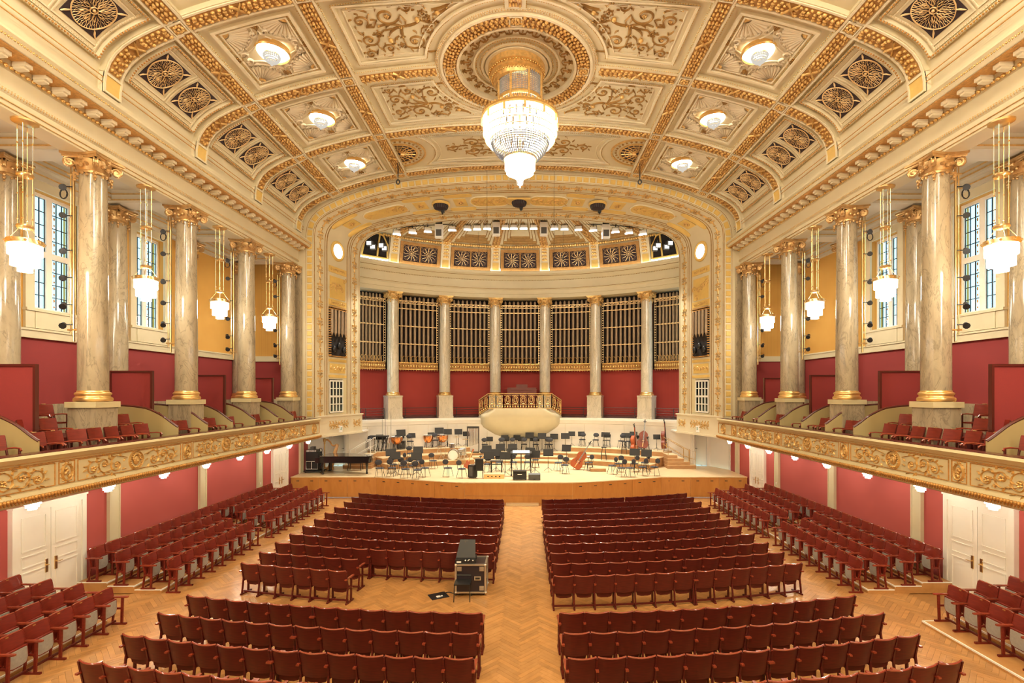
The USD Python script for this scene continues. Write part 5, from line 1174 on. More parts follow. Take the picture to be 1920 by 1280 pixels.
# side openings of the dome with lamps
for s in (-1, 1):
    t = thing('lamp_opening', f'dark opening with bright stage lamps at the {SIDE[s]} end of the dome', 'light opening', (0, 0, 0)); ac = s * 37.6
    G = lambda x, tt, h: GWl(ac + x * 3.2, tt, h)
    m = MB(); m.slab([[G(x, q, -.05) for q in (.12, .9)] for x in (-1, 0, 1)], [[G(x, q, .0) for q in (.12, .9)] for x in (-1, 0, 1)]); obj('opening', m, 'dark_void', t, False)
    m = MB()
    for P in ([(-1, .12), (1, .12)], [(-1, .12), (-.9, .6), (-.5, .88), (0, .95), (.5, .88), (.9, .6), (1, .12)], [(-s * .2, .12), (-s * .2, .92)]): m.tube([G(x, q, .03) for x, q in P], .06, 6)
    obj('gilt_frame', m, 'gold_paint', t, 40)
    for x, q in ((-s * .62, .42), (-s * .35, .5), (s * .3, .4), (s * .6, .5)):
        c = np.array(G(x, q, .25)); m = MB(); m.box(c[0] - .16, c[0] + .16, c[1] - .1, c[1] + .14, c[2] - .14, c[2] + .18); m.box(c[0] - .02, c[0] + .02, c[1] + .1, c[1] + .4, c[2] - .02, c[2] + .4); h_ = obj('lamp_housing', m, 'speaker_grey', t, False)
        m = MB(); m.box(c[0] - .13, c[0] + .13, c[1] - .115, c[1] - .1, c[2] - .11, c[2] + .11); obj('lens', m, 'far_lamp', h_, False)
# ---------------------------------------------------------------- stage spotlights on their truss, microphone wires
tr = thing('lighting_truss', 'thin dark curved truss under the half dome carrying the stage spotlights', 'truss', (0, 0, 0))
def tp(x): return np.array((x, 32.3 - .020 * x * x, 16.02 - .0125 * x * x))
m = MB(); m.tube([tp(x) + (0, 0, .30) for x in np.linspace(-7.8, 7.8, 40)], .025, 5); m.tube([tp(x) + (0, .2, .38) for x in np.linspace(-7.8, 7.8, 40)], .02, 5)
obj('rails', m, 'dark_metal', tr, True)
m = MB()
for x in np.linspace(-7, 7, 15): m.tube([tp(x) + (0, 0, .3), tp(x) + (.12, .1, .75)], .012, 4)
obj('hangers', m, 'dark_metal', tr, True)
us = [750, 777, 804, 848, 876, 894, 913, 947, 963, 982, 1001, 1040, 1059, 1085, 1112, 1152, 1176, 1200]
protoS = protoW = None
for k, u in enumerate(us):
    x = CAMX + (u - CX) * 32 / F; p = tp(x); lb = f'white stage spotlight on the truss under the dome, {k + 1} of {len(us)} from the left'
    lb = f'white stage spotlight on the dome truss, {["leftmost", "second from left", "third from left", "fourth from left", "fifth from left", "sixth from left", "seventh from left", "eighth from left", "ninth from left", "ninth from right", "eighth from right", "seventh from right", "sixth from right", "fifth from right", "fourth from right", "third from right", "second from right", "rightmost"][k]}'
    if protoS: copy(protoS, lb, p, -x * .05); continue
    protoS = t = thing('stage_spotlight', lb, 'spotlight', p, -x * .05, 'spotlights on the dome truss')
    m = MB(); m.box(-.20, .20, -.14, .14, -.10, .10); obj('housing', m, 'skin_white', t, False)
    m = MB(); m.bar((-.21, 0, 0), (-.21, 0, .22), .03, .02); m.bar((.21, 0, 0), (.21, 0, .22), .03, .02); m.bar((-.21, 0, .22), (.21, 0, .22), .03, .02); m.tube([(0, 0, .2), (0, 0, .36)], .03, 6); obj('yoke', m, 'dark_metal', t, False)
    m = MB(); m.box(-.24, .24, -.17, -.10, -.19, -.10); m.box(-.18, .18, -.1, .1, -.115, -.10); obj('lens', m, 'far_lamp', t, False)
for k, u in enumerate((824, 930, 1020, 1135)):
    x = CAMX + (u - CX) * 31.6 / F; p = tp(x) + (0, -.35, -.1); lb = f'tall white stage loudspeaker hanging under the dome, {an[k]} from the left'
    if protoW: copy(protoW, lb, p); continue
    protoW = t = thing('hanging_loudspeaker', lb, 'loudspeaker', p, group='white loudspeakers under the dome')
    m = MB(); m.box(-.24, .24, -.15, .15, -.55, .28); obj('cabinet', m, 'skin_white', t, False)
    m = MB(); m.box(-.17, .17, -.16, -.14, -.45, -.05); obj('front_grille', m, 'speaker_grey', t, False)
    m = MB(); m.box(-.2, .2, -.05, .05, .28, .5); obj('bracket', m, 'dark_metal', t, False)
for k, u in enumerate((913, 1039)):
    x = CAMX + (u - CX) * 25.9 / F; t = thing('hanging_wire', f'thin dark wire hanging from the vault to the {["left", "right"][k]} of the chandelier', 'wire', (x, 25.9, 12.6)); m = MB(); m.tube([(0, 0, 4.4), (0, 0, 0)], .007, 4); m.ball((0, 0, 0), .035, 0); tag(t); obj('cable', m, 'black', t, False)
for k, u in enumerate((897, 1056)):
    x = CAMX + (u - CX) * 33 / F; t = thing('hanging_microphone', f'small microphone hanging below the dome frieze, {["left", "right"][k]} one', 'microphone', (x, 33, 14.2)); m = MB(); m.tube([(0, 0, 1.95), (0, 0, .1)], .008, 4); obj('cable', m, 'black', t, False); m = MB(); m.tube([(0, 0, .15), (0, 0, -.12)], .05, 6); m.ball((0, 0, 1.95), .07, 0); obj('capsule', m, 'dark_metal', t, False)
for s in (-1, 1):
    x, y, z = V(s * (S59 - .15), 24.1, 0); t = thing('rigging_hook', f'dark rigging hook hanging beside the {SIDE[s]} ceiling fan grille', 'hook', (x, y, z - 1.1)); m = MB(); m.tube([(.0, 0, 1.12), (0.02, 0, .25)], .014, 5); m.tube([(.08, 0, 1.12), (0.02, 0, .25)], .012, 5); obj('rope', m, 'black', t, False)
    m = MB(); m.tube([(0.02 + .08 * math.cos(a), 0, .15 + .1 * math.sin(a)) for a in np.linspace(0, 2 * PI, 15)], .03, 6); obj('ring', m, 'black', t, 40)

# ================================================================ stage
ZS = 1.06
stg = thing('stage_platform', 'raised maple stage with orange wood front panels and curved middle', 'stage')
_q = CubicSpline([2.65, 4.2, 5.9, 7.5], [24.95, 25.36, 25.98, 26.55])
front = [(-11.98, 26.6), (-7.5, 26.6)] + [(-x, float(_q(x))) for x in np.linspace(7.2, 2.65, 10)] + [(2.65, 24.95)] + [(x, float(_q(x))) for x in np.linspace(3.0, 7.2, 9)] + [(7.5, 26.6), (11.98, 26.6)]
m = MB(); m.poly(Polygon(front + [(12.0, 29.0), (11.4, 30.5), (10.45, 30.5)] + [AP(14.66, a * DEG, 0)[:2] for a in np.linspace(44, -44, 30)] + [(-10.45, 30.5), (-11.4, 30.5), (-12.0, 29.0)]), lambda a, b, h: (a, b, h), .2, ZS); obj('deck', m, 'stage_floor', stg, False)
ls = LineString(front); L = ls.length
def fp(d, off): a, b = ls.interpolate(max(0, d - .02)), ls.interpolate(min(L, d + .02)); c = ls.interpolate(d); t = np.array((b.x - a.x, b.y - a.y)); t /= np.linalg.norm(t); return np.array((c.x + t[1] * off, c.y - t[0] * off))
def fpanel(d0, d1, z0, z1, o0, o1, mt, nm, n=4):
    m = MB(); dd = np.linspace(d0, d1, n); m.slab([[(*fp(d, o0), z) for z in (z0, z1)] for d in dd], [[(*fp(d, o1), z) for z in (z0, z1)] for d in dd]); return obj(nm, m, mt, stg, False)
fpanel(0, L, ZS - .035, ZS + .003, -.1, .035, 'stage_floor', 'nosing', 60)
fpanel(0, L, 0, ZS - .03, -.05, -.005, 'dark_void', 'carcass', 60)
jd = [ls.project(Point(x, 26.6 if abs(x) >= 7.5 else float(_q(max(2.65, abs(x)))))) for x in (-11.97, -10.5, -9.0, -7.45, -5.8, -4.2, -2.66, 2.66, 4.2, 5.8, 7.45, 9.0, 10.5, 11.97)]
for i in range(13):
    d0, d1 = jd[i] + .006, jd[i + 1] - .006
    if i == 6:
        fpanel(d0, d1, .40, ZS - .045, 0, .022, 'stage_front', 'front_panel'); fpanel(d0, d1, .0, .385, 0, .022, 'stage_front', 'front_panel'); continue
    p = fpanel(d0, d1, .0, ZS - .045, 0, .02, 'stage_front', 'front_panel')
    for f in (.25, .75):
        d = d0 + (d1 - d0) * f; m = MB(); m.slab([[(*fp(d + e, .012), z) for z in (.83, .865)] for e in (-.075, .075)], [[(*fp(d + e, .026), z) for z in (.83, .865)] for e in (-.075, .075)]); obj('finger_slot', m, 'black', p, False)
m = MB(); m.box(-.62, .98, 24.55, 24.95, 0, .07); obj('front_step', m, 'stage_floor', stg, False)
# risers
RIS = [(n_, lo, hi, r0, r1, z) for n_, lo, hi, hs in (('left', -40, -14.02, (.28, .56, .84)), ('middle', -13.98, 13.98, (.15, .30, .46)), ('right', 14.02, 40, (.28, .56, .84))) for r0, r1, z in zip((11.6, 12.55, 13.5), (12.54, 13.49, 14.62), hs)]
for k, (n_, lo, hi, r0, r1, z) in enumerate(RIS):
    t = thing('stage_riser', f'curved wooden orchestra riser, {n_} section, {["lowest front", "second", "highest rear"][k % 3]} step', 'riser', (0, 0, 0)); m = MB()
    arcs(m, [(r0, ZS), (r0, ZS + z - .03), (r1, ZS + z - .03), (r1, ZS)], lo, hi, 20); obj('face', m, 'riser_wood', t, False); m = MB()
    arcs(m, [(r0 - .02, ZS + z - .03), (r0 - .02, ZS + z), (r1, ZS + z), (r1, ZS + z - .03)], lo, hi, 20); obj('deck', m, 'stage_floor', t, False)
def Zat(x, y):
    r = math.hypot(x, y - CYA); a = math.degrees(math.atan2(x, y - CYA))
    for n_, lo, hi, r0, r1, z in RIS:
        if lo < a < hi and r0 + .02 < r < r1 + .02: return ZS + z
    return ZS
for s in (-1, 1):
    t = thing('stage_steps', f'wooden steps with handrail up to the risers, {SIDE[s]} end', 'steps', (s * 8.95, 30.0, ZS)); n = 4
    for k in range(n): m = MB(); m.hexa([(s * a, b, z) for a, b in ((-.35, -.6), (-.35, .5), (1.3 - .36 * k, -.6), (1.3 - .36 * k, .5)) for z in (.2 * k, .2 * (k + 1) - .021)]); obj('step', m, 'riser_wood', t, False); m = MB(); m.hexa([(s * a, b, z) for a, b in ((-.35, -.61), (-.35, .5), (1.32 - .36 * k, -.61), (1.32 - .36 * k, .5)) for z in (.2 * (k + 1) - .02, .2 * (k + 1))]); obj('tread', m, 'stage_floor', t, False)
    for b in (-.55, .45):
        m = MB(); m.tube([(s * 1.26, b, 0), (s * 1.26, b, 1.0), (s * .9, b, 1.05), (s * .9, b, .2)], .02, 6); m.tube([(s * .9, b, 1.05), (s * -.3, b, 1.75), (s * -.3, b, .8)], .02, 6); m.tube([(s * 1.26, b, .55), (s * .9, b, .6), (s * -.3, b, 1.3)], .015, 6); obj('handrail', m, 'brass' if s > 0 else 'skin_white', t, 40)
# stage doors at the back
for s in (-1, 1):
    dn += 1; d = tag(UsdGeom.Xform.Define(stage, f'/World/door_{dn}').GetPrim(), f'open white stage door under the {SIDE[s]} pier', 'door', kind='structure')
    m = MB()
    for x in (10.42, 11.28): m.box(*sorted((s * x, s * (x + .1))), 30.5, 30.75, ZS, 3.12)
    m.box(*sorted((s * 10.42, s * 11.38)), 30.5, 30.75, 3.02, 3.14); obj('door_frame', m, 'white_paint', d, False)
    m = MB(); m.box(*sorted((s * 10.35, s * 11.45)), 31.5, 31.55, ZS - .1, 3.15); obj('doorway', m, 'trim_wood', d, False)
    m = MB(); h = (11.27, 30.62); e = (10.75, 31.15)
    m.hexa([(s * (x + o), y + o * .98, z) for x, y in (h, e) for o in (0, .045) for z in (ZS + .02, 3.02)]); lf = obj('door_leaf', m, 'white_paint', d, False)
    m = MB(); m.tube([(s * 10.80, 31.05, ZS + 1.0), (s * 10.74, 31.0, ZS + 1.0), (s * 10.84, 30.9, ZS + 1.0)], .014, 6); obj('door_handle', m, 'dark_metal', lf, False)
# rails of the choir seats and the organ loft
for i in range(7):
    a0, a1 = (BE[i] + 2.0, BE[i + 1] - 2.0); 
    if i == 3: continue
    a0, a1 = max(a0, -40.5), min(a1, 40.5)
    if i == 2: a1 -= 1.6
    if i == 4: a0 += 1.6
    t = thing('choir_rail', f'thin dark metal rail before the red wall, {an[i if i < 3 else i - 1]} bay from the left', 'railing', (0, 0, 3.76)); m = MB()
    for z in (.06, .22, .38, .54, .70): m.tube([AP(15.35, a * DEG, z) for a in np.linspace(a0, a1, 8)], .012 if z < .6 else .018, 5)
    obj('rails', m, 'dark_metal', t, 40); m = MB()
    for a in (a0, a1, a0 + 1.2 if i < 3 else a1 - 1.2): p = AP(15.35, a * DEG, 0); m.bar(p, (p[0], p[1], .72), .035, .035)
    obj('posts', m, 'dark_metal', t, False)
    m = MB(); arcs(m, [(15.5, 0), (15.5, .16), (16.1, .16), (16.1, 0)], a0 - .5, a1 + .5, 8); obj('dark_step', m, 'trim_wood', t, False)
loft = thing('organ_loft', 'cream bowed organ balcony with gilded railing in the middle of the apse', 'balcony')
rows = []
for z, hw, dp, ex in ((4.42, 2.15, .95, 1.), (4.3, 2.2, .96, 1.), (4.0, 2.80, .93, 1.), (3.78, 2.86, .90, .95), (3.4, 2.82, .78, .85), (3.1, 2.62, .60, .6), (2.85, 2.25, .42, .4), (2.62, 1.85, .26, .35), (2.44, 1.3, .12, .3), (2.32, .7, .0, .3), (2.28, .1, -.1, .3)):
    g = np.linspace(-1, 1, 21); shape = np.where(np.abs(g) < .78 * ex, 1, np.sqrt(np.clip(1 - ((np.abs(g) - .78 * ex) / (1 - .78 * ex)) ** 2, 0, 1)))
    rows.append([(hw * q, 34.78 - dp * w * 1.05 - .0, z) for q, w in zip(g, shape)])
m = MB(); m.grid(rows); m.grid([rows[0], [(x, 35.3, 4.42) for x, y, z in rows[0]]]); obj('bowed_front', m, 'cream', loft, True)
m, g = MB(), MB(); yf = 33.82
sec = [((-2.78, 34.45, 3.98), (-2.12, yf, 4.42)), ((-2.12, yf, 4.42), (-.05, yf, 4.42)), ((-.05, yf, 4.42), (2.12, yf, 4.42)), ((2.12, yf, 4.42), (2.78, 34.45, 3.98))]
for a, b in sec:
    a, b = np.array(a), np.array(b); up = np.array((0, 0, 1.))
    m.bar(a + up * .98, b + up * .98, .09, .05); m.bar(a + up * .86, b + up * .86, .03, .03); m.bar(a + up * .26, b + up * .26, .04, .03); m.bar(a, b, .06, .06)
    n = 2 if abs(a[0] - b[0]) < 1 else 4
    for k in range(n):
        for f in (k / n, (k + 1) / n): p = a + (b - a) * f; m.bar(p, p + up, .04, .04)
        c = a + (b - a) * (k + .5) / n; w = (b - a) / n * .36
        m.tube([c + w * math.cos(t) + up * (.56 + .26 * math.sin(t)) for t in np.linspace(0, 2 * PI, 17)[:-1]], .022, 5, True); m.tube([c + w * .45 * math.cos(t) + up * (.56 + .14 * math.sin(t)) for t in np.linspace(0, 2 * PI, 13)[:-1]], .018, 5, True)
        for e in (-1, 1): m.bar(c + w * e + up * .26, c + w * e * .2 + up * .86, .02, .02)
    N = int(np.linalg.norm(b - a) / .17)
    for k in range(N): g.ball(a + (b - a) * (k + .5) / N + up * .13 - (0, .03, 0), (.06, .04, .075), 0)
obj('railing', m, 'gold', loft, False); obj('foot_beads', g, 'gold_bright', loft, 180, kind='stuff')
oc = thing('organ_console', 'polished red-brown organ console behind the loft railing', 'console', (.12, 34.9, 4.42))
m = MB(); m.box(-1.0, 1.0, -.2, .9, 0, 1.22); obj('case', m, 'console_wood', oc, False); m = MB(); m.box(-1.04, 1.04, -.26, .95, 1.22, 1.29); m.box(-1.0, 1.0, .3, .9, 1.29, 1.40); obj('lid', m, 'console_wood', oc, False)
m = MB(); m.hexa([(x, y, z) for x in (-.4, .4) for y, in ((.35,), (.4,)) for z in (1.40, 1.62)]); obj('music_desk', m, 'console_wood', oc, False)
# ================================================================ instruments and furniture on the stage
def spot(u, v):
    """Where a thing stands whose foot the photograph shows at (u, v): on the stage or on the riser found there."""
    return on_stage(u, v, 0.)
def on_stage(u, v, h):
    for z in sorted({ZS, *(ZS + q[-1] for q in RIS)}, reverse=True):
        x, y = at(u, v, z + h)
        if abs(Zat(x, y) - z) < .01 and math.hypot(x, y - CYA) < 14.3 and y < 34.3: return x, y, z
    for z in sorted({ZS + q[-1] for q in RIS}, reverse=True):      # behind the last riser's rear edge: set it back onto it
        x, y = at(u, v, z + h); r = math.hypot(x, y - CYA); x, y = x * 14.2 / r, CYA + (y - CYA) * 14.2 / r
        if abs(Zat(x, y) - z) < .01: return x, y, z
    return x, y, Zat(x, y)
# --- orchestra chairs
def make_orch_chair(t):
    m = MB(); m.lathe([(.001, .485), (.17, .485), (.215, .465), (.22, .445), (.20, .43), (.001, .425)], n=20); obj('seat', m, 'cushion', t, 50)
    m = MB(); b = MB().lathe([(.001, .03), (.15, .025), (.19, .0), (.15, -.02), (.001, -.025)], n=20, sy=.72); M = np.eye(4); c, s_ = math.cos(1.4), math.sin(1.4); M[:3, :3] = [[1, 0, 0], [0, c, -s_], [0, s_, c]]; M[:3, 3] = (0, -.235, .80); m.merge(b, M); obj('backrest', m, 'cushion', t, 50)
    for x in (-1, 1): m = MB(); m.tube([(x * .10, -.22, .80), (x * .13, -.215, .55), (x * .15, -.15, .43)], .011, 5); obj('back_tube', m, 'black', t, 40)
    for x in (-1, 1):
        for y in (-1, 1): m = MB(); m.tube([(x * .13, y * .12, .43), (x * .2, y * .2, 0)], .011, 5); obj('leg', m, 'black', t, 40)
OC = [(712, 893.7, 0, 'front row at the far left end'), (735, 892.7, .2, 'front row, second from the left'), (760.5, 895.5, .3, 'front row, third from the left'), (783, 897, .4, 'front row, fourth from the left'), (797, 893, .6, 'front row, fifth from the left'),
      (738, 886, .2, 'second row behind the far left front chairs'), (756, 888, .3, 'second row behind the third front chair'), (774, 888, .4, 'second row behind the fourth front chair'), (720, 872, .3, 'on the left before the wooden steps'), (765, 878, .4, 'third row left, before the drums'), (787, 878, .5, 'third row left, beside the drums'),
      (840, 893, .5, 'alone in front of the black amplifier'), (866, 895, .5, 'left of the tall grey speaker'), (812, 878, .4, 'in front of the copper kettledrums'), (829, 870, .2, 'before the silver drum kit, left'), (855, 868, .2, 'before the silver drum kit, right'),
      (770, 864, 0, 'on the left riser beside the music stand'), (811, 860, 0, 'on the riser in front of the copper drums'), (862, 858, 0, 'behind the drum kit'),
      (914, 885, -.2, 'left of the keyboard bench'), (936, 882, -.1, 'behind the keyboard bench'), (963, 881, 0, 'behind the conductor desk, left'), (989, 881, -.1, 'behind the conductor desk, right'), (1004, 876, -.2, 'right of the conductor desk'), 
      (1047, 882, -.3, 'left of the leaning orange bass'), (1058.5, 887, -.4, 'before the leaning orange bass'), (1104, 882, -.6, 'right of the leaning orange bass'), (1090, 875, -.5, 'behind the leaning orange bass'),
      (1148, 888, -.5, 'right front row, leftmost'), (1165, 893, -.6, 'right front row, second from left'), (1181, 893, -.6, 'right front row, third from left'), (1205, 891, -.7, 'right front row, fourth from left'), (1227, 891, -.7, 'right front row at the far right end'), (1189, 884, -.6, 'right second row, middle'), (1209, 882, -.7, 'right second row, right'), (1160, 884, -.5, 'right second row, left'),
      (1159, 868, -.4, 'right third row before the dark bass'), (1176, 870, -.5, 'right third row, right'), (1128, 852, -.2, 'on the right riser beside the dark bass'), (1185, 862, -.4, 'right third row before the middle bass'),
      (905, 869, -.1, 'among the left centre music stands'), (925, 866, 0, 'among the centre music stands, left'), (948, 866, 0, 'among the centre music stands, middle left'), (1015, 866, 0, 'among the centre music stands, middle right'), (1036, 868, -.2, 'among the centre music stands, right'), (1055, 866, -.3, 'among the right centre music stands'),
      (943, 850, 0, 'rear riser, left of centre'), (962, 849, 0, 'rear riser, just left of centre'), (982, 849, 0, 'rear riser, at the centre'), (1003, 849, 0, 'rear riser, just right of centre'), (1024, 849, 0, 'rear riser, right of centre')]
proto = None
for u, v, rz, w in OC:
    lb = f'black round-seat orchestra chair, {w}'; p = spot(u, v)
    if proto: copy(proto, lb, p, -rz + RNG.normal(0, .12) + PI * 0)
    else: proto = thing('orchestra_chair', lb, 'chair', p, -rz, 'black orchestra chairs on the stage'); make_orch_chair(proto)
# --- folding chairs and stools of the basses
def stool(lb, u, v, mt='black'):
    t = thing('bass_stool', lb, 'stool', spot(u, v)); m = MB(); m.lathe([(.001, .80), (.17, .80), (.18, .77), (.001, .76)], n=18); obj('seat', m, mt, t, 40)
    for k in range(4): a = k * PI / 2 + .7; m = MB(); m.tube([(.12 * math.cos(a), .12 * math.sin(a), .77), (.22 * math.cos(a), .22 * math.sin(a), 0)], .013, 5); obj('leg', m, 'dark_metal', t, 40)
    m = MB(); m.tube([(.18 * math.cos(a), .18 * math.sin(a), .3) for a in np.linspace(0, 2 * PI, 17)[:-1]], .01, 5, True); obj('foot_ring', m, 'dark_metal', t, 40)
stool('tall stool with pale round seat right of the orange bass', 1106, 881, 'skin_white'); stool('tall black stool in front of the left rear bass', 1132, 862); stool('tall black stool behind the right basses', 1198, 846); stool('tall black stool on the riser between the basses', 1170, 851)
def folding(lb, u, v):
    t = thing('folding_chair', lb, 'chair', spot(u, v)); m = MB(); m.box(-.21, .21, -.24, -.22, .66, .86); obj('backrest', m, 'black', t, False); m = MB(); m.box(-.21, .21, -.2, .2, .44, .47); obj('seat', m, 'black', t, False)
    for x in (-1, 1): m = MB(); m.bar((x * .22, -.24, .86), (x * .22, .2, 0), .025, .025); m.bar((x * .22, .16, .45), (x * .22, -.24, 0), .025, .025); obj('leg', m, 'dark_metal', t, False)
folding('black folding chair on the rear riser between the standing basses', 1176, 845); folding('black folding chair on the rear riser beside the rightmost bass', 1197, 838); folding('black folding chair on the rear riser behind the left bass', 1128, 842)
# --- music stands
MS = [(784, 843, 'beside the floor drum'), (825, 834, 'in front of the copper kettledrums'), (822, 807, 'highest one at the back left'), (845, 809, 'second highest at the back left'), (865, 809, 'beside the tubular bells'), (790, 818, 'small low one behind the drums'), (752, 811, 'beside the black keyboard rack'), (888, 836, 'above the electric guitars'), (733, 855, 'low tilted one far left'), (755, 849, 'low tilted one left of the floor drum'), (741, 861, 'low tilted one behind the left front chairs'), (781, 862, 'low tilted one behind the fourth front chair'),
      (905, 822, 'rear row, first left of centre'), (927, 826, 'rear row, second left of centre'), (948, 820, 'rear row, third left of centre'), (953, 826, 'second row behind the conductor desk, left'), (969, 820, 'rear row near the middle'), (976, 826, 'second row at the very middle'), (993, 816, 'rear row, first right of centre'), (1000, 825, 'second row, first right of centre'), (1016, 817, 'rear row, second right of centre'), (1019, 826, 'second row, second right of centre'), (1037, 818, 'rear row, third right of centre'), (1042, 826, 'second row, third right of centre'),
      (913, 841, 'third row far left of centre'), (938, 838, 'third row left of centre'), (961, 838, 'third row just left of centre'), (930, 848, 'fourth row left of centre'), (917, 853, 'front centre group, leftmost'), (947, 854, 'front centre group, left of conductor desk'), (960, 847, 'fourth row behind the conductor desk'), (990, 835, 'third row just right of centre'), (1012, 835, 'third row right of centre'), (1036, 836, 'third row far right of centre'), (994, 845, 'fourth row right of conductor desk'), (1003, 851, 'front centre group, right of conductor desk'), (1028, 848, 'fourth row right of centre'), (1062, 846, 'low one left of the orange bass'),
      (1060, 817, 'rear row on the right side'), (1073, 826, 'second row on the right side'), (1095, 827, 'second row next to the bass neck'), (1058, 835, 'third row on the right side'), (1085, 836, 'third row next to the orange bass'), (1141, 823, 'before the dark bass'), (1167, 814, 'highest one on the right riser'), (1190, 854, 'low tilted one before the middle bass'), (1212, 856, 'low tilted one before the rightmost bass')]
proto = None
def make_stand(t):
    m = MB(); g = .35
    f = lambda x, q: (x * 1.14, .02 + .34 * (q - .5) * math.sin(g), 1.06 + .40 * (q - .5) * math.cos(g))
    m.slab([[f(x, q) for x in (-.25, .25)] for q in (0, 1)], [[(a, b - .012, c) for a, b, c in (f(x, q) for x in (-.25, .25))] for q in (0, 1)]); m.box(-.28, .28, -.11, -.03, .865, .88); obj('desk', m, 'desk_black', t, False)
    m = MB(); m.tube([(0, .03, 1.05), (0, .03, .15)], .013, 6); m.tube([(0, .03, .6), (0, .03, .12)], .018, 6); obj('pole', m, 'black', t, 40)
    for k in range(3): a = k * 2 * PI / 3 + .5; m = MB(); m.tube([(0, .03, .22), (.28 * math.cos(a), .03 + .28 * math.sin(a), 0)], .01, 5); obj('leg', m, 'black', t, 40)
for u, v, w in MS:
    # the desk's middle, 1.06 m above its foot, is what the pixel shows
    x, y, z = on_stage(u, v, .85 if w.startswith('low') else 1.06); x = max(-10, min(9.6, x))
    need = CAMZ - (v - CY) * y / F - z       # height the desk must have there
    sc = max(.78, min(1.3, need / (.85 if w.startswith('low') else 1.06)))
    lb = f'black music stand, {w}'; rz = -math.atan2(x, 30 - 24) * .35
    if proto: copy(proto, lb, (x, y, z), rz + (RNG.normal(0, .12)), scale=sc)
    else: proto = thing('music_stand', lb, 'music stand', (x, y, z), rz, 'black music stands on the stage'); make_stand(proto)
# --- grand piano
t = thing('grand_piano', 'black concert grand piano with closed lid at the left edge of the stage', 'piano', (-10.75, 27.2, ZS))
OUT = Polygon([(0, 0)] + [(2.62 + .12 * math.cos(a), .42 + .42 * math.sin(a)) for a in np.linspace(-PI / 2, PI / 2, 9)] + [(2.2, .95), (1.75, 1.18), (1.3, 1.42), (.9, 1.5), (0, 1.5)])
m = MB(); m.poly(OUT, lambda a, b, h: (a, b, h), .64, .96); obj('case', m, 'black_gloss', t, False)
m = MB(); m.poly(OUT.buffer(.02), lambda a, b, h: (a, b, h), .965, .995); m.box(-.22, .02, .02, 1.48, .64, .70); obj('lid', m, 'black_gloss', t, False)
m = MB(); m.box(-.2, -.04, .12, 1.38, .70, .725); k = obj('keyboard', m, 'skin_white', t, False); m = MB()
for i in range(36): m.box(-.12, -.04, .14 + i * .0342, .155 + i * .0342, .725, .737)
obj('black_keys', m, 'black', k, False); m = MB(); m.box(-.22, .03, 0, .06, .62, .90); m.box(-.22, .03, 1.44, 1.5, .62, .90); obj('key_cheeks', m, 'black_gloss', t, False)
for x, y in ((.15, .16), (.15, 1.32), (2.45, .42)): m = MB(); m.lathe([(.06, .0), (.06, .06), (.045, .09), (.05, .3), (.08, .5), (.085, .64)], (x, y, 0), 10); lg = obj('leg', m, 'black_gloss', t, 40); m = MB(); m.lathe([(.001, 0), (.05, 0), (.05, .05), (.001, .05)], (x, y, 0), 10); obj('caster', m, 'brass', lg, False)
m = MB(); m.bar((.3, .68, .64), (.3, .68, .15), .05, .03); m.bar((.3, .84, .64), (.3, .84, .15), .05, .03); m.box(.2, .42, .62, .9, .1, .16); obj('pedal_lyre', m, 'black_gloss', t, False)
t = thing('piano_bench', 'black padded bench under the grand piano', 'bench', (-9.35, 28.9, ZS)); m = MB(); m.box(-.4, .4, -.2, .2, .40, .50); obj('seat', m, 'cushion', t, False)
for x in (-.34, .34):
    for y in (-.15, .15): m = MB(); m.tube([(x, y, .42), (x * 1.1, y * 1.2, 0)], .02, 6); obj('leg', m, 'black', t, 40)
# --- harp
hx, hy = -11.15, 29.0; t = thing('concert_harp', 'gilded concert harp standing behind the piano', 'harp', (hx, hy, ZS))
m = MB(); m.lathe([(.07, 0), (.09, .08), (.05, .14), (.035, .3), (.035, 1.45), (.05, 1.5), (.05, 1.56), (.075, 1.66), (.09, 1.76), (.05, 1.80), (.001, 1.82)], n=12); obj('column', m, 'gold_bright', t, 40)
m = MB(); m.tube([(0, 0, 1.70), (.18, 0, 1.72), (.32, 0, 1.60), (.42, 0, 1.42), (.55, 0, 1.36), (.68, 0, 1.45)], [.04, .05, .045, .04, .045, .05], 8); obj('neck', m, 'harp_wood', t, 40)
m = MB(); m.hexa([(.70, -.05, 1.5), (.22, -.20, .12), (.70, .05, 1.5), (.22, .20, .12), (.80, -.06, 1.42), (.42, -.22, .12), (.80, .06, 1.42), (.42, .22, .12)]); obj('soundbox', m, 'harp_wood', t, False)
m = MB(); m.box(-.08, .46, -.22, .22, 0, .14); obj('foot', m, 'harp_wood', t, False)
m = MB()
for k in range(16): f = k / 15; m.tube([(.08 + .56 * f, 0, 1.68 - .30 * f + .04 * math.sin(f * 3)), (.22 + .44 * f, 0, .18 + 1.15 * f)], .003, 3)
obj('strings', m, 'skin_white', t, False)
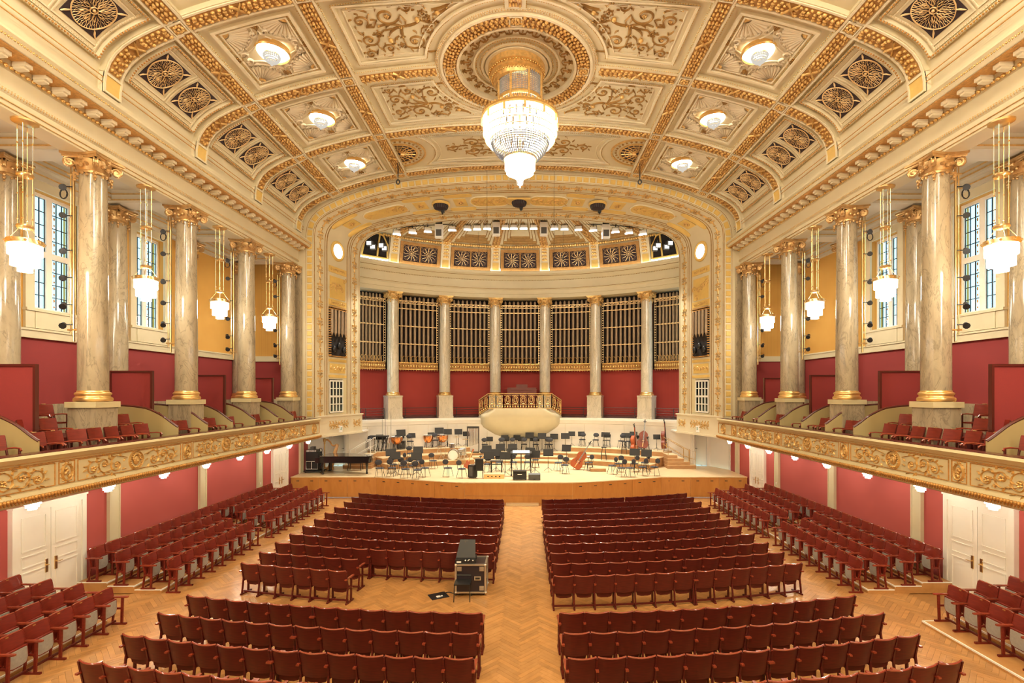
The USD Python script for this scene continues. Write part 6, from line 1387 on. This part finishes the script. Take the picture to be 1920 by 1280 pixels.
# --- rack of equipment behind the piano
t = thing('equipment_rack', 'black equipment rack with mixer and cables left of the piano', 'rack', (-11.45, 28.2, ZS)); m = MB(); m.box(-.32, .36, -.25, .3, .12, 1.12); obj('cabinet', m, 'black', t, False)
m = MB(); m.box(-.30, .28, -.28, .2, 1.14, 1.26); m.box(-.1, .1, -.2, .1, 1.26, 1.42); mx = obj('mixer', m, 'speaker_grey', t, False); m = MB()
for k in range(7): m.box(-.26 + k * .075, -.22 + k * .075, -.285, -.275, 1.17, 1.23)
obj('displays', m, 'skin_white', mx, False); m = MB(); m.tube([(-.30, -.27, .2), (-.30, -.27, .62), (.34, -.27, .62), (.34, -.27, .2), (-.30, -.27, .2)], .016, 5); m.bar((0, -.27, .2), (0, -.27, .62), .02, .02); obj('front_frame', m, 'skin_white', t, False)
m = MB()
for k in range(5): c = np.array((.42 + RNG.normal(0, .05), RNG.normal(0, .1), .75 + RNG.normal(0, .2))); m.tube([c + (.1 * math.cos(a), .03, .12 * math.sin(a)) for a in np.linspace(0, 2 * PI, 12)], .014, 5)
obj('hung_cables', m, 'black', t, 40)
t = thing('rack_dolly', 'low black wheeled board under the equipment rack', 'dolly', (-11.35, 28.15, ZS)); m = MB(); m.box(-.5, .5, -.35, .4, .07, .12); obj('board', m, 'black', t, False); m = MB()
for x in (-.4, .4):
    for y in (-.28, .32): m.ball((x, y, .035), .035, 0)
obj('wheels', m, 'dark_metal', t, False)
# --- basses
BODY = Polygon([(0, 0), (.20, .005), (.29, .08), (.33, .22), (.31, .38), (.24, .48), (.20, .56), (.21, .64), (.25, .72), (.25, .84), (.20, .93), (.10, 1.01), (.035, 1.06), (-.035, 1.06), (-.10, 1.01), (-.20, .93), (-.25, .84), (-.25, .72), (-.21, .64), (-.20, .56), (-.24, .48), (-.31, .38), (-.33, .22), (-.29, .08), (-.20, .005)]).buffer(.03).buffer(-.03)
def make_bass(lb, loc, rz, tilt, lean, mt, scale=1.):
    t = UsdGeom.Xform.Define(stage, fresh('/World', 'double_bass')); t.AddTranslateOp().Set(tuple(map(float, loc))); t.AddRotateZOp().Set(rz); t.AddRotateYOp().Set(tilt); t.AddRotateXOp().Set(lean); t.AddScaleOp().Set((scale,) * 3); t = tag(t.GetPrim(), lb, 'double bass', None)
    f = lambda a, b, h: (a, h, b + .14); m = MB(); m.poly(BODY, f, -.09, .09); m.poly(BODY.buffer(.015), f, -.105, -.09); m.poly(BODY.buffer(.015), f, .09, .105); obj('body', m, mt, t, 30)
    m = MB(); m.bar((0, -.10, 1.1), (0, -.10, 1.72), .05, .05); obj('neck', m, mt, t, False); m = MB(); m.bar((0, -.135, .62), (0, -.135, 1.74), .06, .02); obj('fingerboard', m, 'black', t, False)
    m = MB(); m.tube([(0, -.10, 1.70), (0, -.08, 1.84), (0, -.04, 1.90), (0, -.10, 1.93), (0, -.13, 1.88)], [.035, .03, .03, .025, .02], 7)
    for z in (1.76, 1.81): m.tube([(-.10, -.09, z), (.10, -.09, z + .02)], .012, 5)
    obj('scroll', m, 'black', t, 40)
    m = MB(); m.box(-.07, .07, -.17, -.10, .55, .58); m.hexa([(x, y, z) for x in (-.03, .03) for y in (-.15, -.12) for z in (.18, .45)]); obj('bridge_and_tailpiece', m, 'box_wood', t, False)
    m = MB()
    for x in (-.02, -.007, .007, .02): m.tube([(x, -.15, .4), (x * 1.5, -.175, .58), (x, -.15, 1.72)], .003, 3)
    obj('strings', m, 'skin_white', t, False)
    m = MB()
    for x in (-1, 1): m.tube([(x * .13, -.108, .48), (x * .10, -.108, .56), (x * .13, -.108, .66)], .012, 4)
    obj('sound_holes', m, 'black', t, False); m = MB(); m.tube([(0, 0, .16), (0, 0, 0)], .01, 5); obj('endpin', m, 'dark_metal', t, False)
    return t
make_bass('orange-brown double bass leaning right beside the stool, nearest the middle', spot(1074, 880), -6, 33, -8, 'cello_wood')
bq = spot(1141, 858)
make_bass('dark red-brown double bass lying back, second from the left', (bq[0], bq[1] - .45, bq[2]), -5, 8, -14, 'bass_wood')
make_bass('light brown double bass seen from the side, third from the left', spot(1190, 853), 55, 3, -5, 'cello_wood')
make_bass('red-brown double bass seen from the side, rightmost', spot(1213, 852), 60, 2, -4, 'bass_wood')
# --- percussion
def timpano(lb, u, v, r=.36):
    t = thing('kettledrum', lb, 'kettledrum', spot(u, v), group=None); m = MB(); k = np.linspace(0, 1, 9); m.lathe(np.c_[r * np.sin(k * PI / 2) ** .8 + .001, .30 + .46 * (1 - np.cos(k * PI / 2))], n=28); obj('bowl', m, 'copper', t, True)
    m = MB(); m.lathe([(r * .98, .75), (r * 1.06, .76), (r * 1.06, .82), (r * .98, .83)], n=28)
    for i in range(8): a = i * PI / 4; m.bar((r * 1.05 * math.cos(a), r * 1.05 * math.sin(a), .82), (r * .99 * math.cos(a), r * .99 * math.sin(a), .58), .018, .018)
    obj('rim', m, 'chrome', t, 40); m = MB(); m.lathe([(.001, .825), (r, .82)], n=28); obj('drumhead', m, 'skin_white', t, False)
    for i in range(3): a = i * 2 * PI / 3 + .4; m = MB(); m.tube([(r * .8 * math.cos(a), r * .8 * math.sin(a), .5), (r * .95 * math.cos(a), r * .95 * math.sin(a), 0)], .025, 6); obj('leg', m, 'dark_metal', t, 40)
timpano('copper kettledrum, leftmost of three, beside the keyboard rack', 762, 847, .38); timpano('copper kettledrum, middle one of three', 811, 842, .32); timpano('copper kettledrum, rightmost of three, beside the drum kit', 839, 842, .36)
def drum(lb, p, r, h, mt, name='drum', z0=.25, tilt=None):
    t = thing(name, lb, 'drum', p); m = MB(); m.lathe([(r, z0), (r, z0 + h)], n=24); obj('shell', m, mt, t, True); m = MB(); m.lathe([(.001, z0 + h), (r, z0 + h)], n=24); m.lathe([(.001, z0), (r, z0)], n=24); obj('heads', m, 'skin_white', t, False)
    m = MB()
    for z in (z0, z0 + h): m.lathe([(r + .002, z - .02), (r + .015, z - .02), (r + .015, z + .02), (r + .002, z + .02), (r + .002, z - .02)], n=24)
    for i in range(8): a = i * PI / 4; m.bar(((r + .012) * math.cos(a), (r + .012) * math.sin(a), z0), ((r + .012) * math.cos(a), (r + .012) * math.sin(a), z0 + h), .012, .012)
    obj('hoops', m, 'chrome', t, 40)
    for i in range(3): a = i * 2 * PI / 3; m = MB(); m.tube([(r * math.cos(a), r * math.sin(a), z0 + .1), (r * 1.15 * math.cos(a), r * 1.15 * math.sin(a), 0)], .011, 5); obj('leg', m, 'chrome', t, 40)
    return t
x, y, z = spot(799, 868); drum('large silver floor drum standing before the kettledrums', (x, y, z), .29, .62, 'silver', 'floor_drum', .10)
x, y, z = spot(783, 858); drum('small silver tom left of the floor drum', (x, y, z), .22, .3, 'silver', 'tom_drum', .45)
bx, by, bz = spot(850, 861); t = thing('bass_drum', 'silver bass drum of the drum kit lying on its side', 'drum', (bx, by, bz)); m = MB(); b = MB().lathe([(.30, -.2), (.30, .2)], n=28); M = np.array([[1, 0, 0, 0], [0, 0, 1, 0], [0, 1, 0, .31], [0, 0, 0, 1.]]); obj('shell', MB().merge(b, M), 'silver', t, True); b = MB().lathe([(.001, -.2), (.29, -.2)], n=28); b.lathe([(.001, .2), (.29, .2)], n=28); obj('heads', MB().merge(b, M), 'skin_white', t, False); b = MB()
for q in (-.21, .21): b.lathe([(.29, q - .02), (.325, q - .02), (.325, q + .02), (.29, q + .02), (.29, q - .02)], n=28)
obj('hoops', MB().merge(b, M), 'chrome', t, 40)
drum('silver snare drum beside the bass drum', (bx + .5, by - .3, bz), .18, .15, 'silver', 'snare_drum', .5); drum('silver floor tom right of the bass drum', (bx + .55, by + .35, bz), .2, .4, 'silver', 'tom_drum', .25); drum('silver rack tom above the bass drum', (bx - .1, by + .15, bz), .16, .22, 'chrome', 'tom_drum', .72)
proto = None
for k, (dx, dy, h, w) in enumerate(((-.55, .2, 1.2, 'left of the kit'), (.75, .1, 1.25, 'right of the kit'), (.1, .55, 1.35, 'behind the kit'), (-.75, -.15, .85, 'low, at the left of the kit'), (-1.0, .45, 1.1, 'far left of the kit'))):
    lb = f'brass cymbal on chrome stand, {w}'; loc = (bx + dx, by + dy, Zat(bx + dx, by + dy))
    t = thing('cymbal_stand', lb, 'cymbal', loc); m = MB(); m.lathe([(.001, h + .03), (.04, h + .025), (.05, h + .01), (.22, h - .01), (.22, h - .015), (.001, h)], n=24); obj('cymbal', m, 'brass', t, 40); m = MB(); m.tube([(0, 0, h + .05), (0, 0, .3)], .012, 6); obj('pole', m, 'chrome', t, 40)
    for q in range(3): a = q * 2.09; m = MB(); m.tube([(0, 0, .35), (.25 * math.cos(a), .25 * math.sin(a), 0)], .011, 5); obj('leg', m, 'chrome', t, 40)
x, y, z = spot(887, 848); t = thing('tubular_bells', 'chrome tubular bells in a frame behind the guitars', 'tubular bells', (x, y, z)); m = MB(); m.bar((-.38, 0, 0), (-.38, 0, 1.65), .05, .05); m.bar((.38, 0, 0), (.38, 0, 1.65), .05, .05); m.box(-.4, .4, -.08, .08, 1.60, 1.72); m.box(-.42, .42, -.2, .2, 0, .06); obj('frame', m, 'dark_metal', t, False)
for k in range(13): m = MB(); m.tube([(-.33 + k * .055, -.03, 1.62), (-.33 + k * .055, -.03, .35 + .02 * k)], .018, 7); obj('tube', m, 'chrome', t, 40)
x, y, z = spot(722, 846); y -= .3; t = thing('keyboard_rack', 'tall black percussion keyboard on crossed legs at the left riser', 'vibraphone', (x, y, z)); m = MB(); m.box(-.6, .55, -.25, .25, .86, .93); obj('top', m, 'desk_black', t, False); m = MB()
for k in range(18): m.box(-.56 + k * .06, -.51 + k * .06, -.2, .2 - .008 * k, .93, .945)
obj('bars', m, 'dark_metal', t, False)
for xx in (-.42, -.1, .2, .42): m = MB(); m.bar((xx, -.2, 0), (xx + .06, .2, .88), .035, .035); m.bar((xx, .2, 0), (xx + .06, -.2, .88), .035, .035); obj('leg', m, 'black', t, False)
for k, u in enumerate((717, 722.5, 733)):
    x, y, z = spot(u, 844); t = thing('tall_microphone_stand', f'very tall thin microphone stand by the keyboard rack, {["left", "middle", "right"][k]}', 'microphone stand', (x, y, z)); m = MB(); m.tube([(0, 0, 2.55 - .1 * k), (0, 0, .1)], .010, 5); obj('pole', m, 'dark_metal', t, 40); m = MB(); m.lathe([(.001, .03), (.15, .02), (.15, 0), (.001, 0)], n=16); obj('base', m, 'dark_metal', t, 40)
# --- amplifiers, speakers, guitars
def amp(lb, p, w, h, d, mt='amp_cloth', edge='dark_metal', cat='amplifier', name='guitar_amplifier', rz=0., plate=True):
    t = thing(name, lb, cat, p, rz); m = MB(); m.box(-w / 2, w / 2, 0, d, .03, h); obj('cabinet', m, 'black', t, False); m = MB(); m.box(-w / 2 + .05, w / 2 - .05, -.012, .0, .08, h - .14 if plate else h - .06); obj('front_cloth', m, mt, t, False)
    m = MB(); 
    for a in (-w / 2, w / 2 - .03): m.box(a, a + .03, -.02, .02, .03, h)
    m.box(-w / 2, w / 2, -.02, .02, h - .03, h); m.box(-w / 2, w / 2, -.02, .02, .03, .06); obj('edging', m, edge, t, False)
    if plate: m = MB(); m.box(-w * .16, w * .16, -.018, -.01, h - .20, h - .15); obj('name_plate', m, 'skin_white', t, False); 
    m = MB()
    for a in (-1, 1):
        for b in (.06, d - .06): m.box(a * (w / 2 - .06) - .025, a * (w / 2 - .06) + .025, b - .025, b + .025, 0, .03)
    obj('feet', m, 'black', t, False)
    return t
x, y, z = spot(974.5, 899.5); amp('black guitar amplifier with white plate at the stage front', (x, y, z), .70, .46, .32, edge='speaker_grey')
x, y, z = spot(846, 869); amp('grey guitar amplifier before the drum kit', (x, y, z), .5, .5, .3, 'speaker_grey')
x, y, z = spot(883, 896); t = amp('narrow tall dark speaker standing turned at the stage front', (x, y, z), .34, .66, .34, 'speaker_grey', name='floor_speaker', cat='speaker', rz=-.5, plate=False)
x, y, z = spot(1002, 900); t = thing('floor_monitor', 'grey wedge monitor speaker beside the amplifier', 'speaker', (x, y, z)); m = MB(); m.poly([(0, 0), (.36, 0), (.36, .16), (.14, .34), (0, .28)], lambda a, b, h: (h, a, b), -.30, .30); obj('cabinet', m, 'speaker_grey', t, False); m = MB(); m.box(-.05, .05, -.01, 0, .03, .07); obj('handle_slot', m, 'black', t, False)
x, y, z = spot(898.5, 895.5); t = thing('tall_speaker', 'tall black speaker panel on thin legs at the stage front', 'speaker', (x, y, z)); m = MB(); m.box(-.21, .21, 0, .12, .36, .98); obj('cabinet', m, 'desk_black', t, False); m = MB(); m.box(-.22, .22, -.01, .13, .96, .99); obj('top_edge', m, 'speaker_grey', t, False)
for a in (-.17, .17):
    for b in (.02, .1): m = MB(); m.tube([(a, b, .36), (a * 1.1, b, 0)], .014, 5); obj('leg', m, 'black', t, 40)
x, y, z = spot(926, 897); t = thing('wooden_box', 'low pale wooden box with four round holes at the stage front', 'box', (x, y, z)); m = MB(); m.box(-.52, .52, 0, .55, 0, .20); obj('body', m, 'box_wood', t, False); m = MB(); m.box(-.53, .53, -.01, .56, .20, .225); obj('lid', m, 'stage_floor', t, False); m = MB()
for k in range(4): b = MB().lathe([(.001, 0), (.035, 0), (.035, .01), (.001, .01)], n=12); M = np.array([[1, 0, 0, -.30 + .2 * k], [0, 0, -1, .004], [0, 1, 0, .11], [0, 0, 0, 1.]]); m.merge(b, M)
obj('holes', m, 'dark_void', t, False)
x, y, z = spot(931, 886); t = thing('keyboard_bench', 'black keyboard stand like a small table before the music stands', 'keyboard stand', (x, y, z)); m = MB(); m.box(-.36, .36, -.12, .14, .62, .68); obj('top', m, 'speaker_grey', t, False); m = MB(); m.box(-.30, .30, -.02, .02, .44, .47); obj('cross_bar', m, 'black', t, False)
for a in (-.28, .28): m = MB(); m.bar((a, 0, .62), (a, 0, 0), .06, .05); m.box(a - .03, a + .03, -.2, .2, 0, .03); obj('leg', m, 'black', t, False)
x, y, z = spot(977, 890.5); t = thing('conductor_desk', 'wide conductor desk on three black posts with white score on top', 'desk', (x, y, z)); m = MB(); m.hexa([(a, b, c + .08 * (b > 0)) for a in (-.56, .56) for b in (-.18, .22) for c in (1.16, 1.19)]); obj('desk', m, 'desk_black', t, False)
m = MB(); m.hexa([(a, b, c) for a in (-.45, .45) for b, q in ((-.16, 0), (.20, .10)) for c in (1.195 + q, 1.21 + q)]); obj('score', m, 'paper', t, False)
for a in (-.52, 0, .52): m = MB(); m.tube([(a, .0, 1.18), (a, .0, 0)], .026, 7); m.box(a - .04, a + .04, -.22, .22, 0, .025); obj('post', m, 'black', t, 40)
def guitar(lb, u, v, mt, lean, sc=1.):
    x, y, z = spot(u, v); t = UsdGeom.Xform.Define(stage, fresh('/World', 'electric_guitar')); t.AddTranslateOp().Set((x, y, z)); t.AddRotateYOp().Set(lean); t.AddRotateXOp().Set(-12.); t = tag(t.GetPrim(), lb, 'guitar')
    B = affinity.scale(BODY, .52, .46, origin=(0, 0)); m = MB(); m.poly(B, lambda a, b, h: (a, h, b + .1), -.025, .025); obj('body', m, mt, t, False); m = MB(); m.bar((0, -.03, .5), (0, -.03, 1.1), .05, .03); obj('neck', m, 'box_wood', t, False); m = MB(); m.box(-.045, .045, -.04, -.015, 1.1, 1.26); obj('headstock', m, mt, t, False)
    m = MB(); m.tube([(-.15, -.12, 0), (-.1, .03, .16), (.1, .03, .16), (.15, -.12, 0)], .012, 5); m.tube([(0, .05, .7), (0, .2, 0)], .012, 5); obj('stand', m, 'black', t, 40)
guitar('electric guitar with orange body on a stand, left of two', 872, 880, 'cello_wood', 22.); guitar('electric guitar with silver body on a stand, right of two', 884, 881, 'silver', 40.)
x, y, z = spot(1122, 884); t = thing('low_podium', 'small low wooden podium block right of the orange bass', 'podium', (x, y, z)); m = MB(); m.box(-.42, .42, 0, .6, 0, .16); obj('block', m, 'riser_wood', t, False); m = MB(); m.box(-.43, .43, -.01, .61, .16, .185); obj('top', m, 'stage_floor', t, False)
# ================================================================ seats of the hall
def stand_mesh(x):
    m = MB(); m.bar((x, -.20, .86), (x, -.115, .42), .035, .03); m.bar((x, -.115, .44), (x, -.17, .03), .035, .035)
    m.bar((x, .07, .64), (x, .05, .03), .035, .05); m.box(x - .022, x + .022, -.22, .16, 0, .04); m.box(x - .016, x + .016, -.13, .06, .36, .40); return m
def seat_parts(t, w, both, wd='seat_wood'):
    h = w / 2 - .012; X = np.linspace(-h, h, 7); Z = np.linspace(.40, .865, 5)
    f = lambda o, r=.05: [[(x, -.10 - .21 * (z - .42) - r * (1 - (x / h) ** 2) + o, z + .012 * (x / h) ** 2 * (z > .8)) for x in X] for z in Z]
    m = MB(); m.slab(f(-.012), f(.012)); b = obj('backrest', m, wd, t, 35)
    m = MB(); P = [(x, -.10 - .21 * .445 - .05 * (1 - (x / h) ** 2), .868 + .012 * (x / h) ** 2) for x in X]; m.tube(P, .017, 6); obj('top_rail', m, 'seat_top', b, 50)
    m = MB(); m.box(-.03, .03, -.230, -.219, .828, .852); obj('number_plate', m, 'brass', b, False)
    S = Polygon([(-.19, .64), (-.215, .40), (-.18, .29), (-.09, .265), (.09, .265), (.18, .29), (.215, .40), (.19, .64)]); g = lambda a, z, q: (a, -.075 + .10 * (z - .26) * .4 + q, z)
    m = MB(); m.poly(S, g, 0, .045); s_ = obj('seat', m, wd, t, False)
    m = MB(); m.poly(S.buffer(-.028), g, .045, .062); obj('cushion', m, 'grey_fabric', s_, False)
    for x in ((-w / 2, w / 2) if both else (w / 2,)):
        q = obj('stand', stand_mesh(x), wd, t, False); m = MB(); m.poly(Polygon([(-.24, -.028), (.16, -.033), (.20, -.02), (.20, .02), (.16, .033), (-.24, .028)]), lambda a, b_, hh, x=x: (x + b_, a, hh), .635, .665); obj('armrest', m, 'seat_top', q, False)
    m = MB(); m.box(-w / 2, w / 2, -.12, -.08, .06, .10); obj('foot_rail', m, 'seat_wood', t, False)
SW = .522; RC = (0.2, 42.0)
ROWS = [21.85, 21.0, 20.12, 19.2, 18.28, 17.37, 16.45, 15.53, 14.62, 13.72, 12.81, 10.68, 9.79, 8.87, 7.95]
NUM = ['', 'one', 'two', 'three', 'four', 'five', 'six', 'seven', 'eight', 'nine', 'ten', 'eleven', 'twelve', 'thirteen', 'fourteen', 'fifteen']
P1 = P2 = None; farrows = MB(); FAR = []
def seat_copy(name, lb, grp, loc, rz, both):
    global P1, P2
    key = ('both' if both else 'one')
    src = PROT.get((name, key))
    if src: copy(src, lb, loc, rz, group=grp)
    else:
        t = thing(name, lb, 'theatre seat' if name == 'theatre_seat' else 'armchair', loc, rz, grp); seat_parts(t, SW, both, 'seat_wood' if name == 'theatre_seat' else 'seat_wood_light'); PROT[(name, key)] = t
PROT = {}
for r, y0 in enumerate(ROWS):
    R = RC[1] - y0 - .13
    for s in (-1, 1):
        x0 = 1.0 if s > 0 else -.62
        for k in range(13):
            if s < 0 and r in (9, 10) and k < 7: continue
            off = 0 if k < 7 else .05
            arc = (x0 - RC[0]) + s * ((k + .5) * SW + off); a = arc / R
            x, y = RC[0] + R * math.sin(a), RC[1] - R * math.cos(a); rz = a
            last = (k in (0, 7) if s > 0 else k in (0, 7))
            both = (k == 0 or k == 7)
            # one stand each on the seat's right; the row's left end carries two
            both = (s > 0 and k in (0, 7)) or (s < 0 and k in (6, 12))
            if r < 3: FAR.append((x, y, rz, both)); continue
            lb = f'dark red theatre seat, {SIDE[s]} block, row {NUM[r + 1]} from stage, seat {NUM[k + 1]} from middle aisle'
            seat_copy('theatre_seat', lb, 'theatre seats in the middle blocks', (x, y, 0), rz, both)
# the three rows nearest the stage, past the three hundred seats that show largest
def stuff_rows():
    parts = {}
    src = {}
    h = SW / 2 - .012
    bk, st, cu = MB(), MB(), MB(); X = np.linspace(-h, h, 5)
    f = lambda o: [[(x, -.10 - .21 * (z - .42) - .05 * (1 - (x / h) ** 2) + o, z + .012 * (x / h) ** 2 * (z > .8)) for x in X] for z in (.40, .64, .865)]
    bk.slab(f(-.012), f(.012)); bk.tube([(x, -.193 - .05 * (1 - (x / h) ** 2), .868 + .012 * (x / h) ** 2) for x in X], .017, 5)
    bk.merge(stand_mesh(SW / 2)); bk.box(SW / 2 - .03, SW / 2 + .03, -.24, .2, .635, .665); bk.box(-.2, .2, -.06, -.02, .28, .64); bk.box(-SW / 2, SW / 2, -.12, -.08, .06, .10)
    o = MB()
    for x, y, rz, both in FAR: c, s = math.cos(rz), math.sin(rz); o.merge(bk, np.array([[c, -s, 0, x], [s, c, 0, y], [0, 0, 1, 0], [0, 0, 0, 1.]]))
    tag(obj('theatre_seats', o, 'seat_wood', None, 35), 'dark red theatre seats in the three rows nearest the stage, both blocks', 'theatre seats', kind='stuff')
stuff_rows()
# ---------------------------------------------------------------- side platforms and their armchairs
XR = [9.28, 10.02, 10.76, 11.5]; ZR = [0., .10, .20, .30]
for s in (-1, 1):
    for nm, y0, y1 in (('far', 13.86, 25.2), ('near', 5.5, 12.05)):
        t = thing('side_platform', f'stepped oak platform with white edge strips, {SIDE[s]} side, {"long one towards the stage" if nm == "far" else "short one near the camera"}', 'platform', (0, 0, 0))
        dx, dz = (.82, .07) if nm == 'near' and s > 0 else (0, 0)
        lev = [(XR[k] - .36 + dx, ZR[k - 1] + dz, ZR[k] + dz) for k in range(1, 4 - (dx > 0))]
        if dx: lev = [(9.72, 0, .07)] + lev
        for i, (xa, za, zb) in enumerate(lev):
            xb = lev[i + 1][0] if i + 1 < len(lev) else 11.97
            m = MB(); m.box(*sorted((s * xa, s * xb)), y0, y1, 0, zb); obj('step', m, 'side_platform', t, False)
            m = MB(); m.box(*sorted((s * (xa - .004), s * (xa + .03))), y0 - .004, y1 + .004, zb - .03, zb + .004)
            ye = y0 if nm == 'far' else y1
            m.box(*sorted((s * (xa + .03), s * xb)), ye - .005 if nm == 'far' else ye - .03, ye + .03 if nm == 'far' else ye + .005, zb - .02, zb + .003)
            obj('edge_strip', m, 'step_edge', t, False)
    for r in range(4):
        x = XR[r] + (.0 if r else .05)
        far = [14.15 + i * .535 for i in range(8 if r < 2 else (9 if r == 2 else 10))] 
        gap = far[-1] + 1.5
        far2 = []
        y = gap if r < 3 else far[-1] + .535
        while y < (24.6 if r < 3 else 24.0): far2.append(y); y += .535
        for grp, ys, nm in ((0, far + far2, 'towards the stage'), (1, [11.75 - i * .535 for i in range(8)][::-1], 'near the camera')):
            ys = sorted(ys); x = XR[r] + (.0 if r else .05)
            if grp and s > 0:
                x += .82
                if r == 3: continue
            for k, y in enumerate(ys):
                z = ZR[r] + (.07 if grp and s > 0 else 0)
                rz = s * PI / 2
                kk = k + 1 if not grp else len(ys) - k
                lb = f'grey-cushioned armchair, {SIDE[s]} side, {["lowest", "second", "third", "top"][r]} row, {ORD[kk]} {"beyond" if not grp else "before"} the near door'
                brk = (k == 0 or ys[k] - ys[k - 1] > .8) if s > 0 else (k == len(ys) - 1 or ys[k + 1] - ys[k] > .8)
                seat_copy('stall_armchair', lb, 'grey-cushioned armchairs on the side platforms', (s * x, y, z), rz, True if k in (0, len(ys) - 1) or brk else False)
# ---------------------------------------------------------------- flight case in the clearing of the left block
x, y = at(881, 1117, 0); t = thing('flight_case', 'black flight case with aluminium edges on wheels in the left block clearing', 'flight case', (x + .02, y, 0)); w, d, h0, h1 = .40, .68, .10, .84
m = MB(); m.box(-w, w, 0, d, h0, h1); obj('body', m, 'case_laminate', t, False); m = MB()
for a in (-w, w):
    for b in (0, d): m.box(a - .025, a + .025, b - .025, b + .025, h0 - .01, h1 + .01)
for z in (h0, h1):
    for b in (0, d): m.box(-w, w, b - .022, b + .022, z - .022, z + .022)
    for a in (-w, w): m.box(a - .022, a + .022, 0, d, z - .022, z + .022)
obj('aluminium_edges', m, 'silver', t, False); m = MB()
for a in (-w, w):
    for b in (0, d):
        for z in (h0, h1): m.ball((a, b, z), .045, 0)
obj('ball_corners', m, 'chrome', t, False)
for a, z in ((.30, .74), (.30, .22), (-.30, .74)): m = MB(); m.box(a - .06, a + .06, -.03, -.015, z - .06, z + .06); m.lathe([(.001, 0), (.03, 0), (.03, .01)], (a, -.03, z), 10); obj('butterfly_latch', m, 'silver', t, False)
m = MB(); m.box(.10, .28, -.03, -.015, .43, .54); hh = obj('recessed_handle', m, 'silver', t, False); m = MB(); m.box(.13, .25, -.034, -.03, .46, .51); obj('handle_grip', m, 'black', hh, False)
m = MB(); m.box(w + .015, w + .03, .2, .42, .42, .55); obj('recessed_handle', m, 'silver', t, False)
for a in (-.33, .33):
    for b in (.08, d - .08): m = MB(); m.lathe([(.02, 0), (.05, .015), (.05, .035), (.02, .05)], (0, 0, 0), 12); M = np.array([[0, 0, 1, a], [1, 0, 0, b], [0, 1, 0, .05], [0, 0, 0, 1.]]); o = MB().merge(m, M); o.box(a - .03, a + .03, b - .03, b + .03, .08, .1); obj('caster', o, 'dark_metal', t, 40)
cx_, cy_ = x + .02, y
t = thing('covered_mixer', 'black covered mixing screen with cables standing on the flight case', 'mixing desk', (cx_ - .14, cy_ + .2, .862)); m = MB(); m.box(-.28, .26, -.18, .3, 0, .10); obj('console', m, 'black', t, False)
m = MB(); m.hexa([(a, b, c) for a in (-.26, .24) for b, q in ((.05, .0), (.10, .0)) for c in (.08,)] * 0 + [(-.29, .0, .06), (-.20, .28, .52), (-.29, .06, .06), (-.20, .33, .52), (.25, .0, .06), (.22, .28, .52), (.25, .06, .06), (.22, .33, .52)]); obj('black_cover', m, 'desk_black', t, False)
m = MB(); m.box(-.24, -.12, -.19, -.16, .03, .07); m.ball((0, -.18, .09), .022, 0); m.ball((.2, -.18, .09), .02, 0); m.bar((.06, -.18, .08), (.11, -.18, .12), .02, .02); obj('plugs', m, 'skin_white', t, False)
x2, y2 = at(866, 1128, 0); t = thing('black_chair', 'thin-legged black chair standing before the flight case', 'chair', (x2, y2 + .18, 0), PI); m = MB(); m.box(-.21, .21, -.2, .2, .43, .46); obj('seat', m, 'black', t, False); m = MB(); m.hexa([(a, b - .1 * (c > .7), c) for a in (-.2, .2) for b in (-.21, -.19) for c in (.55, .82)]); obj('backrest', m, 'black', t, False)
for a in (-.2, .2): m = MB(); m.tube([(a, -.29, .8), (a, -.19, .45), (a * 1.05, -.22, 0)], .012, 5); obj('leg', m, 'black', t, 40); m = MB(); m.tube([(a, .17, .45), (a * 1.05, .2, 0)], .012, 5); obj('leg', m, 'black', t, 40)
x3, y3 = at(822, 1117, 0); t = thing('cable_mat', 'dark floor flap with white plugs beside the flight case', 'floor box', (x3, y3, 0), .5); m = MB(); m.box(-.24, .24, -.20, .20, .002, .012); obj('flap', m, 'black', t, False); m = MB(); m.box(-.08, .02, -.12, -.04, .012, .03); m.box(.04, .09, -.1, -.06, .012, .03); obj('plugs', m, 'skin_white', t, False)
m = MB(); P = [(x3 + .1, y3 + .02, .02), (x3 + .3, y3 + .2, .02), (x3 + .5, y3 + .05, .02), (x3 + .6, y3 + .3, .05), (cx_ - .42, cy_ + .3, .5), (cx_ - .40, cy_ + .3, .86), (cx_ - .3, cy_ + .25, .93)]
c = CubicSpline(np.arange(len(P)), np.array(P))(np.linspace(0, len(P) - 1, 40)); c[:, 2] = np.maximum(c[:, 2], .012); m.tube(c, .012, 5); tag(obj('power_cable', m, 'black', None, 40), 'black cable running from the floor flap up to the flight case', 'cable')
